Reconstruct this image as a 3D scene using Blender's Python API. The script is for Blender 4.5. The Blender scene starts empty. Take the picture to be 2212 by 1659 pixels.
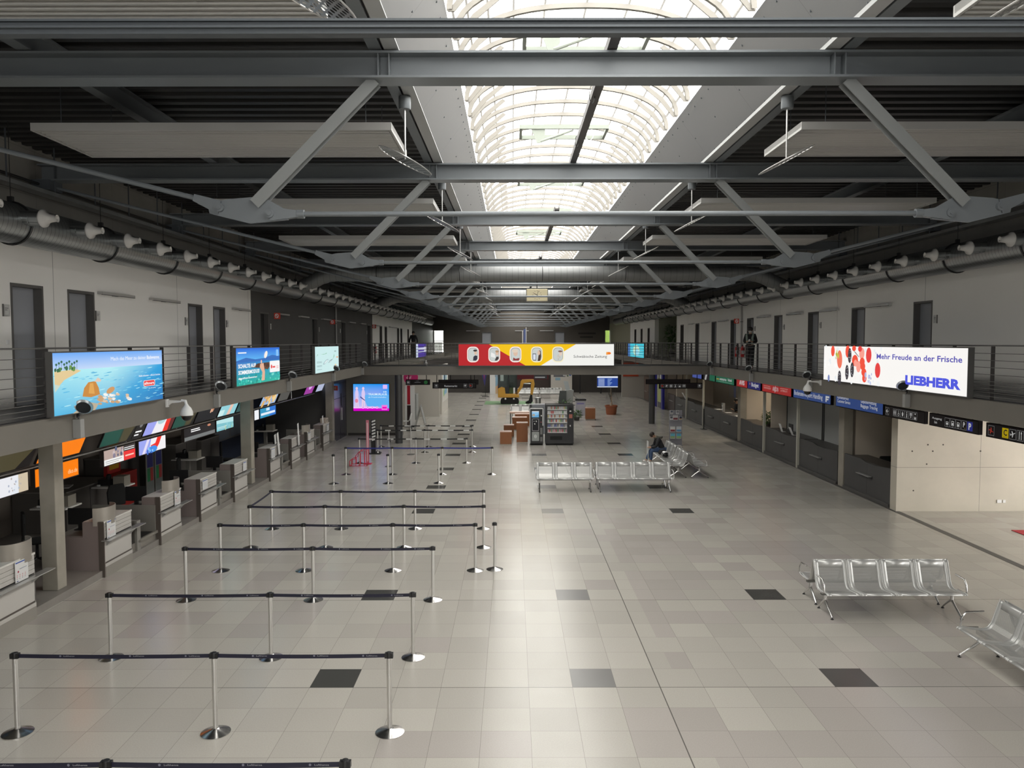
import bpy, math, random
from mathutils import Vector, Matrix, Euler
PI = math.pi
scene = bpy.context.scene
COL = scene.collection
random.seed(7)

# ---------------- camera ----------------
cam_d = bpy.data.cameras.new('camera'); cam = bpy.data.objects.new('camera', cam_d); COL.objects.link(cam)
cam_d.sensor_width = 36.0; cam_d.lens = 36.0 * 1681.5 / 2212.0; cam_d.clip_end = 300
_p, _r, _y = .0547, -.0015, -.0003
_f = Vector((math.sin(_y) * math.cos(_p), math.cos(_y) * math.cos(_p), -math.sin(_p)))
_a = Vector((math.cos(_y), -math.sin(_y), 0)); _u = _a.cross(_f)
_a2 = _a * math.cos(_r) + _u * math.sin(_r); _u2 = _u * math.cos(_r) - _a * math.sin(_r)
cam.matrix_world = Matrix(((_a2.x, _u2.x, -_f.x, 0), (_a2.y, _u2.y, -_f.y, 0), (_a2.z, _u2.z, -_f.z, 4.73), (0, 0, 0, 1)))
scene.camera = cam
# ---------------- sky, daylight, exposure ----------------
SKY = 5.0
w = bpy.data.worlds.new('overcast_sky'); scene.world = w; w.use_nodes = True
_nt = w.node_tree; _bg = _nt.nodes['Background']; _bg.inputs[0].default_value = (1.0, .985, .955, 1)
_tc = _nt.nodes.new('ShaderNodeTexCoord'); _sx = _nt.nodes.new('ShaderNodeSeparateXYZ'); _nt.links.new(_tc.outputs['Generated'], _sx.inputs[0])
_ma = _nt.nodes.new('ShaderNodeMath'); _ma.operation = 'MULTIPLY_ADD'; _ma.inputs[1].default_value = SKY * .4; _ma.inputs[2].default_value = SKY
_nt.links.new(_sx.outputs[0], _ma.inputs[0]); _nt.links.new(_ma.outputs[0], _bg.inputs[1])   # the sky is brighter to the right
def portal(name, loc, rot, sx, sy):
    l = bpy.data.lights.new(name, 'AREA'); l.shape = 'RECTANGLE'; l.size = sx; l.size_y = sy
    l.cycles.is_portal = True
    o = bpy.data.objects.new(name, l); COL.objects.link(o); o.location = loc; o.rotation_euler = rot
portal('skylight_portal', (1.1, 38, 8.95), (0, 0, 0), 3.7, 94)
portal('back_portal', (1, -8.1, 5.8), (PI / 2, 0, 0), 12, 3.8)
portal('entrance_portal', (15.9, 14, 1.6), (0, PI / 2, 0), 2.9, 15)
scene.view_settings.view_transform = 'Standard'; scene.view_settings.look = 'None'
scene.view_settings.exposure = 0.55; scene.view_settings.gamma = 1.0
cy = scene.cycles
cy.max_bounces = 7; cy.diffuse_bounces = 4; cy.glossy_bounces = 3; cy.transmission_bounces = 2; cy.transparent_max_bounces = 10
cy.caustics_reflective = False; cy.caustics_refractive = False; cy.sample_clamp_indirect = 6
cy.use_denoising = True; cy.use_adaptive_sampling = True; cy.adaptive_threshold = .025

# ---------------- material helpers ----------------
MATS = {}
def mat(name, col, rough=.6, metal=0.0, emit=None, es=0.0, spec=None, alpha=None):
    if name in MATS: return MATS[name]
    m = bpy.data.materials.new(name); m.use_nodes = True
    b = m.node_tree.nodes['Principled BSDF']
    b.inputs['Base Color'].default_value = (*col, 1); b.inputs['Roughness'].default_value = rough
    b.inputs['Metallic'].default_value = metal
    if spec is not None: b.inputs['Specular IOR Level'].default_value = spec
    if emit is not None:
        b.inputs['Emission Color'].default_value = (*emit, 1); b.inputs['Emission Strength'].default_value = es
    if alpha is not None: b.inputs['Alpha'].default_value = alpha
    m.diffuse_color = (*col, 1)
    MATS[name] = m; return m
class N:
    """tiny node-graph helper"""
    def __init__(s, m): s.t = m.node_tree; s.b = s.t.nodes['Principled BSDF']
    def n(s, typ, **k):
        x = s.t.nodes.new(typ)
        for a, v in k.items(): setattr(x, a, v)
        return x
    def link(s, a, b): s.t.links.new(a, b)
    def math(s, op, a, b=None, c=None):
        x = s.n('ShaderNodeMath', operation=op)
        for i, v in enumerate((a, b, c)):
            if v is None: continue
            if isinstance(v, (int, float)): x.inputs[i].default_value = v
            else: s.link(v, x.inputs[i])
        return x.outputs[0]
    def mix(s, f, a, b):
        x = s.n('ShaderNodeMix', data_type='RGBA')
        for i, v in ((0, f), (6, a), (7, b)):
            if isinstance(v, (int, float)): x.inputs[i].default_value = v
            elif isinstance(v, tuple): x.inputs[i].default_value = (*v, 1)
            else: s.link(v, x.inputs[i])
        return x.outputs[2]
    def noise(s, scale, detail=3, vec=None, rough=.5):
        x = s.n('ShaderNodeTexNoise'); x.inputs['Scale'].default_value = scale; x.inputs['Detail'].default_value = detail
        x.inputs['Roughness'].default_value = rough
        if vec is not None: s.link(vec, x.inputs['Vector'])
        return x.outputs['Fac']
    def pos(s):
        g = s.n('ShaderNodeNewGeometry'); return g.outputs['Position']
    def xyz(s, v=None):
        x = s.n('ShaderNodeSeparateXYZ'); s.link(v if v is not None else s.pos(), x.inputs[0]); return x.outputs
def mottled(name, c1, c2, scale=3, rough=.7, metal=0, detail=5, bump=0):
    if name in MATS: return MATS[name]
    m = mat(name, c1, rough, metal); g = N(m)
    f = g.noise(scale, detail, g.pos()); r = g.n('ShaderNodeMapRange'); r.inputs[1].default_value = .3; r.inputs[2].default_value = .7
    g.link(f, r.inputs[0]); g.link(g.mix(r.outputs[0], c1, c2), g.b.inputs['Base Color'])
    if bump:
        bn = g.n('ShaderNodeBump'); bn.inputs['Strength'].default_value = bump; bn.inputs['Distance'].default_value = .01
        g.link(f, bn.inputs['Height']); g.link(bn.outputs[0], g.b.inputs['Normal'])
    return m
# --- floor granite tiles
def floor_mat():
    m = mat('granite_tiles', (.4, .39, .36), .24, spec=.38); g = N(m); X, Y, Z = g.xyz()
    u = g.math('MULTIPLY', g.math('SUBTRACT', X, .819), 1 / .6); v = g.math('MULTIPLY', g.math('SUBTRACT', Y, 10.415), 1 / .6)
    iu = g.math('FLOOR', u); iv = g.math('FLOOR', v)
    cb = g.n('ShaderNodeCombineXYZ'); g.link(iu, cb.inputs[0]); g.link(iv, cb.inputs[1])
    wn = g.n('ShaderNodeTexWhiteNoise', noise_dimensions='3D'); g.link(cb.outputs[0], wn.inputs['Vector'])
    rnd = wn.outputs['Value']; sp = g.n('ShaderNodeSeparateColor'); g.link(wn.outputs['Color'], sp.inputs[0])
    big = g.noise(.1, 2, cb.outputs[0])
    # mauve stones are commoner right of the middle
    reg = g.math('ADD', big, g.math('MULTIPLY', g.math('COMPARE', X, 5.2, 2.9), .16))
    mauve = g.math('GREATER_THAN', g.math('ADD', reg, g.math('MULTIPLY', rnd, .3)), .80)
    base = g.mix(mauve, (.50, .475, .425), (.45, .415, .385))
    base = g.mix(g.math('MULTIPLY', sp.outputs[1], .38), base, (.33, .31, .285))
    sp1 = g.noise(60, 3, g.pos(), .75)
    base = g.mix(g.math('MULTIPLY', g.math('SUBTRACT', sp1, .25), .55), base, (.22, .205, .19))
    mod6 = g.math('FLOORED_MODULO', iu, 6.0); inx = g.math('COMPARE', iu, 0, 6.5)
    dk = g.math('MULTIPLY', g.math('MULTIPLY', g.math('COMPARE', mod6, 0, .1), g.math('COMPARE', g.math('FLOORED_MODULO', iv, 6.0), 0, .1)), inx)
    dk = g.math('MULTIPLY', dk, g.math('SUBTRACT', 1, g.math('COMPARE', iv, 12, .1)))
    base = g.mix(dk, base, g.mix(g.math('COMPARE', iu, 0, .1), (.062, .062, .058), (.19, .185, .178)))  # middle column paler: skylight reflection put into the tile colour
    def line(t, wd):  # distance to nearest joint, in tiles
        fr = g.math('FRACT', t); return g.math('GREATER_THAN', g.math('ABSOLUTE', g.math('SUBTRACT', fr, .5)), .5 - wd)
    ln = g.math('MAXIMUM', line(u, .0035), line(v, .0035))
    base = g.mix(g.math('MULTIPLY', ln, .75), base, (.13, .12, .11))
    th = g.math('MAXIMUM', g.math('COMPARE', u, 2.0, .013), g.math('COMPARE', v, 0.0, .012))
    th = g.math('MAXIMUM', th, g.math('COMPARE', v, 6.0, .012)); th = g.math('MAXIMUM', th, g.math('COMPARE', v, 19.0, .01))
    base = g.mix(g.math('MULTIPLY', th, .85), base, (.1, .095, .085))
    g.link(base, g.b.inputs['Base Color'])
    g.link(g.math('ADD', .15, g.math('MULTIPLY', g.noise(3, 3, g.pos()), .14)), g.b.inputs['Roughness'])
    return m
def concrete_mat(name, c1, c2, jx, jz, jw=.006, axis=1):
    m = mat(name, c1, .75); g = N(m); P = g.xyz()
    f = g.noise(.9, 6, g.pos(), .6); r = g.n('ShaderNodeMapRange'); r.inputs[1].default_value = .32; r.inputs[2].default_value = .68; g.link(f, r.inputs[0])
    c = g.mix(r.outputs[0], c1, c2)
    h = g.math('FRACT', g.math('MULTIPLY', g.math('SUBTRACT', P[axis], jx[0]), 1 / jx[1]))
    k = g.math('LESS_THAN', h, jw / jx[1])
    if jz:
        hz = g.math('FRACT', g.math('MULTIPLY', g.math('SUBTRACT', P[2], jz[0]), 1 / jz[1])); k = g.math('MAXIMUM', k, g.math('LESS_THAN', hz, jw / jz[1]))
    c = g.mix(g.math('MULTIPLY', k, .7), c, tuple(.25 * q for q in c1))
    g.link(c, g.b.inputs['Base Color'])
    return m
def perforated(name, col, scale, open_=.35, rough=.35, metal=.6):
    """sheet with rows of round holes (object coordinates)"""
    m = mat(name, col, rough, metal); g = N(m)
    tc = g.n('ShaderNodeTexCoord'); P = g.xyz(tc.outputs['UV'])
    a = g.math('MULTIPLY', P[0], scale); b = g.math('MULTIPLY', P[1], scale)
    off = g.math('MULTIPLY', g.math('FLOORED_MODULO', g.math('FLOOR', b), 2.0), .5)
    fa = g.math('SUBTRACT', g.math('FRACT', g.math('ADD', a, off)), .5); fb = g.math('SUBTRACT', g.math('FRACT', b), .5)
    d = g.math('ADD', g.math('MULTIPLY', fa, fa), g.math('MULTIPLY', fb, fb))
    g.link(g.math('GREATER_THAN', d, open_ ** 2), g.b.inputs['Alpha'])
    return m

# ---------------- mesh helper ----------------
class M:
    def __init__(s): s.v = []; s.f = []; s.mi = []; s.c = []; s.uv = {}
    def add(s, vs, fs, m=0, col=None):
        n = len(s.v); s.v += [tuple(x) for x in vs]
        for f in fs: s.f.append(tuple(i + n for i in f)); s.mi.append(m); s.c.append(col)
    def box(s, x0, y0, z0, x1, y1, z1, m=0, T=None, col=None):
        if x0 > x1: x0, x1 = x1, x0
        if y0 > y1: y0, y1 = y1, y0
        if z0 > z1: z0, z1 = z1, z0
        vs = [Vector(p) for p in ((x0, y0, z0), (x1, y0, z0), (x1, y1, z0), (x0, y1, z0), (x0, y0, z1), (x1, y0, z1), (x1, y1, z1), (x0, y1, z1))]
        if T is not None: vs = [T @ p for p in vs]
        s.add(vs, [(0, 3, 2, 1), (4, 5, 6, 7), (0, 1, 5, 4), (1, 2, 6, 5), (2, 3, 7, 6), (3, 0, 4, 7)], m, col); return s
    def prism(s, poly, ext, axis='y', m=0, T=None, col=None):
        """poly in the plane normal to axis, ext=(a,b)"""
        def P(a, b, t): return Vector((t, a, b)) if axis == 'x' else Vector((a, t, b)) if axis == 'y' else Vector((a, b, t))
        n = len(poly); vs = [P(a, b, ext[0]) for a, b in poly] + [P(a, b, ext[1]) for a, b in poly]
        if T is not None: vs = [T @ p for p in vs]
        s.add(vs, [tuple(range(n))[::-1], tuple(range(n, 2 * n))] + [(i, (i + 1) % n, n + (i + 1) % n, n + i) for i in range(n)], m, col); return s
    def tube(s, pts, r, n=8, m=0, cap=True, col=None):
        pts = [Vector(p) for p in pts]; rs = r if isinstance(r, (list, tuple)) else [r] * len(pts)
        d0 = (pts[1] - pts[0]).normalized(); up = Vector((0, 0, 1)) if abs(d0.z) < .95 else Vector((1, 0, 0))
        vs = []; A = None
        for i, p in enumerate(pts):
            d = (pts[min(i + 1, len(pts) - 1)] - pts[max(i - 1, 0)]).normalized()
            if A is None: A = d.cross(up).normalized()
            A = (A - d * A.dot(d)).normalized(); B = d.cross(A)
            vs += [p + (A * math.cos(2 * PI * k / n) + B * math.sin(2 * PI * k / n)) * rs[i] for k in range(n)]
        L = len(pts); fs = [(i * n + k, i * n + (k + 1) % n, (i + 1) * n + (k + 1) % n, (i + 1) * n + k) for i in range(L - 1) for k in range(n)]
        if cap: fs += [tuple(range(n))[::-1], tuple(range((L - 1) * n, L * n))]
        s.add(vs, fs, m, col); return s
    def lathe(s, prof, n=24, c=(0, 0, 0), m=0, T=None, col=None):
        vs = [Vector((c[0] + r * math.cos(2 * PI * k / n), c[1] + r * math.sin(2 * PI * k / n), c[2] + z)) for r, z in prof for k in range(n)]
        if T is not None: vs = [T @ p for p in vs]
        L = len(prof); fs = [(i * n + k, i * n + (k + 1) % n, (i + 1) * n + (k + 1) % n, (i + 1) * n + k) for i in range(L - 1) for k in range(n)]
        s.add(vs, fs + [tuple(range(n))[::-1], tuple(range((L - 1) * n, L * n))], m, col); return s
    def ibeam(s, p0, p1, b, h, tf=.02, tw=.015, up=(0, 0, 1), m=0):
        p0 = Vector(p0); p1 = Vector(p1); d = (p1 - p0); L = d.length; d.normalize()
        U = Vector(up); U = (U - d * U.dot(d)).normalized(); S = d.cross(U)
        T = Matrix(((S.x, d.x, U.x, p0.x), (S.y, d.y, U.y, p0.y), (S.z, d.z, U.z, p0.z), (0, 0, 0, 1)))
        s.box(-b / 2, 0, -h / 2, b / 2, L, -h / 2 + tf, m, T); s.box(-b / 2, 0, h / 2 - tf, b / 2, L, h / 2, m, T); s.box(-tw / 2, 0, -h / 2 + tf, tw / 2, L, h / 2 - tf, m, T); return s
    def build(s, name, mats, parent=None, smooth=None, loc=None, bevel=0, rot=None, uvbox=False):
        me = bpy.data.meshes.new(name); me.from_pydata([tuple(p) for p in s.v], [], s.f)
        if not isinstance(mats, (list, tuple)): mats = [mats]
        for q in mats: me.materials.append(q)
        me.polygons.foreach_set('material_index', s.mi)
        if any(c is not None for c in s.c):
            a = me.color_attributes.new('Col', 'FLOAT_COLOR', 'CORNER'); dat = []
            for f, c in zip(s.f, s.c):
                c = c or (1, 1, 1)
                if len(c) == len(f) and isinstance(c[0], tuple):
                    for q in c: dat += [q[0], q[1], q[2], 1]
                else: dat += [c[0], c[1], c[2], 1] * len(f)
            a.data.foreach_set('color', dat)
        if uvbox:
            uvl = me.uv_layers.new(name='UVMap'); me.update()
            for p in me.polygons:
                nx, ny, nz = map(abs, p.normal)
                for li in p.loop_indices:
                    x, y, z = s.v[me.loops[li].vertex_index]
                    uvl.data[li].uv = (y, z) if nx > ny and nx > nz else (x, z) if ny > nz else (x, y)
        me.update()
        if smooth is not None:
            me.polygons.foreach_set('use_smooth', [True] * len(me.polygons)); me.set_sharp_from_angle(angle=math.radians(smooth))
        o = bpy.data.objects.new(name, me); COL.objects.link(o)
        if parent is not None: o.parent = parent
        if loc is not None: o.location = loc
        if rot is not None: o.rotation_euler = rot
        if bevel:
            b = o.modifiers.new('bevel', 'BEVEL'); b.width = bevel; b.segments = 2; b.limit_method = 'ANGLE'
        return o
def tag(o, label=None, cat=None, group=None, kind=None):
    if label: o['label'] = label
    if cat: o['category'] = cat
    if group: o['group'] = group
    if kind: o['kind'] = kind
    return o
def thing(name, label, cat, loc=(0, 0, 0), rz=0, group=None):
    o = bpy.data.objects.new(name, None); COL.objects.link(o); o.location = loc; o.rotation_euler = (0, 0, rz); o.empty_display_size = .1
    return tag(o, label, cat, group)
def struct(name, m, mats, **k):
    o = m.build(name, mats, **k)
    if not k.get('parent'): o['kind'] = 'structure'
    return o
def dup(root, loc=None, rz=None, label=None, group=None, parent=None):
    r = root.copy(); COL.objects.link(r)
    if parent is not None: r.parent = parent
    if loc is not None: r.location = loc
    if rz is not None: r.rotation_euler = (0, 0, rz)
    if label: r['label'] = label
    if group: r['group'] = group
    for ch in list(root.children): dup(ch, parent=r)
    return r

# ---------------- common materials ----------------
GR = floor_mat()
FASC = mottled('painted_fascia', (.155, .143, .124), (.17, .157, .136), 1.5, .55)
GFL = mat('gallery_linoleum', (.03, .03, .032), .35)
WHT = mottled('white_wall_paint', (.84, .82, .78), (.86, .845, .81), .7, .8)
_g = N(WHT); _l = _g.math('LESS_THAN', _g.math('FRACT', _g.math('MULTIPLY', _g.math('SUBTRACT', _g.xyz()[1], 14.66), 1 / 5.4)), .0035)
_src = _g.b.inputs['Base Color'].links[0].from_socket; _g.link(_g.mix(_g.math('MULTIPLY', _l, .7), _src, (.2, .2, .19)), _g.b.inputs['Base Color'])
DGW = mottled('dark_grey_wall_paint', (.085, .083, .08), (.095, .092, .088), .7, .8)
CONC = concrete_mat('upper_wall_concrete', (.17, .165, .15), (.21, .20, .18), (8.86, 2.7), (7.35, .8))
CONCR = concrete_mat('entrance_concrete', (.60, .55, .46), (.53, .49, .41), (10.35, 2.6), (1.22, 1.95), .012, 0)
COLM = mottled('column_concrete', (.27, .25, .21), (.34, .31, .26), 2.5, .8)
DECK = mottled('roof_deck_sheet', (.032, .031, .031), (.045, .044, .043), .5, .45, .4)
STEEL = mottled('painted_steel', (.15, .165, .178), (.165, .18, .192), 1, .42, .25)
STEELD = mat('dark_painted_steel', (.075, .085, .095), .5, .2)
WELL = mat('skylight_side_panel', (.33, .33, .33), .45, .2)
RIBC = mat('cream_rib_paint', (.24, .225, .20), .5)
GALV = mottled('galvanised_sheet', (.36, .375, .375), (.44, .455, .455), 4, .3, .85)
BLK = mat('black_plastic', (.012, .012, .013), .4)
BLKM = mat('matt_black', (.006, .006, .006), .8)
CHR = mat('brushed_steel', (.62, .61, .60), .22, 1)
ALU = mat('aluminium', (.62, .62, .61), .35, .8)
WPL = mat('white_plastic', (.75, .75, .74), .4)
DOORM = mat('blue_grey_door', (.30, .31, .335), .5)
DFR = mat('door_frame_grey', (.10, .095, .09), .5)
RAILM = mat('railing_steel', (.16, .155, .15), .4, .5)
# ================= SETTING =================
CX = 1.1; S = 5.4; Y0 = 8.86; TY = [Y0 + S * k for k in range(-1, 13)]
GZ = 3.6
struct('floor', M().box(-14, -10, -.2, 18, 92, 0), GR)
# left step platform behind the check-in desks
struct('check_in_platform', M().box(-12, 4, 0, -8.24, 36.2, .14), mottled('platform_grey', (.20, .185, .17), (.24, .22, .2), 3, .5))
# lower walls
LB = mottled('back_wall_dark', (.20, .17, .145), (.25, .215, .18), .6, .6)
struct('wall_left_lower', M().box(-12.2, -10, 0, -12, 39.2, 3.17), LB)
struct('wall_cross_left', M().box(-12, 39.2, 0, -5.55, 39.5, 3.17), mottled('beige_grey_wall', (.22, .21, .19), (.25, .24, .215), 1, .7))
struct('baseboard_left', M().box(-8.3, 39.16, 0, -5.55, 39.2, .12), mat('skirting_dark', (.05, .045, .04), .5))
struct('wall_left_far_lower', M().box(-8.2, 39.5, 0, -8, 71, 3.17), mat('shop_wall_white', (.62, .59, .54), .7))
LBR = mottled('beige_office_wall', (.50, .44, .36), (.56, .49, .41), .8, .75)
struct('wall_right_lower', M().box(13.2, 21.7, 0, 13.4, 80, 3.17), LBR)
struct('wall_right_entrance', M().box(10.65, 21.4, 0, 18, 21.75, 3.17), CONCR)
struct('wall_end_lower', M().box(-8.2, 72, 0, 13.3, 72.3, 3.17), mottled('end_wall_dark', (.05, .045, .042), (.07, .062, .055), .5, .7))
_w = bpy.data.objects['wall_right_entrance']
for _x, _z in ((11.49, 1.86), (11.91, 1.86), (11.06, 1.68), (11.63, 1.68), (12.95, 1.68), (11.47, 1.32), (11.12, .58)):
    M().lathe([(0, 0), (.022, 0), (.022, .004), (0, .004)], 12, T=Matrix.Translation((_x, 21.4, _z)) @ Matrix.Rotation(PI / 2, 4, 'X')).build('anchor_hole', mat('hole_dark', (.08, .07, .06), .8), parent=_w)
# gallery slabs
def slab(name, x0, y0, x1, y1):
    struct(name, M().box(x0, y0, 3.18, x1, y1, 3.58), FASC)
    o = M().box(x0 + .12, y0 + .12, 3.58, x1 - .12, y1 - .12, GZ).build(name.replace('slab', 'walkway'), GFL); o['kind'] = 'structure'
slab('gallery_slab_left', -8.9, -8, -6.95, 83)
slab('gallery_slab_right', 9.1, -8, 10.9, 83)
struct('bridge_slab', M().box(-6.95, 36, 3.18, 9.1, 38.6, 3.58), FASC)
o = M().box(-6.9, 36.12, 3.58, 9.05, 38.5, GZ).build('bridge_walkway', GFL); o['kind'] = 'structure'
struct('end_gallery_slab', M().box(-6.95, 80, 3.18, 9.1, 84, 3.58), FASC)
SOF = mat('soffit_dark', (.10, .095, .09), .6)
struct('ceiling_left_lower', M().box(-12.2, -10, 3.19, -8.9, 83, 3.5), SOF)
struct('ceiling_right_lower', M().box(10.9, -10, 3.19, 18, 83, 3.5), mat('soffit_light', (.35, .33, .30), .6))
# upper walls with door openings
DZ = 5.75
door_no = [0]
def upper_wall(name, sx, y0, y1, doors, m, leafm, zt=6.62, frame=None):
    """sx=-1: left wall, face at X=-8.6; sx=1: right wall, face at X=10.6"""
    fx = -8.6 if sx < 0 else 10.6; bx = fx + sx * .3
    a = M(); y = y0
    for ya, yb in doors:
        a.box(fx, y, GZ, bx, ya, zt); a.box(fx, ya, DZ, bx, yb, zt); y = yb
    a.box(fx, y, GZ, bx, y1, zt); struct(name, a, m)
    for ya, yb in doors:
        door_no[0] += 1
        d = M().box(fx + sx * .15, ya + .04, GZ, fx + sx * .19, yb - .04, DZ - .05).build('door_%d' % door_no[0], leafm); d['kind'] = 'structure'
        e = .012; q = M()
        q.box(fx - sx * e, ya, GZ, fx + sx * .25, ya + .045, DZ); q.box(fx - sx * e, yb - .045, GZ, fx + sx * .25, yb, DZ); q.box(fx - sx * e, ya + .045, DZ - .055, fx + sx * .25, yb - .045, DZ)
        q.build('door_frame', frame or DFR, parent=d)
        hy = (ya + .13) if door_no[0] % 2 else (yb - .13); dy = .12 if door_no[0] % 2 else -.12
        M().tube([(fx + sx * .15, hy, 4.62), (fx + sx * .09, hy, 4.62), (fx + sx * .09, hy + dy, 4.62)], .011, 6).build('door_handle', CHR, parent=d, smooth=40)
upper_wall('wall_left_near', -1, -8, 25.72, [(13.4, 14.33), (15.12, 16.08), (20.72, 21.66), (22.46, 23.38)], WHT, DOORM)
upper_wall('wall_left_middle', -1, 25.72, 48, [(26.62, 27.56), (33.5, 34.5), (39.2, 40.25), (46.3, 47.4)], DGW, mat('black_door', (.012, .012, .012), .6))
upper_wall('wall_left_far', -1, 48, 67, [(50.6, 51.55), (52.6, 53.55), (58.3, 59.25), (60, 60.95), (64, 64.9)], WHT, DFR)
upper_wall('wall_right_near', 1, -8, 46.6, [(19.7, 20.62), (23.45, 24.37), (27, 27.95), (30.62, 31.55), (34.27, 35.2), (36.95, 37.85), (40.5, 41.45), (44.2, 45.1)], WHT, DOORM)
upper_wall('wall_right_middle', 1, 47.8, 50.2, [(48.2, 49.1)], WHT, DFR)
struct('wall_right_alcove', M().box(12.2, 50, GZ, 12.4, 59, 6.62), mat('pale_green_wall', (.30, .31, .24), .8))
upper_wall('wall_right_far', 1, 58, 70, [(60.1, 61), (63.4, 64.3), (66.6, 67.6)], WHT, DFR)
struct('wall_right_link', M().box(10.6, 46.6, GZ, 10.9, 47.8, 6.62), WHT)
# concrete band above the galleries
struct('wall_left_upper', M().box(-8.62, -8, 6.62, -9.1, 85, 8.6), CONC)
struct('wall_right_upper', M().box(10.62, -8, 6.62, 11.1, 85, 8.6), CONC)
# end wall with its windows and doors
BR = mottled('brown_end_wall', (.075, .066, .056), (.095, .083, .07), .5, .8)
a = M(); a.box(-7.45, 85, GZ, -3.3, 85.3, 9.7); a.box(-3.3, 85, 5.75, -2.2, 85.3, 9.7); a.box(-2.2, 85, GZ, 4.6, 85.3, 9.7); a.box(4.6, 85, 5.75, 5.7, 85.3, 9.7); a.box(5.7, 85, GZ, 10.1, 85.3, 9.7)
a.box(-9.1, 85, GZ, -8.6, 85.3, 9.7); a.box(-8.6, 85, 5.9, -7.45, 85.3, 9.7); a.box(10.1, 85, 5.9, 11.1, 85.3, 9.7)
a.box(-12.2, 85, 0, 18, 85.3, GZ); struct('wall_end', a, BR)
for n_, x in ((20, -3.25), (21, 4.65)):
    d = M().box(x, 85.1, GZ, x + 1, 85.15, 5.7).build('door_%d' % (n_ + 10), DOORM); d['kind'] = 'structure'
    M().box(x - .05, 84.97, GZ, x, 85.1, 5.75).box(x + 1, 84.97, GZ, x + 1.05, 85.1, 5.75).box(x, 84.97, 5.7, x + 1, 85.1, 5.75).build('door_frame', DFR, parent=d)
wn = M().box(-8.5, 85.1, GZ + .1, -7.5, 85.12, 5.85).build('window_3', mat('bright_window_pane', (.75, .85, .75), .3, alpha=.6)); wn['kind'] = 'structure'
M().box(-8.6, 84.98, GZ, -8.5, 85.2, 5.9).box(-7.5, 84.98, GZ, -7.45, 85.2, 5.9).box(-8.5, 84.98, 4.75, -7.5, 85.05, 4.8).build('window_frame', DFR, parent=wn)
wn = M().box(10.15, 85.1, GZ + .1, 11, 85.12, 5.85).build('window_4', mat('clear_pane', (.5, .6, .4), .1, alpha=.1)); wn['kind'] = 'structure'
M().box(10.1, 84.98, GZ, 10.15, 85.2, 5.9).box(11, 84.98, GZ, 11.1, 85.2, 5.9).build('window_frame', DFR, parent=wn)
struct('ground_outside', M().box(-12, 86, -.2, 18, 100, -.05), mat('outdoor_green', (.08, .16, .03), .9)); struct('hedge_outside', M().box(9.4, 87.5, 0, 14, 88.5, 7.2), mottled('hedge_green', (.10, .17, .025), (.17, .26, .04), 3, .9))
# wall behind the camera, with an unseen window put in for fill light
a = M(); a.box(-12.2, -8.3, 0, -5, -8, 9.7); a.box(7, -8.3, 0, 18, -8, 9.7); a.box(-5, -8.3, 0, 7, -8, 3.9); a.box(-5, -8.3, 7.7, 7, -8, 9.7)
struct('wall_back', a, WHT)
GLS = mat('window_glass', (.9, .95, .95), .05, alpha=.12)
wn = M().box(-5, -8.16, 3.9, 7, -8.14, 7.7).build('fill_window', GLS); wn['kind'] = 'structure'
a = M()
for x in (-5, -3, -1, 1, 3, 5, 6.94): a.box(x, -8.2, 3.9, x + .06, -8.08, 7.7)
a.build('window_frame', DFR, parent=wn)
# glazed entrance front on the right
wn = M().box(16.05, 6, .1, 16.07, 21.4, 3.1).build('window_2', GLS); wn['kind'] = 'structure'
a = M()
for i in range(9): a.box(16, 6 + i * 1.9, 0, 16.12, 6.07 + i * 1.9, 3.19)
a.box(16, 6, 2.2, 16.12, 21.4, 2.27); a.box(16, 6, 0, 16.12, 21.4, .1); a.build('window_frame', DFR, parent=wn)
struct('wall_right_front', M().box(10.65, 5.7, 0, 18, 6, 3.19), WHT)
struct('wall_right_near_lower', M().box(10.65, -8, 0, 10.9, 6, 3.18), WHT)
struct('trim_1', M().box(10.58, 6, 0, 10.75, 84, .004), mat('floor_edge_strip', (.09, .085, .08), .5))
# roof deck, ribs across the hall
def deck(name, x0, x1):
    a = M(); p = .3; n = int(93 / p); prof = []
    for i in range(n):
        y = -8 + i * p; prof += [(y, 8.2), (y + .12, 8.2), (y + .15, 8.29), (y + .27, 8.29)]
    vs = [(x0, y, z) for y, z in prof] + [(x1, y, z) for y, z in prof]; L = len(prof)
    a.add(vs, [(i, i + 1, L + i + 1, L + i) for i in range(L - 1)]); struct(name, a, DECK)
deck('ceiling_left', -8.7, CX - 2.5); deck('ceiling_right', CX + 2.5, 10.9)
struct('ceiling_end_left', M().box(-9.1, -8, 8.3, CX - 2.5, 85, 8.36), DECK); struct('ceiling_end_right', M().box(CX + 2.5, -8, 8.3, 11.1, 85, 8.36), DECK)
# skylight: side panels, glazed barrel vault
WP = mat('skylight_side_panel', (.5, .5, .5)); g = N(WP); P = g.xyz()
k = g.math('LESS_THAN', g.math('FRACT', g.math('MULTIPLY', g.math('SUBTRACT', P[1], 8.86), 1 / 2.7)), .004)
g.link(g.mix(g.math('MULTIPLY', k, .5), (.26, .26, .26), (.12, .12, .12)), g.b.inputs['Base Color'])
for sx, nm in ((-1, 'left'), (1, 'right')):
    a = M(); a.prism([(CX + sx * 2.5, 7.98), (CX + sx * 1.9, 8.76), (CX + sx * 1.96, 8.80), (CX + sx * 2.6, 8.02)], (-8, 85)); struct('skylight_side_' + nm, a, WP)
    a = M()
    for i in range(172):
        y = -2 + i * .45
        for t in (.12, .5, .88):
            if t == .5 and i % 3: continue
            x = CX + sx * (2.5 - .6 * t); z = 7.98 + .78 * t
            a.box(x - .008, y, z - .012, x + .008, y + .016, z + .012)
    a.build('screw_heads', STEELD, parent=bpy.data.objects['skylight_side_' + nm])
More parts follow.
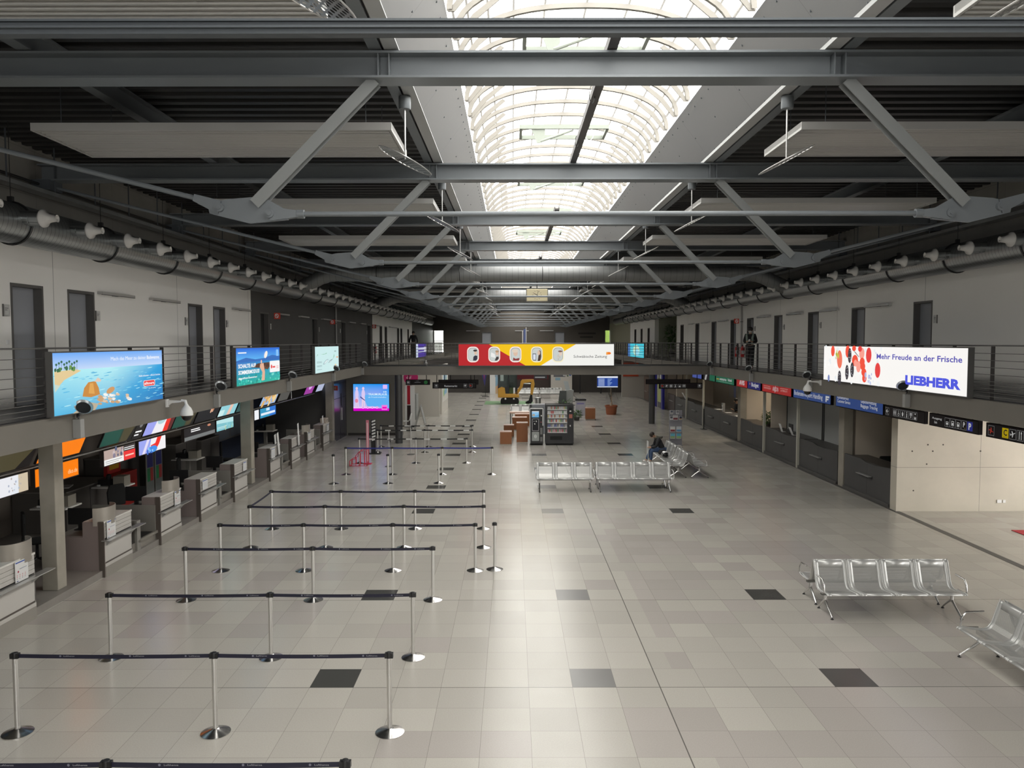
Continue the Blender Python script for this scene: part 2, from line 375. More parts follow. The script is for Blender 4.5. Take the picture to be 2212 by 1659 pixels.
GLZ = bpy.data.materials.new('opal_glazing'); GLZ.use_nodes = True; nt = GLZ.node_tree
for q in list(nt.nodes): nt.nodes.remove(q)
out = nt.nodes.new('ShaderNodeOutputMaterial'); tr = nt.nodes.new('ShaderNodeBsdfTransparent'); tr.inputs[0].default_value = (.97, .97, .95, 1)
df = nt.nodes.new('ShaderNodeBsdfTranslucent'); df.inputs[0].default_value = (.9, .88, .85, 1); mx = nt.nodes.new('ShaderNodeMixShader'); mx.inputs[0].default_value = .12
nt.links.new(tr.outputs[0], mx.inputs[1]); nt.links.new(df.outputs[0], mx.inputs[2]); nt.links.new(mx.outputs[0], out.inputs[0])
def arc(t, w=1.9, rise=.84, z=8.78): # t in 0..1
    an = PI * (1 - t); return CX + w * math.copysign(abs(math.cos(an)) ** .85, math.cos(an)), z + rise * math.sin(an) ** .9
a = M(); n = 20; vs = []
for y in (-8, 85): vs += [(arc(i / n)[0], y, arc(i / n)[1]) for i in range(n + 1)]
a.add(vs, [(i, i + 1, n + 2 + i, n + 1 + i) for i in range(n)])
sk = a.build('window_1', GLZ, smooth=60); sk['kind'] = 'structure'
rib = M()
def ribgeo(a, y):
    for lo, hi in ((.0, .055), ):
        ps = [arc(i / 24, 1.9, .84) for i in range(25)]; pi_ = [arc(i / 24, 1.83, .77) for i in range(25)]
        vs = []
        for yy in (y - .03, y + .03): vs += [(x, yy, z) for x, z in ps] + [(x, yy, z) for x, z in pi_]
        fs = []
        for i in range(24): fs += [(i, i + 1, 26 + i, 25 + i), (50 + i, 75 + i, 76 + i, 51 + i), (25 + i, 26 + i, 76 + i, 75 + i)]
        a.add(vs, fs)
    for sx in (-1, 1):  # kinked bracket plate at each springing
        pl = [(CX + sx * 1.88, 8.76), (CX + sx * 1.80, 8.76), (CX + sx * 1.56, 9.04), (CX + sx * 1.22, 9.32), (CX + sx * 1.28, 9.36), (CX + sx * 1.62, 9.10)]
        a.prism(pl if sx > 0 else pl[::-1], (y - .012, y + .012))
ribgeo(rib, 0); r0 = rib.build('rib', RIBC, parent=sk); first = True
for i in range(98):
    y = -2.84 + i * .9 
    if first: r0.location = (0, y, 0); first = False
    else: dup(r0, (0, y, 0), parent=sk)
for i in range(1, 12):
    x, z = arc(i / 12, 1.93, .88); M().box(x - .015, -8, z, x + .015, 85, z + .03).build('glazing_bar', RIBC, parent=sk)
struct('skylight_end', M().box(CX - 2.6, 85, 8, CX + 2.6, 85.3, 10), BR)
struct('skylight_end_back', M().box(CX - 2.6, -8.3, 8, CX + 2.6, -8, 10), WHT)
# roof edge beams (purlins) along the hall
for sx, nm, lb in ((-1, 'left', 'left'), (1, 'right', 'right')):
    a = M().ibeam((CX + sx * 2.6, -8, 8.06), (CX + sx * 2.6, 85, 8.06), .14, .26); struct('trim_%d' % (2 if sx < 0 else 3), a, STEEL)
    a = M().ibeam((CX + sx * 6.45, -8, 8.06), (CX + sx * 6.45, 85, 8.06), .16, .26); struct('trim_%d' % (4 if sx < 0 else 5), a, STEEL)
    a = M().prism([(CX + sx * 2.34, 7.93), (CX + sx * 2.5, 7.93), (CX + sx * 2.5, 8.0), (CX + sx * 2.36, 8.0)][::sx], (-8, 85)); struct('trim_%d' % (6 if sx < 0 else 7), a, mat('light_edge_steel', (.42, .43, .43), .4, .3))
# ================= COLUMNS =================
def column(x0, y0, x1, y1, z0, label, m=COLM):
    o = M().box(-(x1 - x0) / 2, -(y1 - y0) / 2, 0, (x1 - x0) / 2, (y1 - y0) / 2, 3.18 - z0).build('column', m, loc=((x0 + x1) / 2, (y0 + y1) / 2, z0), bevel=.012); o['kind'] = 'structure'; return o
column(-8.69, 14.16, -8.4, 14.45, .14, ''); column(-8.76, 24.95, -8.42, 25.26, .14, ''); column(-8.62, 35.8, -8.3, 36.2, .14, '')
column(10.7, 25.0, 11.0, 25.4, 0, ''); column(10.7, 36.4, 11.0, 36.85, 0, '')
for x, y in ((-5.28, 36.1), (8.0, 44.5)):
    o = M().lathe([(.17, 0), (.17, 3.18)], 24).build('column', mat('dark_round_column', (.05, .05, .052), .4), loc=(x, y, 0), smooth=40); o['kind'] = 'structure'
# ================= ROOF STEELWORK AND SERVICES =================
def ordn(i): return ['nearest', 'second', 'third', 'fourth', 'fifth', 'sixth', 'seventh', 'eighth', 'ninth', 'tenth', 'eleventh', 'twelfth', 'thirteenth', 'fourteenth', 'fifteenth', 'sixteenth', 'seventeenth', 'eighteenth'][i]
def truss():
    t = thing('roof_truss', 'x', 'roof truss', (CX, 0, 0), group='steel roof trusses across the hall')
    M().ibeam((-9.6, 0, 7.77), (9.6, 0, 7.77), .3, .29, .025, .016).build('top_beam', STEEL, t, loc=(0, 0, 0))
    for sx in (-1, 1):
        a = M()
        for q in (0, .12): a.box(sx * (2.45 + q) - .006, -.13, 7.64, sx * (2.45 + q) + .006, .13, 7.9)
        a.build('stiffener', STEEL, t)
        M().ibeam((sx * 3.98, 0, 6.27), (sx * 2.62, 0, 7.63), .13, .13, .012, .01, up=(0, 1, 0)).build('strut', mat('strut_steel', (.235, .245, .245), .4, .25), t)
        pl = [(4.52, 6.28), (4.3, 6.33), (3.9, 6.36), (3.62, 6.20), (3.62, 6.10), (4.05, 6.06), (4.5, 6.17)]
        pl = [(sx * x, z) for x, z in pl][::-sx]
        M().prism(pl, (-.02, .02)).build('gusset', STEEL, t)
        for x, z in ((4.38, 6.235), (3.82, 6.165)):
            a = M().tube([(sx * x, -.06, z), (sx * x, .06, z)], .05, 16).tube([(sx * x, -.075, z), (sx * x, .075, z)], .026, 12)
            if x > 4: a.prism([(sx * p, q) for p, q in ((4.36, 6.31), (4.66, 6.385), (4.68, 6.31), (4.4, 6.16))][::sx], (-.04, .04))
            else: a.prism([(sx * p, q) for p, q in ((3.82, 6.245), (3.5, 6.2), (3.5, 6.13), (3.82, 6.085))][::sx], (-.04, .04)).tube([(sx * 3.52, 0, 6.165), (sx * 3.44, 0, 6.165)], .05, 12)
            a.build('clevis', STEEL, t, smooth=40)
        M().tube([(sx * 4.6, 0, 6.33), (sx * 9.5, 0, 7.55)], .028, 10).build('stay_rod', STEEL, t, smooth=40)
        M().box(sx * 9.35, -.2, 7.45, sx * 9.68, .2, 7.63).build('bearing', STEELD, t)
    M().tube([(-3.5, 0, 6.165), (3.5, 0, 6.165)], .028, 12).build('tie_rod', STEEL, t, smooth=40)
    return t
tr0 = truss()
for i, y in enumerate(TY):
    if i == 0: continue
    lb = ['nearest complete steel truss, its beam crossing just above the big strut joints', 'second complete steel truss from the camera, its beam crossing behind the round perforated reflectors'][i - 1] if i < 3 else 'steel roof truss over the hall, %s complete one away from the camera' % ordn(i - 1)
    o = tr0 if i == 1 else dup(tr0)
    o.location = (CX, y, 0); o['label'] = lb
# the twin channel crossing above everything near the camera
t = thing('cross_rail', 'doubled grey steel channel crossing the very top of the picture', 'beam', (CX, 4.3, 0))
M().box(-9.7, -.05, 6.44, 9.7, .05, 6.452).box(-9.7, -.03, 6.412, 9.7, .03, 6.44).build('upper_channel', STEELD, t)
M().box(-9.7, -.06, 6.402, 9.7, .05, 6.412).box(-9.7, -.035, 6.378, 9.7, .03, 6.402).build('lower_channel', STEELD, t)
# heating panels, reflector discs
PAN = mottled('heating_panel_white', (.40, .395, .38), (.43, .425, .41), 1, .4, .3)
def panel():
    t = thing('heating_panel', 'x', 'ceiling panel', group='long white heating panels under the roof')
    M().box(-2.35, 0, 0, 2.35, .02, .1).box(-2.35, 1.48, 0, 2.35, 1.5, .1).box(-2.35, .02, .03, 2.35, 1.48, .1).box(-2.35, .02, 0, -2.32, 1.48, .1).box(2.32, .02, 0, 2.35, 1.48, .1).build('casing', PAN, t)
    a = M()
    for i in range(15): a.tube([(-2.3, .08 + i * .0957, .028), (2.3, .08 + i * .0957, .028)], .022, 6, cap=False)
    a.build('radiant_tubes', PAN, t, smooth=60)
    a = M()
    for x in (-2, 2):
        for y in (.1, 1.4): a.tube([(x, y, .1), (x, y, .72)], .006, 5)
    a.build('hanger_wires', STEELD, t); return t
PERF = perforated('perforated_reflector', (.5, .5, .5), 16, .33, .3, .8)
def disc():
    t = thing('reflector_lamp', 'x', 'ceiling lamp', group='round perforated reflectors on rods beside the skylight')
    n = 32; a = M(); R_ = .38; vs = [(0, 0, 0.03)] ; 
    for r in (.5, 1): vs += [(R_ * r * math.cos(2 * PI * k / n), R_ * r * math.sin(2 * PI * k / n), .03 * (1 - r)) for k in range(n)]
    fs = [(0, 1 + k, 1 + (k + 1) % n) for k in range(n)] + [(1 + k, 1 + n + k, 1 + n + (k + 1) % n, 1 + (k + 1) % n) for k in range(n)]
    T = Matrix.Translation((0, 0, 0)) @ Matrix.Rotation(math.radians(27), 4, 'Y')
    a.add([T @ Vector(v) for v in vs], fs); d = a.build('reflector_disc', PERF, t, uvbox=False)
    uvl = d.data.uv_layers.new(name='UVMap')
    for l in d.data.loops: v = vs[l.vertex_index]; uvl.data[l.index].uv = (v[0], v[1])
    a = M(); a.tube([T @ Vector((R_ * math.cos(2 * PI * k / n), R_ * math.sin(2 * PI * k / n), 0)) for k in range(n + 1)], .007, 5, cap=False); a.build('rim', ALU, t, smooth=60)
    M().tube([(0, 0, 0.02), (0, 0, .66)], .011, 8).build('rod', ALU, t)
    M().lathe([(.075, 0), (.08, .02), (.08, .16)], 16, (0, 0, .66)).build('lamp_housing', STEEL, t, smooth=40)
    return t
p0 = panel(); d0 = disc(); fp = fd = True
for i, y in enumerate(TY[:-1]):
    for sx, nm in ((-1, 'left'), (1, 'right')):
        where = ['at the very top edge', 'between the first two complete trusses', 'between the second and third complete trusses', 'between the third and fourth complete trusses'][i] if i < 4 else '%s one away from the camera' % ordn(i)
        o = p0 if fp else dup(p0); fp = False
        o.location = (CX + sx * 5.02, y + (1.44 if i else 1.85), 7.48); o['label'] = 'white ribbed heating panel %s of the skylight, %s' % (nm, where)
        o = d0 if fd else dup(d0); fd = False
        o.location = (CX + sx * 2.5, y + (1.5 if i else 1.97), 7.10); o.rotation_euler = (0, 0, 0 if sx < 0 else PI); o['label'] = 'round perforated reflector %s of the skylight, %s' % (nm, where)
# dark bars along the skylight centre, alternate bays
for j, i in enumerate((1, 3, 5, 7)):
    t = thing('cable_channel', ['dark channel under the skylight joining the first two complete trusses', 'dark channel under the skylight joining the third and fourth trusses', 'dark channel under the skylight joining the fifth and sixth trusses', 'dark channel under the skylight joining the seventh and eighth trusses'][j], 'cable channel', (CX, TY[i], 0), group='dark channels under the skylight')
    M().box(-.055, -.5, 7.925, .055, 5.55, 7.96).box(-.055, -.5, 7.96, -.045, 5.55, 8.03).box(.045, -.5, 7.96, .055, 5.55, 8.03).build('channel', mat('brown_steel', (.055, .05, .05), .5), t)
    a = M()
    for y, r in ((.8, .1), (1.5, .12), (3.9, .09)):
        a.tube([(-.05 + r * math.cos(q) * .3, y, 7.95 + r * math.sin(q)) for q in [2 * PI * k / 14 for k in range(15)]], .005, 5, cap=False)
    a.build('cable_loop', BLK, t)
# smoke vents in the vault
def vent():
    t = thing('vent_opener', 'x', 'skylight vent', group='opening vents in the skylight vault')
    M().box(-.95, -.03, 0, .95, .03, .09).box(-.95, .85, .0, .95, .9, .09).box(-.98, -.03, 0, -.92, .9, .09).box(.92, -.03, 0, .98, .9, .09).build('frame', mat('pale_green_frame', (.30, .33, .29), .5), t)
    G = MATS['pale_green_frame']
    M().prism([(-.72, .0), (-.42, .0), (-.42, -.16), (-.52, -.30), (-.6, -.30)], (0, .03)).build('bracket', G, t)
    M().tube([(-.52, .02, -.26), (.2, .02, -.02)], [.03, .022], 8).build('drive_arm', G, t, smooth=40)
    a = M(); a.tube([(.55 + .09 * math.cos(2 * PI * k / 14), .02, -.12 + .12 * math.sin(2 * PI * k / 14)) for k in range(15)], .008, 5, cap=False); a.tube([(.3, .02, .0), (.42, .02, -.2), (.55, .02, -.05)], .008, 5)
    a.build('hose', ALU, t); return t
v0 = vent()
for j, i in enumerate((0, 1, 2, 3, 4, 5)):
    o = v0 if j == 0 else dup(v0); o.location = (CX + .05, TY[i] + 3.1 + .0, 9.38)
    o['label'] = 'pale green frame and arm of a skylight vent, ' + (['at the top edge of the picture', 'seen beside the dark central channel', 'just past the second complete truss'][j] if j < 3 else '%s vent away from the camera' % ordn(j))
# ---- ducts along both galleries
RING = mat('black_duct_band', (.01, .01, .01), .5)
WNZ = mat('white_nozzle', (.55, .54, .52), .35)
DUCT = mat('spiral_duct', (.30, .315, .32), .32, .85); g = N(DUCT); P = g.xyz()
f = g.math('FRACT', g.math('MULTIPLY', P[1], 1 / .11)); k = g.math('LESS_THAN', f, .1)
g.link(g.mix(k, (.34, .355, .36), (.16, .17, .17)), g.b.inputs['Base Color'])
DUCTX = mat('cross_duct', (.4, .415, .42), .5, .5); g = N(DUCTX); P = g.xyz()
f = g.math('FRACT', g.math('MULTIPLY', P[0], 1 / .22)); k = g.math('LESS_THAN', f, .06)
g.link(g.mix(k, (.20, .205, .205), (.11, .115, .115)), g.b.inputs['Base Color'])
def nozzle_mb(sx):
    return M().tube([(sx * .1, 0, .02), (-sx * .3, 0, 0)], .115, 18).tube([(-sx * .12, 0, 0), (-sx * .135, 0, 0)], .122, 18)
for sx, nm, dx in ((-1, 'left', -7.93), (1, 'right', 10.13)):
    t = thing('ventilation_duct', 'long round galvanised duct with nozzles along the %s gallery wall' % nm, 'air duct', (dx, 0, 6.61))
    M().tube([(0, -7, 0), (0, 76, 0)], .32, 32).build('pipe', DUCT, t, smooth=40)
    rg = None; nz = None
    for i in range(24):
        y = 7.05 + i * 2.7
        if rg is None: rg = M().tube([(.335 * math.cos(2 * PI * k / 32), 0, .335 * math.sin(2 * PI * k / 32)) for k in range(33)], .016, 6, cap=False).tube([(0, 0, .33), (0, 0, 1.6)], .006, 5).box(-.04, -.03, .33, .04, .03, .42).build('hanger_band', RING, t)
        else: rg = dup(rg, parent=t)
        rg.location = (0, y, 0)
    for i in range(46):
        y = 4.2 + 1.35 * i
        if nz is None:
            nz = nozzle_mb(sx).build('nozzle', DUCT, t, smooth=40); nz.location = (-sx * .28, y, .05)
            T = Matrix.Rotation(-sx * PI / 2, 4, 'Y')
            M().lathe([(.0, .02), (.115, .0), (.142, .03), (.135, .07), (.085, .10), (.062, .16), (.05, .25), (.058, .26), (.04, .26), (.0, .2)], 20, T=Matrix.Translation((-sx * .28, 0, 0)) @ T).build('nozzle_head', WNZ, nz, smooth=50)
        else: o = dup(nz, (-sx * .28, y, .05), parent=t)
for y, nm, z, r in ((28.5, 'nearer', 7.18, .27), (44.75, 'farther', 7.3, .36)):
    t = thing('cross_duct', '%s of two wide round ducts crossing the hall under the skylight' % nm, 'air duct', (CX, y, z))
    pts = [(-8.9, -.2, -.45), (-8.6, -.1, -.22), (-8.3, 0, -.05), (-7.9, 0, 0), (7.9, 0, 0), (8.3, 0, -.05), (8.6, -.1, -.22), (8.9, -.2, -.45)]
    M().tube([(-7.4, 0, 0), (7.4, 0, 0)], r, 32).build('pipe', DUCTX, t, smooth=40)
    for sx in (-1, 1):
        M().tube([(sx * 7.4, 0, 0), (sx * 7.75, 0, -.03), (sx * 8.1, 0, -.14), (sx * 8.4, 0, -.3), (sx * 8.85, 0, -.5)], r * .95, 24).build('elbow', DUCTX, t, smooth=40)
    a = M()
    for x in (-6, -3, 0, 3, 6): a.tube([(x, (r + .005) * math.cos(2 * PI * k / 24), (r + .005) * math.sin(2 * PI * k / 24)) for k in range(25)], .012, 5, cap=False)
    a.build('joint_bands', RING, t)
for sx, nm in ((-1, 'left'), (1, 'right')):
    x = -8.2 if sx < 0 else 10.4
    t = thing('cable_tray', 'perforated cable tray hanging above the %s duct' % nm, 'cable tray', (x, 0, 7.3))
    M().box(-.12, -7, 0, .12, 83, .008).box(-.12, -7, .008, -.115, 83, .07).box(.115, -7, .008, .12, 83, .07).build('tray', GALV, t)
    a = M()
    for i in range(60): a.box(-.02, 2 + i * 1.35, .07, .0, 2.02 + i * 1.35, .9)
    a.build('hangers', STEELD, t)
    M().tube([(sx * .25, -7, .25), (sx * .25, 83, .25)], .025, 8).build('conduit', BLK, t)
# ---- clock
t = thing('hanging_clock', 'cream rectangular double-sided clock hanging over the bridge', 'clock', (1.12, 35.2, 6.53))
M().box(-.47, -.1, 0, .47, .1, .55).build('case', mat('clock_cream', (.42, .37, .24), .4), t, bevel=.02)
M().box(-.49, -.09, -.005, -.47, .09, .555).box(.47, -.09, -.005, .49, .09, .555).box(-.47, -.09, -.02, .47, .09, 0).build('side_frame', DFR, t)
a = M()
for k in range(12):
    an = k * PI / 6; r1, r2 = .165, .215; c, s_ = math.cos(an), math.sin(an); T = Matrix.Translation((0, -.104, .275)) @ Matrix.Rotation(an, 4, 'Y')
    a.box(-.008, 0, .165, .008, .003, .21, T=T)
a.build('hour_marks', BLK, t)
for nm, an, L, wd in (('hour_hand', -60, .15, .011), ('minute_hand', 17, .2, .008)):
    M().box(-wd, 0, -.06, wd, .003, L, T=Matrix.Translation((0, -.108, .275)) @ Matrix.Rotation(math.radians(an), 4, 'Y')).build(nm, BLK, t)
M().tube([(0, 0, .55), (0, 0, 1.35)], .02, 8).lathe([(.05, 0), (.03, .1)], 12, (0, 0, 1.25)).build('hanging_rod', BLK, t)

# ================= RAILINGS =================
RZ = [4.635, 4.485, 4.35, 4.215, 4.08, 3.95, 3.88, 3.81, 3.735, 3.66]
def railing(name, label, p0, p1, ph=0.0):
    p0 = Vector(p0); p1 = Vector(p1); d = p1 - p0; L = d.length; d.normalize(); rz = math.atan2(d.y, d.x)
    t = thing(name, label, 'railing', (p0.x, p0.y, 0), rz)
    a = M().tube([(0, 0, RZ[0]), (L, 0, RZ[0])], .014, 8).build('handrail', RAILM, t, smooth=40)
    r0 = M().tube([(0, 0, 0), (L, 0, 0)], .0065, 6).build('rail', RAILM, t, loc=(0, 0, RZ[1]), smooth=50)
    for z in RZ[2:]: dup(r0, (0, 0, z), parent=t)
    n = int((L - ph) / 1.3) + 1; q = None
    for i in range(n):
        x = ph + i * 1.3
        if q is None: q = M().box(-.007, .02, 3.4, .007, .095, 4.62).build('post', mat('railing_post', (.05, .045, .045), .5), t, loc=(x, 0, 0))
        else: dup(q, (x, 0, 0), parent=t)
    return t
railing('gallery_railing', 'steel railing of thin bars along the left gallery before the bridge', (-6.99, 2, 0), (-6.99, 35.9, 0), .66)
railing('gallery_railing', 'steel railing of thin bars along the left gallery beyond the bridge', (-6.99, 38.7, 0), (-6.99, 79, 0))
railing('gallery_railing', 'steel railing of thin bars along the right gallery before the bridge', (9.14, 35.9, 0), (9.14, 2, 0), .2)
railing('gallery_railing', 'steel railing of thin bars along the right gallery beyond the bridge', (9.14, 79, 0), (9.14, 38.7, 0))
railing('bridge_railing', 'steel railing on the near edge of the bridge', (-6.95, 36.04, 0), (9.1, 36.04, 0), .4)
railing('bridge_railing', 'steel railing on the far edge of the bridge', (9.1, 38.55, 0), (-6.95, 38.55, 0), .4)

# ================= PRINTED AND LIT PANELS =================
def vcol_mat(name, lit, rough=.4, k=1.0):
    m = mat(name, (0.01, .01, .01), rough, spec=.12 if lit else .4); g = N(m); a = g.n('ShaderNodeVertexColor'); a.layer_name = 'Col'
    if lit: g.link(a.outputs[0], g.b.inputs['Emission Color']); g.b.inputs['Emission Strength'].default_value = k
    else: g.link(a.outputs[0], g.b.inputs['Base Color'])
    return m
LIT = vcol_mat('lit_print', True, .3, .66); PRT = vcol_mat('paper_print', False, .5); DIM = vcol_mat('dim_lit_print', True, .3, .3)
_fonts = {}
def text_geo(s, bold=0.0, sh=0.0):
    key = (s, bold, sh)
    if key in _fonts: return _fonts[key]
    cu = bpy.data.curves.new('t', 'FONT'); cu.body = s; cu.size = 1; cu.resolution_u = 2; cu.offset = bold; cu.shear = sh; cu.fill_mode = 'FRONT'
    o = bpy.data.objects.new('t', cu); me = bpy.data.meshes.new_from_object(o)
    vs = [(v.co.x, v.co.y) for v in me.vertices]; fs = [tuple(p.vertices) for p in me.polygons]
    bpy.data.objects.remove(o); bpy.data.curves.remove(cu); bpy.data.meshes.remove(me)
    _fonts[key] = (vs, fs); return vs, fs
class Sheet:
    """flat print in its own u (right), v (up) metres; layers lift .6 mm each"""
    def __init__(s, o, U, V, Nn, step=.00014): s.a = M(); s.o = Vector(o); s.U = Vector(U); s.V = Vector(V); s.N = Vector(Nn); s.k = 0; s.step = step
    def P(s, u, v): return s.o + s.U * u + s.V * v + s.N * (s.k * s.step)
    def poly(s, pts, col): s.k += 1; s.a.add([s.P(*p) for p in pts], [tuple(range(len(pts)))], 0, col); return s
    def rect(s, u0, v0, u1, v1, col): return s.poly([(u0, v0), (u1, v0), (u1, v1), (u0, v1)], col)
    def ell(s, cu, cv, ru, rv, col, n=18, rot=0): return s.poly([(cu + ru * math.cos(2 * PI * i / n) * math.cos(rot) - rv * math.sin(2 * PI * i / n) * math.sin(rot), cv + ru * math.cos(2 * PI * i / n) * math.sin(rot) + rv * math.sin(2 * PI * i / n) * math.cos(rot)) for i in range(n)], col)
    def blobs(s, u0, v0, u1, v1, n, r, cols, asp=1.0, seed=1, rot=0):
        rnd = random.Random(seed)
        for i in range(n): q = r * rnd.uniform(.5, 1.3); s.ell(rnd.uniform(u0, u1), rnd.uniform(v0, v1), q * asp, q, cols[i % len(cols)], 8, rot)
        return s
    def rrect(s, u0, v0, u1, v1, r, col):
        p = []
        for cu, cv, a0 in ((u1 - r, v1 - r, 0), (u0 + r, v1 - r, 1), (u0 + r, v0 + r, 2), (u1 - r, v0 + r, 3)):
            p += [(cu + r * math.cos((a0 + i / 5) * PI / 2), cv + r * math.sin((a0 + i / 5) * PI / 2)) for i in range(6)]
        return s.poly(p, col)
    def text(s, st, u, v, h, col, bold=.0, fit=None, align='l', sh=0.0):
        vs, fs = text_geo(st, bold, sh); w_ = max(x for x, y in vs) - min(x for x, y in vs); x0 = min(x for x, y in vs); sc = h / .72; sx = sc
        if fit: sx = fit / w_
        W = w_ * sx; du = {'l': 0, 'c': -W / 2, 'r': -W}[align]; s.k += 1
        s.a.add([s.P(u + du + (x - x0) * sx, v + y * sc) for x, y in vs], fs, 0, col); return s
    def build(s, name, m, parent): return s.a.build(name, m, parent)
W_ = (1, 1, 1); K_ = (.01, .01, .012)
def lightbox(name, label, cat, face, x, y0, y1, z0, z1, d, draw, m=None, cm=None, group=None):
    """face 'L' on the left side looking +X (u runs +Y), 'R' on the right looking -X (u runs -Y), 'F' facing the camera (u=+X, x is then Y)"""
    cm = cm or mat('lightbox_case', (.09, .088, .085), .45)
    if face == 'F':
        t = thing(name, label, cat, (y0, x, z0), group=group); M().box(0, 0, 0, y1 - y0, d, z1 - z0).build('casing', cm, t)
        sh = Sheet((.02, -.001, .02), (1, 0, 0), (0, 0, 1), (0, -1, 0)); W, H = y1 - y0 - .04, z1 - z0 - .04
    elif face == 'L':
        t = thing(name, label, cat, (x, y0, z0), group=group); M().box(-d, 0, 0, 0, y1 - y0, z1 - z0).build('casing', cm, t)
        sh = Sheet((.001, .02, .02), (0, 1, 0), (0, 0, 1), (1, 0, 0)); W, H = y1 - y0 - .04, z1 - z0 - .04
    else:
        t = thing(name, label, cat, (x, y1, z0), group=group); M().box(0, y0 - y1, 0, d, 0, z1 - z0).build('casing', cm, t)
        sh = Sheet((-.001, -.02, .02), (0, -1, 0), (0, 0, 1), (-1, 0, 0)); W, H = y1 - y0 - .04, z1 - z0 - .04
    draw(sh, W, H); sh.build('picture', m or LIT, t); return t
def d_beach(s, W, H):
    sk, sk2 = (.16, .42, .95), (.62, .76, .98); hz = H * .72; s.k += 1
    s.a.add([s.P(0, hz - .03), s.P(W, hz - .03), s.P(W, H), s.P(0, H)], [(0, 1, 2, 3)], 0, (sk2, sk2, sk, sk))
    s.k += 1; n = 6
    L1, L2, R1, R2 = (.10, .50, .80), (.42, .85, .93), (.02, .18, .50), (.02, .36, .75)
    s.a.add([s.P(0, 0), s.P(W, 0), s.P(W, hz), s.P(0, hz), s.P(W * .45, 0), s.P(W * .45, hz)], [(0, 4, 5, 3), (4, 1, 2, 5)], 0, None)
    s.a.c[-2] = (L1, (.08, .40, .70), (.50, .90, .95), L2); s.a.c[-1] = ((.08, .40, .70), R1, R2, (.50, .90, .95))
    s.blobs(0, .05, W, hz * .93, 130, .006, [(.25, .70, .90), (.06, .40, .70), (.50, .88, .95), (.10, .5, .8), (.3, .75, .9)], 14, 3, .05)
    s.poly([(0, hz * .56), (W * .07, hz * .78), (W * .2, hz * .965), (W * .17, hz), (0, hz * .985)], (.80, .62, .33))
    s.poly([(0, hz * .52), (W * .04, hz * .66), (0, hz * .7)], (.62, .72, .62))
    s.blobs(.02, hz * 1.0, W * .16, hz * 1.06, 18, .03, [(.10, .26, .08), (.16, .34, .09), (.05, .16, .07)], 1.1, 5)
    for i in range(9):
        u = .04 + i * W * .019; s.poly([(u, hz), (u + .01, hz), (u + .018, hz * 1.13 + .02 * (i % 3)), (u + .008, hz * 1.13)], (.05, .12, .10)); s.ell(u + .012, hz * 1.13 + .02 * (i % 3), .03, .02, (.05, .16, .10), 8)
    s.blobs(W * .34, H * .08, W * .62, H * .26, 34, .022, [(.85, .80, .74), (.62, .38, .20), (.75, .55, .38), (.95, .93, .90)], 3.2, 9, -.12)
    s.ell(W * .44, H * .31, .14, .05, (.66, .34, .14), 14, .2)
    s.poly([(W * .2, H * .26), (W * .215, H * .40), (W * .25, H * .49), (W * .31, H * .50), (W * .335, H * .38), (W * .345, H * .26), (W * .27, H * .23)], (.62, .27, .06))
    s.poly([(W * .25, H * .3), (W * .262, H * .47), (W * .29, H * .47), (W * .30, H * .28)], (.78, .40, .10)); s.poly([(W * .3, H * .49), (W * .33, H * .56), (W * .36, H * .51), (W * .35, H * .48)], (.80, .62, .50))
    s.poly([(W * .12, 0), (W * .24, H * .16), (W * .33, H * .1), (W * .3, 0)], (.52, .45, .33))
    s.text('Mach das Meer zu deiner ', W * .45, H * .84, H * .07, (.93, .96, 1), 0, W * .35); s.text('Badewanne.', W * .81, H * .84, H * .07, W_, .012, W * .145)
    s.text('Nicht träumen – alltours buchen.', W * .72, H * .5, H * .035, W_, .01, W * .24)
    s.rrect(W * .765, H * .30, W * .895, H * .42, .045, (.95, .75, .75)); s.rrect(W * .77, H * .31, W * .89, H * .41, .04, (.85, .05, .05)); s.text('alltours', W * .775, H * .335, H * .055, W_, .02, W * .11)
    s.text('alles. aber günstig', W * .82, H * .25, H * .025, W_, 0, W * .08)
lightbox('advert_lightbox', 'large lit seaside advert with palms, island and rock on the left gallery railing', 'lightbox', 'L', -6.85, 11.58, 15.24, 3.6, 4.585, .1, d_beach, group='lit adverts on the left gallery railing')
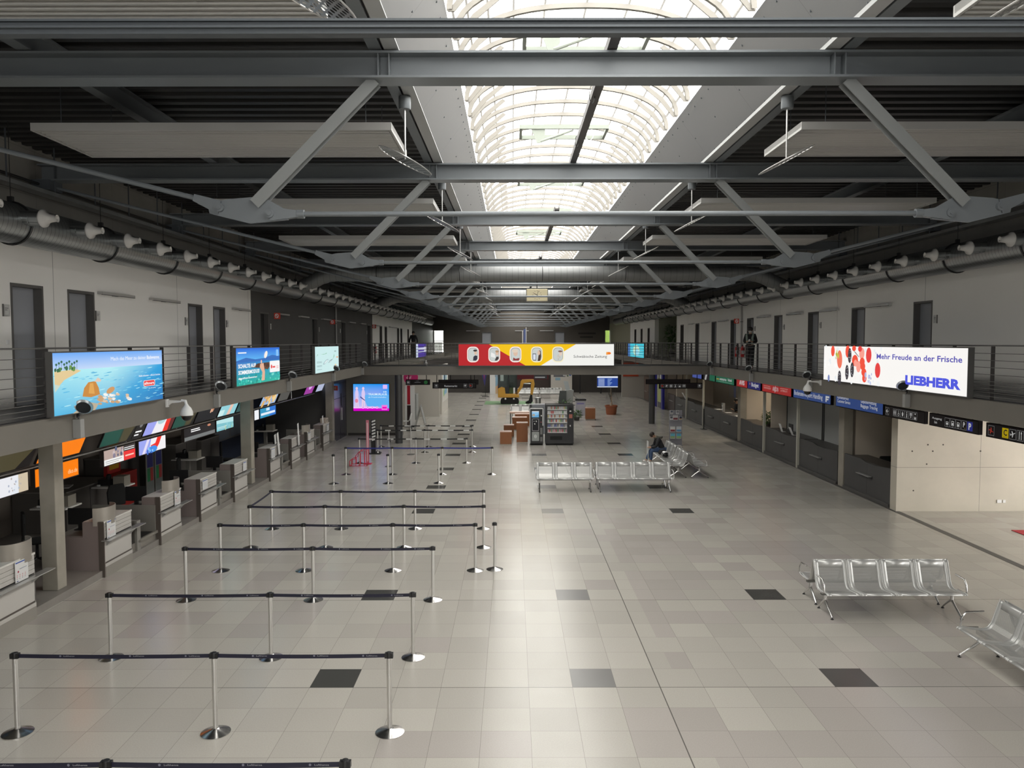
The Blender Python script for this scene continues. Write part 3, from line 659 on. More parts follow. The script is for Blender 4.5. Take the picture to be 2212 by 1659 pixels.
def d_summer(s, W, H):
    s.k += 1; s.a.add([s.P(0, H * .66), s.P(W, H * .66), s.P(W, H), s.P(0, H)], [(0, 1, 2, 3)], 0, ((.12, .50, .95), (.10, .45, .9), (.01, .14, .72), (.01, .14, .72)))
    s.poly([(0, H * .66), (W * .2, H * .74), (W * .4, H * .68), (W * .6, H * .70), (W * .8, H * .78), (W, H * .74), (W, H * .6), (0, H * .6)], (.03, .16, .52))
    s.k += 1; s.a.add([s.P(0, 0), s.P(W, 0), s.P(W, H * .62), s.P(0, H * .62)], [(0, 1, 2, 3)], 0, ((.02, .42, .33), (.04, .50, .38), (.02, .30, .62), (.04, .20, .60)))
    s.blobs(0, .02, W, H * .25, 50, .03, [(.05, .62, .48), (.02, .30, .24), (.20, .75, .62)], 1.8, 4)
    s.poly([(W * .3, H * .46), (W * .45, H * .56), (W * .72, H * .57), (W * .78, H * .5), (W * .68, H * .36), (W * .55, H * .42)], (.10, .045, .03)); s.blobs(W * .58, H * .36, W * .76, H * .54, 16, .03, [(.16, .07, .04), (.05, .03, .03)], 1.4, 8)
    s.poly([(W * .5, H * .54), (W * .58, H * .56), (W * .61, H * .3), (W * .60, H * .06), (W * .53, H * .05), (W * .55, H * .3), (W * .49, H * .45)], (.80, .46, .32))
    s.ell(W * .53, H * .60, .06, .05, (.82, .52, .42)); s.ell(W * .64, H * .80, W * .045, H * .09, (.95, .88, .82), 14, .4)
    s.text('SCHALTE AUF', W * .03, H * .47, H * .105, W_, .03, W * .37); s.text('SOMMERMODUS!', W * .03, H * .30, H * .105, W_, .03, W * .45); s.text('#gutfuersommer', W * .03, H * .17, H * .05, W_, .02, W * .4)
    s.rect(W * .03, H * .86, W * .2, H * .89, W_)
    s.rrect(W * .73, H * .26, W * .99, H * .60, .05, (.95, .95, .96)); s.ell(W * .775, H * .43, W * .018, H * .06, (.8, .05, .05)); s.rect(W * .8, H * .39, W * .87, H * .44, (.85, .1, .1)); s.rect(W * .9, H * .42, W * .96, H * .44, (.9, .4, .4)); s.rect(W * .9, H * .37, W * .96, H * .39, (.9, .4, .4))
    s.rrect(W * .90, H * .74, W * .96, H * .94, .03, (.25, .55, .95))
lightbox('advert_lightbox', 'lit summer advert with bold white lettering on the left gallery railing', 'lightbox', 'L', -6.85, 19.3, 22.94, 3.6, 4.585, .1, d_summer, group='lit adverts on the left gallery railing')
def d_map(s, W, H):
    s.rect(0, 0, W, H, (.62, .86, .86)); c = (.16, .24, .26)
    for pts in ([(.05, .62), (.12, .70), (.10, .72)], [(.22, .70), (.34, .69), (.47, .76), (.46, .72)], [(.74, .48), (.80, .60), (.79, .70), (.76, .58)]): s.poly([(a * W, b * H) for a, b in pts], (.25, .55, .35))
    s.ell(W * .42, H * .40, W * .11, H * .06, (.35, .50, .55), 14, .2); s.ell(W * .43, H * .40, W * .08, H * .04, (.75, .88, .88), 14, .2); s.poly([(W * .52, H * .34), (W * .6, H * .44), (W * .74, H * .5), (W * .62, H * .38)], c); s.poly([(W * .54, H * .36), (W * .6, H * .41), (W * .68, H * .45), (W * .62, H * .39)], (.8, .9, .9))
    s.ell(W * .93, H * .55, W * .05, H * .03, (.85, .45, .25)); s.ell(W * .85, H * .24, W * .04, H * .03, (.9, .7, .4)); s.ell(W * .84, H * .8, W * .05, H * .03, (.35, .5, .5))
    for i, (a_, b_) in enumerate(((.06, .42), (.06, .38), (.06, .27), (.06, .23), (.06, .12))): s.rect(W * a_, H * b_, W * (a_ + .2), H * (b_ + .012), c)
lightbox('advert_lightbox', 'pale turquoise lit map panel on the left gallery railing', 'lightbox', 'L', -6.85, 27.04, 30.74, 3.6, 4.57, .1, d_map, group='lit adverts on the left gallery railing')
def d_berry(s, W, H):
    s.rect(0, 0, W, H, (.97, .95, .92)); s.blobs(0, 0, W * .5, H, 60, .05, [(.90, .92, .92), (.99, .99, .98), (.84, .88, .90), (.97, .93, .90)], 1.3, 2)
    red = (.90, .08, .04); red2 = (.80, .05, .05); lt = (.97, .35, .28)
    for u, v, a_, b_, c in ((.09, .86, .13, .2, red), (.225, .86, .14, .22, red), (.28, .95, .12, .1, red), (.29, .62, .19, .2, red), (.32, .46, .14, .2, lt), (.295, .55, .11, .12, lt), (.345, .82, .16, .2, lt), (.40, .78, .16, .26, red2), (.47, .4, .15, .25, red2), (.35, .6, .15, .14, red), (.355, .48, .15, .14, red), (.365, .32, .15, .14, red), (.37, .16, .13, .14, red), (.33, .94, .12, .1, red2)):
        s.ell(W * u, H * v, a_ * .95, b_ * .75, c, 16)
    s.ell(W * .155, H * .63, .17, .25, (.88, .18, .10), 18, .1); s.blobs(W * .12, H * .62, W * .15, H * .86, 12, .05, [(.45, .55, .04), (.62, .65, .08), (.30, .42, .04)], .6, 6)
    for u, v in ((.245, .75), (.225, .28), (.27, .36), (.16, .1)):
        s.ell(W * u, H * v, .11, .2, (.035, .03, .04)); s.blobs(W * u - .07, H * v - .14, W * u + .07, H * v + .14, 18, .014, [(.5, .5, .52), (.12, .1, .12)], 1, int(u * 99))
    s.blobs(W * .38, H * .05, W * .43, H * .3, 12, .06, [(.30, .30, .55), (.45, .48, .72), (.75, .80, .93), (.55, .62, .85)], .8, 12); s.ell(W * .06, H * .06, .07, .1, (.2, .25, .5))
    s.poly([(W * .28, H * .9), (W * .30, H * .84), (W * .33, H * .72), (W * .325, H * .72), (W * .295, H * .83)], (.06, .03, .03))
    bl = (.04, .04, .50); s.text('Mehr Freude an der Frische', W * .465, H * .70, H * .13, (.10, .09, .45), .02, W * .515); s.text('"', W * .455, H * .72, H * .15, (.5, .5, .8))
    s.text('LIEBHERR', W * .665, H * .14, H * .2, (.08, .10, .75), .055, W * .31)
lightbox('advert_lightbox', 'large lit white advert with red and black berries on the right gallery railing', 'lightbox', 'R', 9.0, 15.36, 22.5, 3.6, 4.6, .12, d_berry)
def d_jet(s, W, H):
    R1 = (.48, .015, .02); Y1 = (.92, .56, .0); Wh = (.90, .90, .86)
    s.rect(0, 0, W, H, Wh); s.poly([(0, 0), (W * .43, 0), (W * .2, H), (0, H)], R1); s.poly([(W * .43, 0), (W * .53, 0), (W * .755, H), (W * .195, H)], Y1)
    for i in range(5):
        c = W * (.092 + i * .137); v = H * .52
        s.rrect(c - .27, v - .36, c + .27, v + .36, .2, (.95, .82, .76) if i < 3 else (.93, .86, .6)); s.rrect(c - .225, v - .31, c + .225, v + .31, .17, (.35, .37, .36)); s.rrect(c - .205, v - .3, c + .205, v + .28, .16, (.58, .62, .60))
        sk = (.72, .50, .38)
        if i == 0: s.ell(c + .12, v + .08, .06, .1, sk); s.ell(c + .1, v + .18, .09, .05, (.05, .04, .04)); s.poly([(c, v - .28), (c + .02, v - .1), (c + .1, v - .04), (c + .2, v - .06), (c + .2, v - .2), (c + .14, v - .28)], (.03, .03, .05))
        if i == 1: s.ell(c + .13, v + .06, .07, .1, sk); s.ell(c + .13, v + .14, .08, .05, (.45, .28, .15)); s.poly([(c + .02, v - .28), (c + .1, v - .1), (c + .2, v - .1), (c + .2, v - .2), (c + .12, v - .28)], (.05, .04, .04)); s.poly([(c - .16, v - .1), (c + .06, v - .16), (c + .02, v + .02), (c - .14, v + .1)], (.85, .85, .83))
        if i == 2: s.ell(c + .0, v + .06, .1, .14, sk); s.ell(c - .02, v + .16, .14, .08, (.75, .62, .5)); s.poly([(c - .12, v - .28), (c - .1, v - .14), (c, v - .2), (c + .18, v - .16), (c + .16, v - .28)], (.25, .03, .03))
        if i == 3: s.ell(c + .1, v + .08, .07, .12, sk); s.poly([(c + .04, v - .3), (c + .08, v - .05), (c + .12, v + .2), (c + .18, v + .15), (c + .2, v - .1), (c + .16, v - .3)], (.06, .03, .02)); s.ell(c + .1, v + .07, .055, .1, sk); s.rrect(c - .19, v - .28, c - .03, v + .04, .02, (.05, .05, .07)); s.rect(c - .17, v - .25, c - .05, v + .01, (.7, .75, .85))
        if i == 4: s.ell(c + .12, v + .05, .07, .12, (.75, .6, .5)); s.ell(c + .1, v + .14, .1, .04, (.2, .1, .08)); s.blobs(c - .1, v - .24, c + .08, v, 8, .05, [(.62, .58, .5), (.5, .48, .42)], .6, 3)
    s.text('Schwäbische Zeitung', W * .74, H * .36, H * .13, (.10, .10, .10), .004, W * .215)
    s.ell(W * .967, H * .57, .1, .06, (.85, .2, .02), 10); s.ell(W * .955, H * .56, .04, .08, (.9, .35, .05), 8)
lightbox('advert_banner', 'long red, yellow and white lit banner with aeroplane windows on the bridge', 'lightbox', 'F', 35.82, -2.48, 4.70, 3.6, 4.62, .21, d_jet)
def d_purple(s, W, H):
    s.rect(0, 0, W, H, (.06, .03, .30)); s.rect(0, 0, W * .18, H, (.55, .62, .75)); s.rect(W * .2, H * .55, W * .8, H * .72, (.6, .62, .8)); s.rect(W * .2, H * .36, W * .8, H * .44, (.5, .52, .75)); s.rect(W * .8, H * .36, W, H * .78, (.85, .85, .95)); s.k += 0
lightbox('advert_lightbox', 'small purple lit advert on the left gallery railing beyond the bridge', 'lightbox', 'L', -6.85, 55.5, 62, 3.55, 4.57, .1, d_purple)
def d_cyan(s, W, H):
    s.rect(0, 0, W, H, (.05, .55, .68)); s.rect(0, 0, W * .16, H, (.05, .15, .4)); s.ell(W * .55, H * .5, W * .2, H * .4, (.55, .75, .55)); s.ell(W * .6, H * .35, W * .12, H * .25, (.3, .7, .85))
    for i in range(5): s.rect(W * .2, H * (.12 + .16 * i), W * .95, H * (.15 + .16 * i), (.35, .8, .9))
lightbox('advert_lightbox', 'small turquoise lit advert on the right gallery railing beyond the bridge', 'lightbox', 'R', 9.0, 53.2, 60.6, 3.55, 4.57, .1, d_cyan)
# ================= WALL-MOUNTED ITEMS ON THE GALLERIES =================
def wall_lamp(sx, y0, y1, label):
    fx = -8.6 if sx < 0 else 10.6; t = thing('wall_lamp', label, 'wall lamp', (fx, (y0 + y1) / 2, 5.72), group='long flat wall lamps above the gallery doors'); L = (y1 - y0) / 2
    M().box(-sx * .005, -L, 0, -sx * .12, L, .05).build('lamp_body', ALU if sx > 0 else mat('lamp_grey', (.40, .39, .37), .4), t)
    M().box(0, -.1, -.01, -sx * .04, .1, .06).box(-sx * .09, -L, -.012, -sx * .12, L, 0).build('bracket', DFR, t)
for i, (a_, b_) in enumerate(((16.2, 17.6), (18.5, 20), (23.95, 25.4), (28.5, 29.8), (31.4, 32.7), (35.1, 36.7), (37.3, 38.7), (40.8, 42.4), (43.9, 45.4), (49, 50.3), (54.3, 57.5))):
    wall_lamp(-1, a_, b_, 'flat wall lamp on the left gallery, %s one away from the camera' % ordn(i))
for i, (a_, b_) in enumerate(((21.8, 23.3), (25.3, 26.7), (28.4, 29.9), (32, 33.5), (38.2, 39.8), (41.8, 43.4), (45.3, 46.5))):
    wall_lamp(1, a_, b_, 'flat wall lamp on the right gallery, %s one away from the camera' % ordn(i))
def door_sign(sx, y, label, z=5.27):
    fx = -8.6 if sx < 0 else 10.6; s = Sheet((-sx * .016, sx * .07, -.09), (0, -sx, 0), (0, 0, 1), (-sx, 0, 0)); t = thing('door_sign', label, 'sign', (fx, y, z), group='small signs beside the gallery doors')
    M().box(0, -.08, -.1, -sx * .014, .08, .1).build('plate', ALU, t); M().box(0, -.095, -.105, -sx * .02, -.08, .105).build('side_clip', DFR, t)
    s.rect(.01, .01, .13, .17, (.55, .55, .53)).rect(.02, .12, .11, .13, (.08, .08, .08)).rect(.02, .09, .09, .1, (.1, .1, .1)); s.build('paper', PRT, t)
for y, l in ((13.27, 'small grey sign left of the nearest door on the left gallery'), (16.2, 'small grey sign right of the second door on the left gallery'), (20.6, 'small grey sign left of the third door on the left gallery'), (23.55, 'small grey sign right of the fourth door on the left gallery')): door_sign(-1, y, l)
for y, l in ((19.55, 'small sign beside the nearest door on the right gallery'), (26.85, 'small sign beside the third door on the right gallery'), (30.45, 'small sign beside the fourth door on the right gallery'), (34.1, 'small sign beside the door behind the standing person')): door_sign(1, y, l)
for y, l in ((27.75, 'white sign beside the first black door'), (34.7, 'white sign beside the second black door'), (38.95, 'white sign left of the third black door'), (46.1, 'white sign left of the fourth black door')): door_sign(-1, y, l + ' on the dark wall')
t = thing('light_switch', 'square light switch left of the nearest door on the left gallery', 'switch', (-8.6, 13.28, 4.73)); M().box(0, -.04, -.04, .012, .04, .04).build('frame', WPL, t); M().box(.012, -.028, -.028, .018, .028, .028).build('rocker', WPL, t)
def fire_sign(sx, y, label):
    fx = -8.6 if sx < 0 else 10.6; t = thing('fire_sign', label, 'sign', (fx - sx * .1, y, 5.66), group='red fire equipment signs'); c = (.75, .08, .05)
    M().box(0, -.1, -.1, sx * .1, .1, .1).build('bracket', mat('red_paint', (.5, .03, .02), .5), t)
    s = Sheet((-sx * .001, sx * .13 if sx < 0 else .13, -.13), (0, -sx, 0), (0, 0, 1), (-sx, 0, 0)) if 0 else Sheet((-.13, -.101, -.11), (1, 0, 0), (0, 0, 1), (0, -1, 0))
    s.rect(0, 0, .26, .22, c).ell(.13, .11, .07, .08, W_).ell(.13, .11, .045, .055, c).poly([(.16, .04), (.18, .04), (.1, .19), (.08, .17)], W_); s.build('face', PRT, t)
    M().box(-.13, -.1, -.11, .13, -.09, .11).build('plate', MATS['red_paint'], t)
fire_sign(-1, 28.3, 'red square fire sign beside the first black door on the left gallery'); fire_sign(-1, 37, 'red square fire sign by the thin pipe on the dark left wall'); fire_sign(-1, 48.1, 'red square fire sign at the far corner of the dark left wall'); fire_sign(1, 36.6, 'red square fire sign left of the standing person')
def extinguisher(x, y, label, sx):
    t = thing('fire_extinguisher', label, 'fire extinguisher', (x, y, 4.0), group='red fire extinguishers on the gallery walls')
    M().lathe([(.0, 0), (.075, .0), (.08, .03), (.08, .38), (.055, .45), (.025, .48), (.02, .52)], 18).build('cylinder', mat('red_enamel', (.55, .02, .02), .3), t, smooth=40)
    M().box(-.03, -.02, .5, .03, .02, .56).tube([(0, -.03, .53), (0, -.11, .5), (0, -.12, .2)], .012, 6).box(-.012, -.06, .56, .012, .03, .575).build('valve', BLK, t)
    M().box(-.07, -.083, .15, .07, -.079, .3).build('paper_label', mat('label_white', (.7, .7, .7), .5), t)
    M().box(sx * .08, -.03, .1, sx * .105, .03, .45).build('wall_bracket', DFR, t)
extinguisher(-8.49, 48.3, 'red fire extinguisher at the far end of the dark left wall', -1); extinguisher(10.49, 36.4, 'left one of the two red extinguishers by the standing person', 1); extinguisher(10.49, 35.5, 'right one of the two red extinguishers, close to the standing person', 1)
for x, y, l in ((-8.55, 37.9, 'thin pale pipe running up the dark left gallery wall'), (10.55, 35.9, 'thin pale pipe running up the right gallery wall by the extinguishers')):
    t = thing('wall_pipe', l, 'pipe', (x, y, 3.6)); M().tube([(0, 0, 0), (0, 0, 3)], .04, 10).build('pipe', mat('pale_pipe', (.38, .37, .36), .5), t, smooth=40)
    M().box(-.05, -.05, 2.0, .05, .05, 2.03).box(-.05, -.05, .8, .05, .05, .83).build('clips', DFR, t)
# floodlights under the railings
def flood(sx):
    t = thing('floodlight', 'x', 'floodlight', group='conical floodlights on the gallery edges')
    M().box(0, -.055, -.15, -sx * .13, .055, .15).build('driver_box', mat('floodlight_grey', (.30, .30, .29), .45), t, bevel=.006)
    M().tube([(-sx * .07, 0, .15), (-sx * .07, -.0, .2), (-sx * .1, .0, .24)], .014, 8).box(-sx * .05, -.03, .17, -sx * .07, .03, .24).build('bracket', BLK, t)
    T = Matrix.Translation((-sx * .12, 0, .26)) @ Matrix.Rotation(-sx * math.radians(42), 4, 'Y') @ Matrix.Rotation(math.radians(34), 4, 'X')
    M().lathe([(.0, -.02), (.045, -.02), (.06, .03), (.085, .08), (.13, .15), (.137, .155), (.126, .15), (.08, .09), (.055, .05), (.0, .04)], 28, T=T).build('lamp_shade', mat('floodlight_shell', (.38, .40, .41), .3, .5), t, smooth=40)
    M().lathe([(.0, .115), (.102, .115), (.108, .125), (.0, .12)], 24, T=T).build('reflector', BLK, t, smooth=40); return t
for sx, fx, ys in ((-1, -6.95, (12.3, 18.1, 24.0, 29.95, 35.75)), (1, 9.1, (17.8, 23.6, 29.4, 35.2))):
    f0 = flood(sx)
    for i, y in enumerate(ys):
        o = f0 if i == 0 else dup(f0); o.location = (fx, y, 3.36)
        o['label'] = 'conical floodlight on the %s gallery edge, %s' % ('left' if sx < 0 else 'right', ['below the nearest lit advert', 'second from the camera', 'third from the camera', 'fourth from the camera', 'at the bridge corner'][i])
def dome(sx, y, label, group='white dome cameras'):
    fx = -6.95 if sx < 0 else 9.1; t = thing('dome_camera', label, 'camera', (fx, y, 3.5), group=group); k = -sx
    M().box(0, -.05, -.08, k * .03, .05, .08).prism([(k * .03, -.06), (k * .03, .06), (k * .3, .05), (k * .3, .02), (k * .1, .0)][::k], (-.03, .03)).tube([(k * .3, 0, .05), (k * .38, 0, .045), (k * .4, 0, -.04)], .03, 10).build('wall_arm', WPL, t, smooth=40)
    M().lathe([(.03, -.02), (.045, -.05), (.09, -.1), (.12, -.17), (.125, -.24), (.115, -.25)], 24, (k * .4, 0, 0)).build('dome_housing', WPL, t, smooth=40)
    M().lathe([(.105, -.25), (.095, -.3), (.06, -.345), (.0, -.36)], 24, (k * .4, 0, 0)).build('dome_glass', mat('smoked_glass', (.01, .01, .01), .08), t, smooth=40)
dome(-1, 15.6, 'white dome camera on an arm below the left gallery railing'); dome(1, 22.9, 'white dome camera on an arm below the right gallery railing')
t = thing('dome_camera', 'small white dome camera on the far edge of the bridge', 'camera', (-4.3, 38.7, 3.75)); M().tube([(-.3, 0, .06), (0, 0, .06), (.03, 0, 0)], .02, 8).build('wall_arm', WPL, t); M().lathe([(.03, .02), (.1, -.08), (.1, -.12), (0, -.2)], 16).build('dome_housing', WPL, t, smooth=40)
# ================= HANGING SIGNS =================
SB = (.008, .006, .006)
def frame_(s, u, v, a, c=(.45, .45, .45)): s.rect(u, v, u + a, v + a, c); s.rect(u + .006, v + .006, u + a - .006, v + a - .006, SB)
def pict(s, kind, u, v, a):
    frame_(s, u, v, a); w_ = (.8, .8, .78); c = u + a / 2; m = v + a / 2
    if kind == 'wc':
        for q in (-.2, .2): s.ell(c + q * a, v + .78 * a, .07 * a, .07 * a, w_, 10); s.rect(c + (q - .1) * a, v + .35 * a, c + (q + .1) * a, v + .68 * a, w_); s.rect(c + (q - .06) * a, v + .12 * a, c + (q + .06) * a, v + .36 * a, w_)
    elif kind == 'chair': s.ell(c, v + .8 * a, .07 * a, .07 * a, w_, 10); s.rect(c - .05 * a, v + .4 * a, c + .03 * a, v + .72 * a, w_); s.ell(c, v + .32 * a, .22 * a, .2 * a, w_); s.ell(c, v + .32 * a, .16 * a, .14 * a, SB); s.rect(c, v + .38 * a, c + .2 * a, v + .45 * a, w_)
    elif kind == 'baby': s.ell(c, v + .72 * a, .1 * a, .1 * a, w_); s.rrect(c - .22 * a, v + .42 * a, c + .22 * a, v + .6 * a, .03 * a, w_); s.ell(c, v + .3 * a, .16 * a, .14 * a, w_)
    elif kind == 'info': s.ell(c, v + .8 * a, .09 * a, .09 * a, w_); s.rect(c - .09 * a, v + .15 * a, c + .09 * a, v + .65 * a, w_); s.rect(c - .15 * a, v + .12 * a, c + .15 * a, v + .2 * a, w_)
    elif kind == 'screen': s.rrect(c - .3 * a, v + .45 * a, c + .3 * a, v + .85 * a, .03 * a, (.5, .5, .5)); s.ell(c, v + .3 * a, .1 * a, .14 * a, w_)
    elif kind in ('car', 'taxi', 'bus', 'train'):
        if kind == 'car': s.poly([(c - .2 * a, v + .9 * a), (c, v + .6 * a), (c + .2 * a, v + .9 * a), (c, v + .82 * a)], w_); b = .1
        else: b = .25
        h = {'car': .3, 'taxi': .34, 'bus': .5, 'train': .45}[kind]
        s.rrect(c - .24 * a, v + b * a, c + .24 * a, v + (b + h) * a, .05 * a, w_); s.rect(c - .16 * a, v + (b + h * .55) * a, c + .16 * a, v + (b + h * .85) * a, SB); s.rect(c - .22 * a, v + (b - .06) * a, c - .1 * a, v + b * a, w_); s.rect(c + .1 * a, v + (b - .06) * a, c + .22 * a, v + b * a, w_)
        if kind in ('taxi', 'bus', 'train'): s.rect(c - .12 * a, v + .06 * a, c + .12 * a, v + .1 * a, (.5, .5, .5))
    elif kind == 'P': s.text('P', c - .18 * a, v + .3 * a, .55 * a, w_, .03); s.ell(c + .2 * a, v + .2 * a, .05 * a, .05 * a, (.6, .35, .1), 8)
    elif kind == 'PB': s.rect(u, v, u + a, v + a * 1.0, (.03, .04, .35)); s.text('P', c, v + .16 * a, .7 * a, (.9, .9, .9), .04, align='c')
    elif kind == 'C': s.rect(u, v, u + a, v + a, (.75, .55, .0)); s.text('C', c, v + .26 * a, .6 * a, (.03, .03, .02), .03, align='c'); s.rect(u + .15 * a, v + .1 * a, u + .85 * a, v + .13 * a, (.2, .15, 0))
    elif kind == 'plane' or kind == 'land':
        r = (.55, .05, .03) if kind == 'land' else w_; g_ = -1 if kind == 'land' else 1
        T = lambda x, y: (c + x * a, m + g_ * (y + .25 * x) * a)
        s.poly([T(-.38, -.06), T(.38, .02), T(.38, .10), T(-.3, .04)][::g_], r); s.poly([T(-.1, 0), T(.12, .02), T(-.1, .36), T(-.18, .36)][::g_], r); s.poly([T(-.1, 0), T(.12, 0), T(.02, -.3), T(-.08, -.3)][::g_], r); s.poly([T(-.38, -.04), T(-.28, 0), T(-.36, .16), T(-.42, .16)][::g_], r)
    elif kind == 'fork': s.rect(c - .2 * a, v + .1 * a, c - .1 * a, v + .9 * a, w_); s.rect(c + .1 * a, v + .1 * a, c + .2 * a, v + .6 * a, w_); s.ell(c + .15 * a, v + .75 * a, .09 * a, .14 * a, w_)
    elif kind == 'up': s.poly([(c - .05 * a, v + .15 * a), (c + .05 * a, v + .15 * a), (c + .05 * a, v + .85 * a), (c - .05 * a, v + .85 * a)], w_); s.poly([(c - .3 * a, v + .5 * a), (c, v + .88 * a), (c + .3 * a, v + .5 * a), (c + .3 * a, v + .38 * a), (c, v + .7 * a), (c - .3 * a, v + .38 * a)], w_)
    elif kind == 'left': s.rect(u + .2 * a, m - .05 * a, u + .85 * a, m + .05 * a, w_); s.poly([(u + .5 * a, m + .3 * a), (u + .12 * a, m), (u + .5 * a, m - .3 * a), (u + .62 * a, m - .3 * a), (u + .3 * a, m), (u + .62 * a, m + .3 * a)], w_)
    elif kind == 'lug':
        for q in (.3, .5, .7): s.rect(u + .1 * a, v + q * a, u + .9 * a, v + (q + .06) * a, w_)
def hang(t, pts, z, h=.3):
    for x, y in pts: M().tube([(x, y, z), (x, y, z + h)], .018, 8).build('hanging_rod', BLKM, t)
def sgn(name, label, face, x, y0, y1, z0, z1, d, draw, rods=(), m=None, cat='sign', rl=.3, group=None):
    t = lightbox(name, label, cat, face, x, y0, y1, z0, z1, d, draw, m or DIM, mat('sign_black', (.010, .008, .008), .8, spec=.1), group); L = y1 - y0
    pts = [(L * q, d / 2) if face == 'F' else (-d / 2, L * q) if face == 'L' else (d / 2, -L * q) for q in rods]
    hang(t, pts, z1 - z0, rl); return t
def d1(s, W, H):
    s.rect(0, 0, W, H, SB); a = H * .72
    pict(s, 'left', .03, H * .14, a)
    for i, k in enumerate(('wc', 'chair', 'baby', 'info', 'screen', 'car')): pict(s, k, .42 + i * (a + .02), H * .14, a)
sgn('direction_sign', 'black sign of toilet and facility symbols under the right gallery', 'R', 9.6, 18.05, 20.0, 2.79, 3.08, .08, d1, (.15, .85), rl=.1)
def d2(s, W, H):
    s.rect(0, 0, W, H, SB); a = H * .78; s.text('Ausgang', .1, H * .58, H * .2, (.8, .8, .78), .01, .4); s.text('Exit', .2, H * .2, H * .22, (.8, .8, .78), .01)
    for i, k in enumerate(('taxi', 'bus', 'train', 'P', 'PB')): pict(s, k, .62 + i * (a + .02), H * .1, a)
sgn('direction_sign', 'black sign reading Ausgang Exit with transport symbols', 'R', 9.6, 15.95, 17.85, 2.79, 3.08, .08, d2, (.15, .85), rl=.1)
def d3(s, W, H):
    s.rect(0, 0, W, H, SB); a = H * .78
    for i, k in enumerate(('land', None, 'C', 'plane', 'fork', 'info')):
        if k: pict(s, k, .05 + i * (a + .03), H * .1, a)
sgn('direction_sign', 'black sign with a yellow C symbol at the right edge', 'R', 9.6, 13.9, 15.7, 2.79, 3.08, .08, d3, (.2, .85), rl=.1)
t = thing('exit_lamp', 'small green emergency exit lamp above the black symbol sign', 'sign', (9.75, 18.95, 3.1)); M().box(0, -.15, 0, .05, .15, .08).build('casing', WPL, t); M().box(-.003, -.14, .005, 0, .14, .075).build('green_face', mat('exit_green', (.02, .2, .08), .4, emit=(.02, .35, .12), es=.8), t)
def d4(s, W, H):
    s.rect(0, 0, W, H, SB); pict(s, 'up', .08, H * .1, H * .62); s.text('Reisemarkt', W * .27, H * .22, H * .34, (.7, .7, .7), .012, W * .3); pict(s, 'plane', W * .72, H * .15, H * .62); pict(s, 'land', W * .845, H * .15, H * .62)
sgn('direction_sign', 'black sign reading Reisemarkt under the bridge', 'F', 37.6, -3.86, -1.75, 2.46, 2.76, .1, d4, (.1, .28, .88), rl=.4)
sgn('direction_sign', 'blank black sign just behind the Reisemarkt sign', 'F', 38.1, -3.62, -1.66, 2.62, 2.86, .08, lambda s, W, H: s.rect(0, 0, W, H, SB), (.3, .9))
def d5(s, W, H): s.rect(0, 0, W, H, SB); pict(s, 'left', .04, H * .15, H * .65); s.ell(W * .84, H * .5, H * .38, H * .38, (.02, .25, .05)); s.ell(W * .84, H * .5, H * .3, H * .3, (.03, .12, .04)); s.rect(W * .36, H * .42, W * .62, H * .52, (.2, .2, .21)); s.rect(W * .42, H * .75, W * .55, H * .82, (.15, .15, .16))
sgn('direction_sign', 'small black sign with a green round badge under the bridge', 'F', 37.8, -5.18, -4.0, 2.62, 2.88, .08, d5, (.12, .85))
def d6(s, W, H):
    s.rect(0, 0, W, H, SB); a = H * .62
    for i, k in enumerate(('land', 'plane', 'wc', 'info', 'taxi', 'lug')): pict(s, k, .06 + i * (a + .06), H * .18, a)
    pict(s, 'up', W - a - .05, H * .18, a)
sgn('direction_sign', 'black sign of small symbols and an up arrow right of the bridge', 'F', 37.6, 7.11, 9.2, 2.43, 2.71, .1, d6, (.55, .88), rl=.45)
sgn('direction_sign', 'blank black sign behind the right-hand symbol sign', 'F', 38.2, 6.57, 8.75, 2.62, 2.86, .08, lambda s, W, H: s.rect(0, 0, W, H, SB), (.3, .7))
# shop signs above the right counters
def shopsign(label, y0, y1, draw): return lightbox('shop_sign', label, 'sign', 'R', 10.42, y0, y1, 2.63, 3.14, .1, draw, DIM, mat('sign_black', (.012, .01, .01)), 'signs above the counters on the right')
RD = (.62, .03, .03); BL = (.04, .10, .36); GN = (.01, .20, .10); NV = (.03, .03, .22)
shopsign('blue sign reading Customer Service and Baggage Tracing', 21.8, 25.0, lambda s, W, H: (s.rect(0, 0, W, H, BL), s.text('Kundenservice', .1, H * .52, .1, W_, .005), s.text('Customer Service', .1, H * .26, .1, W_, .005, W * .3), s.text('Gepäckermittlung', W * .56, H * .5, .1, W_, .005), s.text('Baggage Tracing', W * .56, H * .22, .1, W_, .005, W * .34)))
shopsign('blue sign reading Bodensee-Airport Handling', 25.4, 28.8, lambda s, W, H: (s.rect(0, 0, W, H, BL), s.text('Bodensee-Airport Handling', .08, H * .22, .17, W_, .005, W * .78), s.rect(W * .88, H * .12, W * .905, H * .52, W_), s.rect(W * .88, H * .42, W * .97, H * .54, W_), s.rect(W * .88, H * .26, W * .95, H * .36, W_)))
shopsign('red travel agency sign in the row over the right counters', 29.0, 32.4, lambda s, W, H: (s.rect(0, 0, W, H, RD), s.text('AIRCON', W * .38, H * .2, .17, (.95, .8, .8), .01, W * .2), s.text('FERIENREISEN', W * .06, H * .26, .08, (.9, .5, .45), .005, W * .26), s.text('LASTMINUTE', W * .66, H * .26, .08, (.9, .5, .45), .005, W * .22), s.rect(W * .05, H * .5, W * .3, H * .53, (.9, .6, .5)), s.rect(W * .64, H * .5, W * .9, H * .53, (.9, .6, .5)), s.poly([(W * .46, H * .1), (W * .475, H * .1), (W * .49, H * .62), (W * .48, H * .62)], W_)))
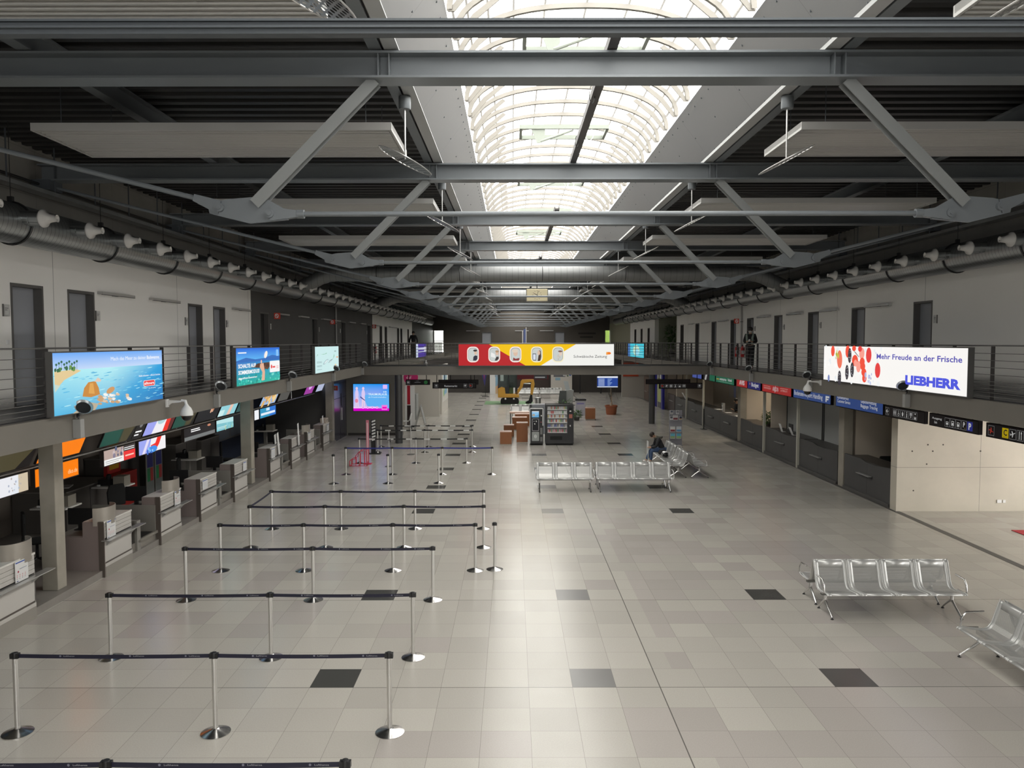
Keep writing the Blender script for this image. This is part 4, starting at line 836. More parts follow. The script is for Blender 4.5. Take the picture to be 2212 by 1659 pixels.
shopsign('navy sign reading Budget in the row over the right counters', 32.6, 34.4, lambda s, W, H: (s.rect(0, 0, W, H, NV), s.text('Budget', W * .3, H * .24, .17, W_, .02, W * .56), s.rect(W * .14, H * .35, W * .2, H * .55, (.8, .3, .1))))
shopsign('red sign reading AVIS in the row over the right counters', 34.45, 36.1, lambda s, W, H: (s.rect(0, 0, W, H, RD), s.text('AVIS', W * .25, H * .2, .2, W_, .03, W * .5)))
shopsign('green car hire sign with two white names', 36.5, 39.8, lambda s, W, H: (s.rect(0, 0, W, H, GN), s.text('enterprise', W * .22, H * .28, .14, W_, .01, W * .38), s.text('National', W * .68, H * .3, .14, W_, .01, W * .2), s.rect(W * .04, H * .28, W * .18, H * .42, (.65, .45, .1)), s.rect(W * .1, H * .12, W * .9, H * .15, (.4, .6, .5))))
shopsign('far green and black sign with a diagonal white stripe', 39.95, 42.4, lambda s, W, H: (s.rect(0, 0, W, H, (.015, .015, .02)), s.rect(W * .55, 0, W, H, GN), s.poly([(W * .1, 0), (W * .25, 0), (W * .4, H), (W * .25, H)], (.7, .7, .7))))
shopsign('far plain blue sign at the end of the counter row', 42.8, 45, lambda s, W, H: s.rect(0, 0, W, H, (.10, .16, .60)))
# ================= RIGHT COUNTERS =================
CTR = mottled('counter_anthracite', (.060, .059, .058), (.068, .067, .066), 1.5, .45)
POSTC = mat('cream_post', (.50, .49, .42), .5)
def counter(y0, y1, nb, label, step=.35, top=1.12):
    t = thing('service_counter', label, 'counter', (10.7, y0, 0), group='dark counters along the right side'); L = y1 - y0
    prof = [(0, .0), (L, .0), (L, top), (L * .62, top), (L * .5, top - .06), (L * .3, top - .06), (0, top + .0)]
    M().prism([(a, b) for a, b in prof], (0, .06), 'x').build('front_panel', CTR, t)
    M().box(.06, 0, top - .1, .75, L, top - .05).build('worktop', mat('counter_top_dark', (.05, .045, .04), .35), t)
    M().box(-.05, 0, 0, .02, L, .1).box(0, 0, .0, .7, L, .05).build('plinth', mat('counter_plinth', (.09, .085, .08), .5), t)
    for i in range(nb):
        yc = L * (i + .5) / nb; b = M().box(-.13, yc - .42, .68, -.02, yc + .42, .70).build('shelf_bar', ALU, t); M().box(-.02, yc - .42, .62, 0, yc + .42, .70).build('bracket', BLK, b)
    M().box(-.001, L * .48, .12, .0, L * .482, top - .1).build('joint', BLKM, t); return t
cs = [(21.85, 24.9, 1, 'dark counter nearest the camera, next to the pale concrete wall', .3), (25.45, 28.85, 1, 'dark counter second from the concrete wall, under the Bodensee-Airport sign', .3), (28.98, 32.75, 1, 'dark counter under the red travel sign, third from the concrete wall', .3), (32.88, 36.3, 1, 'dark counter with a plant and posters behind, under the Budget sign', .3), (36.9, 43.2, 2, 'long dark counter with the silhouetted clerk behind', .3), (43.4, 47.4, 1, 'dark counter left of the silhouetted clerk', .3), (47.55, 51.0, 1, 'farthest dark counter, beside the dark round column', .3)]
for a_ in cs: counter(*a_)
for i, y in enumerate((28.9, 32.8, 43.3, 47.5)):
    o = M().box(-.05, -.05, 0, .05, .05, 3.18).build('counter_post', POSTC, loc=(10.66, y, 0), bevel=.008); tag(o, 'slim cream post between the counters, %s from the concrete wall' % ordn(i).replace('nearest', 'first'), 'post', 'slim cream posts between the counters')
SHT = mat('shutter_grey', (.42, .43, .42), .6)
for y0, y1, l in ((25.5, 28.8, 'plain grey shutter behind the second dark counter'), (29, 32.7, 'plain grey shutter behind the counter under the red travel sign')):
    t = thing('counter_shutter', l, 'shutter', (11.6, y0, 0), group='grey shutters behind the counters'); M().box(0, 0, 0, .05, y1 - y0, 3.18).build('panel', SHT, t); M().box(-.02, -.03, 0, 0, 0, 3.18).build('side_rail', BLK, t); M().box(-.02, y1 - y0, 0, 0, y1 - y0 + .03, 3.18).build('side_rail', BLK, t)
struct('wall_right_partition', M().box(10.9, 36.45, 0, 13.2, 36.8, 3.18).box(11.1, 25.05, 0, 13.2, 25.35, 3.18).box(10.95, 32.8, 0, 13.2, 32.86, 3.18).box(10.8, 51, 0, 13.2, 51.2, 3.18), LBR)
# office behind the first counter
t = thing('office_cabinet', 'dark grey cabinets with papers behind the nearest dark counter', 'cabinet', (11.7, 22, 0)); M().box(0, 0, 0, .9, 1.5, 1.35).build('body', mat('cabinet_grey', (.22, .22, .21), .5), t, bevel=.01); M().box(-.004, .05, .75, 0, .7, 1.2).build('open_shelf', BLKM, t); M().box(-.004, .8, .1, 0, .81, 1.3).build('door_gap', BLKM, t)
o = M().box(0, 0, 0, .3, .42, .05).box(.02, .04, .05, .32, .4, .08).build('paper_stack', WPL, loc=(11.9, 22.9, 1.35)); tag(o, 'stack of papers on the cabinet behind the nearest counter', 'papers')
t = thing('back_panelling', 'tall grey panel doors behind the nearest dark counter', 'panel', (12.9, 21.8, 0)); 
for i in range(5): M().box(0, i * .65, .1, .05, i * .65 + .62, 2.9).build('panel', mat('pale_panel', (.42, .42, .40), .5), t)
t = thing('office_chair', 'black office chair behind the nearest dark counter', 'chair', (11.85, 24.3, 0))
def office_chair(t, z=0):
    M().lathe([(.0, .42), (.2, .42), (.24, .45), (.24, .48), (.2, .5), (0, .5)], 16).build('seat', BLKM, t, smooth=50)
    M().prism([(-.22, .55), (.22, .55), (.24, .9), (.18, 1.08), (-.18, 1.08), (-.24, .9)], (.2, .26)).build('backrest', BLKM, t, bevel=.02)
    M().tube([(0, 0, .08), (0, 0, .42)], .03, 8).tube([(0, .1, .45), (0, .26, .5), (0, .24, .65)], .02, 6).build('column', BLK, t)
    a = M()
    for k in range(5): a.tube([(0, 0, .1), (.28 * math.cos(k * 1.257), .28 * math.sin(k * 1.257), .05)], .02, 6); a.lathe([(0, 0), (.025, .0), (.025, .05), (0, .05)], 8, (.28 * math.cos(k * 1.257), .28 * math.sin(k * 1.257), 0))
    a.build('star_base', BLK, t)
office_chair(t)
# display cards and plant on counters
for x, y, rz, l, n_ in ((10.9, 30.1, -.4, 'tilted white card on the counter under the red sign, right one', 'display_card'), (10.9, 31.3, -.3, 'tilted white card on the counter under the red sign, left one', 'display_card')):
    t = thing('display_card', l, 'card', (x, y, 1.07), 0, 'white display cards on the third counter'); T = Matrix.Rotation(rz, 4, 'Y'); M().box(-.005, -.12, 0, .005, .12, .34, T=T).build('card', WPL, t); M().box(0, -.1, 0, .12, .1, .01).build('foot', WPL, t)
t = thing('counter_monitor', 'black screen between the two white cards on a dark counter', 'monitor', (11.05, 30.7, 1.07)); M().box(-.1, -.1, 0, .1, .1, .015).box(-.02, -.03, .015, .02, .03, .15).build('stand', BLK, t); M().box(-.03, -.22, .1, 0, .22, .38).build('screen', BLK, t)
t = thing('potted_plant', 'green potted plant standing on the counter under the Budget sign', 'plant', (11.0, 33.25, 1.07)); M().lathe([(0, 0), (.1, 0), (.14, .2), (.12, .2), (.1, .17), (0, .17)], 16).build('pot', mat('dark_pot', (.05, .04, .035), .5), t, smooth=40)
LEAF = mottled('leaf_green', (.03, .085, .02), (.07, .16, .03), 8, .5)
def leaves(n, R_, z0, z1, L=.14, seed=2, wd=.03):
    rnd = random.Random(seed); a = M()
    for i in range(n):
        an = rnd.uniform(0, 2 * PI); r = R_ * rnd.random() ** .6; z = rnd.uniform(z0, z1); T = Matrix.Translation((r * math.cos(an), r * math.sin(an), z)) @ Matrix.Rotation(an, 4, 'Z') @ Matrix.Rotation(rnd.uniform(-.9, .7), 4, 'Y')
        l = L * rnd.uniform(.7, 1.3); a.add([T @ Vector(p) for p in ((0, 0, 0), (l * .4, wd, .01), (l, 0, -.02), (l * .4, -wd, .01))], [(0, 1, 2, 3)])
    return a
leaves(160, .2, .2, .6, .18).build('foliage', LEAF, t)
s_ = Sheet((0, 0, 0), (0, -1, 0), (0, 0, 1), (-1, 0, 0))
def poster(name, label, face, x, u, z, W, H, draw, m=None, cat='poster', group=None):
    if face == 'R': t = thing(name, label, cat, (x, u, z), group=group); M().box(0, -W, 0, .01, 0, H).build('board', WPL, t); s = Sheet((-.002, 0, 0), (0, -1, 0), (0, 0, 1), (-1, 0, 0))
    elif face == 'L': t = thing(name, label, cat, (x, u, z), group=group); M().box(-.01, 0, 0, 0, W, H).build('board', WPL, t); s = Sheet((.002, 0, 0), (0, 1, 0), (0, 0, 1), (1, 0, 0))
    else: t = thing(name, label, cat, (u, x, z), group=group); M().box(0, 0, 0, W, .01, H).build('board', WPL, t); s = Sheet((0, -.002, 0), (1, 0, 0), (0, 0, 1), (0, -1, 0))
    draw(s, W, H); s.build('print', m or PRT, t); return t
poster('wall_poster', 'orange and cream poster behind the counter under the Budget sign', 'R', 13.18, 35.9, 1.2, 1.0, 1.5, lambda s, W, H: (s.rect(0, 0, W, H, (.5, .45, .38)), s.rect(.08, H * .55, W - .08, H * .95, (.65, .30, .08)), s.rect(.15, H * .75, W - .2, H * .8, (.8, .6, .3)), s.rect(.08, .05, W - .08, H * .5, (.55, .48, .40))))
poster('wall_poster', 'small red poster low behind the counter under the Budget sign', 'R', 13.17, 35.5, .75, .7, .4, lambda s, W, H: (s.rect(0, 0, W, H, (.75, .7, .65)), s.poly([(.15, .05), (.45, .03), (.55, .37), (.3, .33)], (.65, .03, .04))))
poster('wall_poster', 'tall dark red poster behind the counter next to the cream post', 'R', 12.3, 33.75, 1.1, .75, 1.6, lambda s, W, H: (s.rect(0, 0, W, H, (.02, .015, .03)), s.rect(0, H * .45, W, H, (.28, .02, .02))))
# long counter clutter
t = thing('ceiling_lamp', 'small lit oval lamp over the far end of the long counter', 'ceiling lamp', (11.2, 37.2, 3.0)); M().lathe([(0, .0), (.14, .0), (.18, .04), (.18, .18)], 20).build('housing', WPL, t, smooth=40); M().lathe([(0, -.006), (.15, -.004), (.15, 0), (0, 0)], 20).build('lens', mat('warm_lamp', (.8, .8, .7), .4, emit=(1, .95, .8), es=3), t)
l_ = bpy.data.lights.new('office_lamp', 'AREA'); l_.shape = 'DISK'; l_.size = .3; l_.energy = 20; l_.color = (1, .88, .7); lo = bpy.data.objects.new('lamp_light', l_); COL.objects.link(lo); lo.parent = t; lo.location = (0, 0, -.02)
for lx, ly in ((12.2, 41.0), (12.2, 34.8)):
    t = thing('ceiling_lamp', 'round ceiling lamp inside the office behind the %s' % ('long counter' if ly > 40 else 'counter under the Budget sign'), 'ceiling lamp', (lx, ly, 3.0)); M().lathe([(0, .0), (.14, .0), (.18, .04), (.18, .18)], 20).build('housing', WPL, t, smooth=40); M().lathe([(0, -.006), (.15, -.004), (.15, 0), (0, 0)], 20).build('lens', MATS['warm_lamp'], t)
    lo = lo.copy(); COL.objects.link(lo); lo.parent = t; lo.location = (0, 0, -.02)
poster('wall_board', 'pale noticeboard with a blue sheet behind the long counter', 'R', 13.17, 47.2, 1.35, 1.5, .75, lambda s, W, H: (s.rect(0, 0, W, H, (.45, .42, .38)), s.rect(W * .68, .05, W * .98, H - .05, (.35, .42, .75)), s.rect(W * .05, .05, W * .62, H - .05, (.50, .46, .42))), cat='noticeboard')
for y, z, l in ((41.2, .5, 'left'), (39.3, .4, 'middle'), (37.4, .45, 'right')):
    o = M().box(0, 0, 0, .3, z, .02).build('paper_tray', WPL, loc=(10.85, y, 1.08)); tag(o, 'white papers lying on the long dark counter, %s ones' % l, 'papers', 'white papers on the long counter')
t = thing('brochure_holder', 'slim clear brochure holder on the long dark counter', 'brochure holder', (10.85, 40, 1.08)); M().box(0, 0, 0, .12, .2, .45).build('rack', mat('frosted_plastic', (.35, .35, .35), .3), t); M().box(-.01, .02, .1, 0, .18, .16).box(-.01, .02, .28, 0, .18, .34).build('leaflets', WPL, t)
t = thing('display_card', 'tilted white card on the farthest dark counter', 'card', (10.95, 49, 1.08)); M().box(-.005, -.2, 0, .005, .2, .45, T=Matrix.Rotation(-.5, 4, 'Y')).build('card', WPL, t); M().box(0, -.15, 0, .2, .15, .02).build('foot', BLK, t)
# sockets on concrete
t = thing('wall_socket', 'white double socket low on the pale concrete wall', 'socket', (13.5, 21.39, .28)); M().box(-.06, -.012, -.045, .07, 0, .045).build('left_plate', WPL, t, bevel=.004); M().box(.1, -.012, -.04, .18, 0, .04).build('right_plate', WPL, t, bevel=.004)
o = M().box(12.45, 16.6, 0, 14.5, 19.2, .012).build('entrance_mat', mat('red_mat', (.45, .02, .03), .8)); tag(o, 'bright red mat at the right edge beside the concrete wall', 'mat')
for x, z in ((11.7, 1.75), (12.15, 1.75), (11.5, 1.6), (12.0, 1.6), (13.2, 1.6), (11.85, 1.3)): pass
# ================= CHECK-IN =================
MAUV = mottled('desk_side_mauve', (.215, .175, .165), (.23, .19, .18), 1, .55)
DGR = mat('desk_corner_brown', (.085, .07, .06), .5); DWH = mottled('desk_front_white', (.46, .44, .41), (.48, .46, .43), 1, .5)
PLI = mottled('desk_plinth', (.24, .225, .20), (.27, .25, .22), 2, .5); DGY = mat('desk_grey', (.22, .21, .19), .5); SST = mottled('screen_steel', (.30, .275, .24), (.34, .31, .27), 3, .45, .3)
def desk(curved=None):
    """front plane x=0 looking +X, depth runs to -x, width along +y"""
    t = thing('check_in_desk', 'x', 'desk', group='check-in desks'); W = 1.15
    M().prism([(0, 0), (0, 1.12), (-.42, 1.12), (-.42, .82), (-1.0, .82), (-1.0, 0)], (.0, .04), 'y').build('side_panel', MAUV, t)
    M().box(-.1, -.012, 0, .012, .0, 1.13).build('corner_post', DGR, t)
    M().box(-.42, .04, 1.10, -.0, W, 1.125).box(-.02, 0, 1.10, .012, W, 1.135).build('top_ledge', mat('desk_top_cream', (.62, .60, .56), .4), t)
    M().box(-1.0, .04, .80, -.42, W, .83).build('worktop', DGY, t)
    a = M(); a.box(-.03, .04, .78, -.012, W, 1.10)
    for i in range(4): a.box(-.02, .05, .785 + i * .079, .0, W - .01, .785 + i * .079 + .07)
    a.build('slatted_front', DWH, t)
    a = M(); a.box(-.03, -.04, .74, .13, W + .38, .755).prism([(0, .70), (0, .62), (.12, .735), (.1, .735)], (.1, .13)).prism([(0, .70), (0, .62), (.12, .735), (.1, .735)], (W - .1, W - .07)); a.build('bag_shelf', ALU, t)
    M().box(-.03, .04, .30, .0, W, .72).box(-.03, .04, .2, .004, W, .265).build('front_panel', DWH, t)
    M().box(-.03, .04, .265, -.008, W, .30).build('shadow_gap', DGR, t)
    M().box(-.03, .04, 0, .008, W, .2).build('plinth', PLI, t); M().box(-1.0, W - .03, 0, -.0, W, .8).build('far_side_panel', DGY, t)
    if curved is not None:
        cyy = .32 if curved == 0 else W - .25; n = 10; ps = [(-.20 + .24 * math.sin(q), cyy - .34 * math.cos(q)) for q in [PI * k / n for k in range(n + 1)]]
        pi_ = [(-.20 + .225 * math.sin(q), cyy - .32 * math.cos(q)) for q in [PI * k / n for k in range(n + 1)]]
        vs = [(x, y, z) for z in (1.04, 1.4) for x, y in ps] + [(x, y, z) for z in (1.04, 1.4) for x, y in pi_]; L = n + 1; fs = []
        for i in range(n): fs += [(i, i + 1, L + i + 1, L + i), (2 * L + i, 3 * L + i, 3 * L + i + 1, 2 * L + i + 1), (L + i, L + i + 1, 3 * L + i + 1, 3 * L + i)]
        a = M(); a.add(vs, fs); a.build('curved_screen', SST, t, smooth=50)
    return t
deskY = [(12.02, 1, 'check-in desk nearest the camera, cut by the left edge'), (15.42, 0, 'check-in desk just past the first concrete column'), (17.92, 1, 'check-in desk with a curved screen, third from the camera'), (20.25, None, 'check-in desk with paper notices, fourth from the camera'), (22.75, None, 'check-in desk just before the second concrete column'), (26.15, None, 'check-in desk just past the second concrete column'), (28.72, None, 'check-in desk seventh from the camera'), (30.9, 0, 'check-in desk eighth from the camera'), (33.55, None, 'farthest check-in desk, before the dark double door')]
PROTO = {}
for y, cv, l in deskY:
    if cv not in PROTO: o = PROTO[cv] = desk(cv)
    else: o = dup(PROTO[cv])
    o.location = (-8.2, y, 0); o['label'] = l
def conveyor():
    t = thing('baggage_conveyor', 'x', 'conveyor', group='baggage conveyors between the check-in desks'); L = 1.3
    M().box(-1.5, 0, .1, -.05, L, .32).box(-.05, .35, .3, .0, L, .36).build('body', mat('conveyor_steel', (.28, .26, .23), .4, .4), t); M().box(-1.5, .42, .32, -.1, L - .05, .34).build('belt', BLK, t)
    M().box(-1.45, .0, 0, -.12, L, .1).build('recess', BLKM, t); M().box(-.6, .36, .1, -.02, .42, .80).box(-.06, .3, .1, -.0, .46, .8).build('cheek', DGY, t)
    M().box(-1.5, L - .02, .1, -.05, L + .02, .95).build('back_cheek', DGY, t)
    M().box(-1.2, .46, .5, -1.15, L - .02, .8).build('curtain', mat('brown_curtain', (.06, .045, .04), .7), t); return t
c0 = conveyor()
for i, (y, l) in enumerate(((16.6, 'nearest'), (21.42, 'second'), (27.35, 'third'), (32.1, 'farthest'))):
    o = c0 if i == 0 else dup(c0); o.location = (-8.25, y, 0); o['label'] = 'low baggage conveyor between check-in desks, %s one' % l
def notice(x, y, z, W, H, tilt, label, kind=0):
    t = thing('paper_notice', label, 'notice', (x, y, z), group='paper notices on the check-in desks'); T = Matrix.Rotation(tilt, 4, 'X')
    M().box(-.006, 0, 0, .0, W, H, T=T).build('board', WPL, t); s = Sheet((.0012, 0, 0), (0, 1, 0), (0, 0, 1), (1, 0, 0), .0005)
    s.rect(.005, .005, W - .005, H - .005, (.68, .68, .67)); s.rect(.01, H - .035, W - .01, H - .015, (.03, .08, .35))
    if kind == 0:
        for i in range(3):
            for j in range(4): s.rect(.03 + j * (W - .06) / 4, .05 + i * .03, .045 + j * (W - .06) / 4, .062 + i * .03, (.6, .05, .08) if i else (.1, .1, .12))
        s.ell(W * .2, H * .5, .018, .018, (.45, .05, .08), 8); s.rect(W * .3, H * .6, W * .85, H * .63, (.3, .32, .4)); s.rect(.02, .015, .06, .03, (.03, .06, .2))
    else:
        for i in range(5): s.rect(.02, H * (.2 + .12 * i), W - .02, H * (.22 + .12 * i), (.4, .42, .5))
    p = s.build('sheet', PRT, t); p.rotation_euler = (tilt, 0, 0); return t
for y, z, W, H, tl, l, k in ((15.5, .765, .34, .36, 0, 'notice with red dots under the curved screen past the first column', 0), (18.65, .765, .32, .35, 0, 'notice with small dots at the far end of the third desk', 0), (12.6, .765, .34, .35, 0, 'notice with red dots on the desk nearest the camera', 0), (20.35, .82, .35, .26, 0, 'wide paper notice on the fourth desk front', 1), (23.45, .80, .28, .28, 0, 'paper notice on the desk before the second column', 1), (26.22, .765, .4, .34, 0, 'large paper notice on the desk past the second column', 1), (30.98, .77, .4, .33, 0, 'large white notice on the eighth desk', 0), (34.1, .78, .4, .3, 0, 'paper notice on the farthest check-in desk', 1)):
    notice(-8.17, y, z, W, H, tl, l, k)
for x, y, z, H, tl, l in ((-8.14, 26.95, .78, .8, .25, 'long white leaflet leaning over the desk past the second column, left one'), (-8.3, 27.05, 1.13, .35, .2, 'short white leaflet on the desk past the second column, right one'), (-8.14, 29.45, .78, .85, .15, 'long white leaflet leaning over the seventh desk'), (-8.3, 33.9, 1.13, .35, .2, 'white leaflet on the farthest desk')):
    t = thing('leaflet', l, 'leaflet', (x, y, z), group='white leaflets on the desks'); M().box(-.004, 0, 0, .004, .18, H, T=Matrix.Rotation(tl, 4, 'X')).build('sheet', WPL, t); M().box(-.03, .02, 0, .03, .12, .01).build('foot', BLK, t)
t = thing('display_box', 'small beige box with dark letters on the farthest desk', 'box', (-8.5, 34.3, 1.13)); M().box(0, 0, 0, .25, .45, .2).build('box', mat('beige_card', (.5, .44, .36), .6), t); 
s = Sheet((.251, .04, .05), (0, 1, 0), (0, 0, 1), (1, 0, 0)); s.text('CITY', 0, 0, .1, (.05, .04, .04), .02, .36); s.build('lettering', PRT, t)
# computer workplaces
def screen_set(label, x, y, z):
    t = thing('desk_monitor', label, 'monitor', (x, y, z), group='black monitors behind the check-in desks'); M().box(-.3, -.03, .12, .2, 0, .46).build('screen', BLK, t); M().box(-.1, -.02, .02, -.02, .04, .2).box(-.17, -.05, 0, .05, .12, .02).build('stand', BLK, t); return t
s0 = screen_set('black monitor behind the desk past the first column', -8.92, 16.0, .83)
for x, y, l in ((-8.92, 18.4, 'black monitor on the third desk'), (-8.92, 20.8, 'black monitor on the fourth desk'), (-8.92, 23.3, 'black monitor before the second column'), (-8.92, 26.6, 'black monitor on the desk past the second column'), (-8.92, 29.2, 'black monitor on the seventh desk'), (-8.92, 12.4, 'black monitor on the desk nearest the camera')): dup(s0, (x, y, .83), label=l)
for i, y in enumerate((17.1, 19.6, 24.2, 31.9)):
    t = thing('printer_shelf', ['white shelf with printers behind the nearest conveyor', 'white shelf with printers behind the third desk', 'white shelf with printers behind the second column', 'white shelf with printers behind the farthest conveyor'][i], 'shelf', (-10.2, y, 0), group='white printer shelves behind the desks')
    M().box(-.4, -.2, 1.04, .4, .45, 1.08).build('tray', mat('desk_top_cream', (.6, .6, .56)), t, bevel=.01); M().box(-.06, .05, .14, .06, .17, 1.04).build('column', DGY, t)
    M().box(-.33, .0, 1.08, -.02, .3, 1.24).lathe([(.06, 0), (.06, .1), (.02, .13)], 12, (-.1, .1, 1.24)).build('ticket_printer', BLK, t); M().box(.06, 0, 1.08, .34, .32, 1.32).build('label_printer', mat('printer_beige', (.26, .24, .2), .5), t)
    M().box(-.3, -.1, 1.08, -.24, -.05, 1.12).build('scanner', WPL, t)
# cabinets and chairs deeper in
CAB = mottled('cabinet_brown_grey', (.105, .095, .085), (.12, .11, .10), 1, .55)
for x, y, z, a_, b_, c_, l in ((-11.95, 18.4, .14, 1.3, 2.1, .98, 'wide grey cabinet against the back wall behind the third desk'), (-11.95, 21.6, .14, .9, 1.3, 1.3, 'taller grey cabinet behind the fourth desk'), (-11.2, 12.0, .14, 1.1, 1.3, 1.5, 'dark grey cabinet behind the desk nearest the camera'), (-11.9, 24.6, .14, 1.2, 1.6, 1.3, 'grey cabinet behind the second column'), (-11.6, 26.4, .14, 1.0, 1.6, 1.2, 'dark cabinet behind the seventh desk')):
    t = thing('back_cabinet', l, 'cabinet', (x, y, z), group='grey cabinets behind check-in'); M().box(0, 0, 0, a_, b_, c_).build('body', CAB, t, bevel=.01); M().box(-.01, -.02, c_, a_ + .02, b_ + .02, c_ + .03).build('top', DGY, t); M().box(a_, b_ / 2 - .005, .05, a_ + .004, b_ / 2 + .005, c_ - .03).build('door_gap', BLKM, t)
o = M().box(0, 0, 0, .35, .45, .02, T=Matrix.Rotation(.3, 4, 'Z')).build('paper_sheet', WPL, loc=(-11.2, 18.8, 1.151)); tag(o, 'white papers lying on the wide grey cabinet', 'papers')
for i, (x, y, rz, l) in enumerate(((-9.9, 16.0, 2.2, 'black office chair behind the desk past the first column'), (-9.6, 18.95, 1.0, 'black office chair with a tall back behind the fourth desk'), (-9.9, 23.5, 1.8, 'black office chair behind the desk before the second column'), (-10, 27.2, 2, 'black office chair past the second column'))):
    t = thing('office_chair', l, 'chair', (x, y, .14), rz, 'black office chairs behind check-in'); office_chair(t)
for i, y in enumerate((21.95, 22.5)):
    t = thing('roll_up_banner', 'narrow grey banner with blue and red fields, %s of the pair' % ('left' if i == 0 else 'right'), 'banner', (-10.4, y, .14), group='narrow banners behind the fourth desk')
    M().box(-.02, 0, .05, .0, .46, 2.0).build('board', DGY, t); s = Sheet((.002, 0, .05), (0, 1, 0), (0, 0, 1), (1, 0, 0)); s.rect(.02, .02, .44, 1.93, (.16, .17, .165)).rect(.05, 1.78, .41, 1.88, (.02, .02, .02)).rect(.05, .95, .41, 1.35, (.03, .03, .16)).rect(.05, .55, .23, .93, (.02, .16, .06)).rect(.23, .55, .41, .93, (.28, .03, .03)); s.build('print', PRT, t)
    M().box(-.15, .03, 0, .15, .43, .05).build('foot', BLK, t)
t = thing('red_display', 'red display stand with a yellow poster behind the conveyor', 'display stand', (-10.9, 20.6, .14)); M().box(0, 0, 0, .4, 1.0, 1.05).build('lower_box', mat('display_red', (.30, .015, .012), .5), t); M().box(0, 0, 1.05, .1, .7, 1.95).build('back_board', mat('display_red', (0, 0, 0)), t)
s = Sheet((.102, .1, 1.15), (0, 1, 0), (0, 0, 1), (1, 0, 0)); s.rect(0, 0, .5, .7, (.4, .22, .01)).ell(.25, .4, .1, .2, (.15, .05, .02)); s.build('print', PRT, t)
# glass box office before the dark door
t = thing('glass_partition', 'bluish glazed screen at the back of the far check-in desks', 'partition', (-11.0, 28.6, .14)); M().box(0, 0, .9, .02, 3.4, 2.6).build('pane', mat('milky_pane', (.20, .23, .28), .15), t)
M().box(-.03, -.04, 0, .04, 0, 2.65).box(-.03, 3.4, 0, .04, 3.44, 2.65).box(-.03, 1.5, .9, .04, 1.53, 2.65).box(-.03, 0, 2.6, .04, 3.4, 2.65).box(-.03, 0, .85, .04, 3.4, .9).build('frame', mat('partition_frame', (.18, .18, .18), .4), t); M().box(-.02, 0, 0, .02, 3.4, .85).build('lower_panel', mat('navy_panel', (.02, .03, .06), .5), t)
t = thing('navy_wall_panel', 'dark navy panel right of the glazed screen', 'panel', (-11.4, 32.1, .14)); M().box(0, 0, 0, .04, 3.6, 3.0).build('panel', MATS['navy_panel'], t); M().box(-.02, -.04, 0, .06, 0, 3.0).build('edge', DGY, t)
# lit boxes over the desks: lower upright row, upper tilted row, rail between
t = thing('sign_rail', 'long steel tube carrying the lit pictures over the check-in desks', 'rail', (-8.93, 9, 2.40)); M().tube([(0, 0, 0), (0, 26, 0)], .025, 10).build('tube', ALU, t, smooth=40)
a = M()
for i in range(10): a.tube([(0, .8 + i * 2.7, 0), (-.02, .8 + i * 2.7, .78)], .012, 6)
a.build('hangers', ALU, t)
def low(label, y0, y1, draw, m=None): return lightbox('display_lightbox', label, 'lightbox', 'L', -8.9, y0, y1, 2.0, 2.37, .08, draw, m or LIT, mat('lightbox_dark_brown', (.04, .03, .028), .5), 'lit pictures hanging over the check-in desks')
def up(label, y0, y1, draw, m=None):
    t = thing('tilted_display', label, 'display', (-8.88, y0, 2.45), group='tilted pictures above the hanging rail'); W = y1 - y0 - .04; H = .72; tl = .42
    U = Vector((0, 1, 0)); V = Vector((math.sin(tl), 0, math.cos(tl))); Nn = Vector((math.cos(tl), 0, -math.sin(tl)))
    a = M(); Tm = Matrix(((V.x, 0, Nn.x, 0), (0, 1, 0, 0), (V.z, 0, Nn.z, 0), (0, 0, 0, 1)))
    a.box(0, 0, -.04, H, y1 - y0, 0, T=Tm); a.build('panel', BLK, t)
    s = Sheet(Vector((0, .02, 0)) + V * .02 + Nn * .001, U, V, Nn); draw(s, W, H - .04); s.build('picture', m or LIT, t); return t
def gmap(s, W, H): s.rect(0, 0, W, H, (.018, .05, .035)); s.rect(0, 0, W * .55, H, (.012, .075, .055)); s.rect(W * .6, 0, W, H, (.07, .06, .03)); s.poly([(W * .85, 0), (W, 0), (W, H * .6)], (.01, .01, .01))
OR = (1, .22, 0)
low('white and blue lit picture at the left edge, left of the first column', 11.4, 14.2, lambda s, W, H: (s.rect(0, 0, W, H, (.80, .84, .90)), s.poly([(0, 0), (W * .75, 0), (W * .85, H), (0, H)], (.25, .55, .88)), s.poly([(W * .3, 0), (W * .82, 0), (W * .9, H), (W * .62, H)], (.85, .86, .90)), s.rect(W * .9, 0, W, H, (.65, .55, .4)), s.blobs(W * .8, H * .2, W * .93, H * .9, 14, .02, [(.45, .5, .6), (.5, .45, .42)])))
low('orange lit box partly behind the first column', 14.38, 15.86, lambda s, W, H: (s.rect(0, 0, W, H, OR), s.text('dko.de', W * .74, H * .22, .09, (1, .6, .3), .01)))
low('lit picture with white band and red offer block', 16.83, 18.27, lambda s, W, H: (s.rect(0, 0, W, H, (.50, .38, .34)), s.blobs(W * .3, H * .5, W * .6, H, 10, .05, [(.25, .22, .3), (.6, .5, .5), (.10, .12, .2)]), s.rect(0, 0, W * .61, H * .38, (.92, .92, .90)), s.rect(.05, H * .22, W * .55, H * .27, (.4, .4, .4)), s.rect(.05, H * .1, W * .45, H * .14, (.4, .4, .4)), s.rect(W * .61, 0, W, H * .62, (.85, .04, .04)), s.rect(W * .66, H * .25, W * .95, H * .35, (1, .6, .5)), s.rect(W * .61, H * .62, W, H, (.06, .05, .05)), s.rect(W * .63, H * .7, W * .97, H * .75, W_), s.rect(W * .63, H * .83, W * .97, H * .88, W_)))
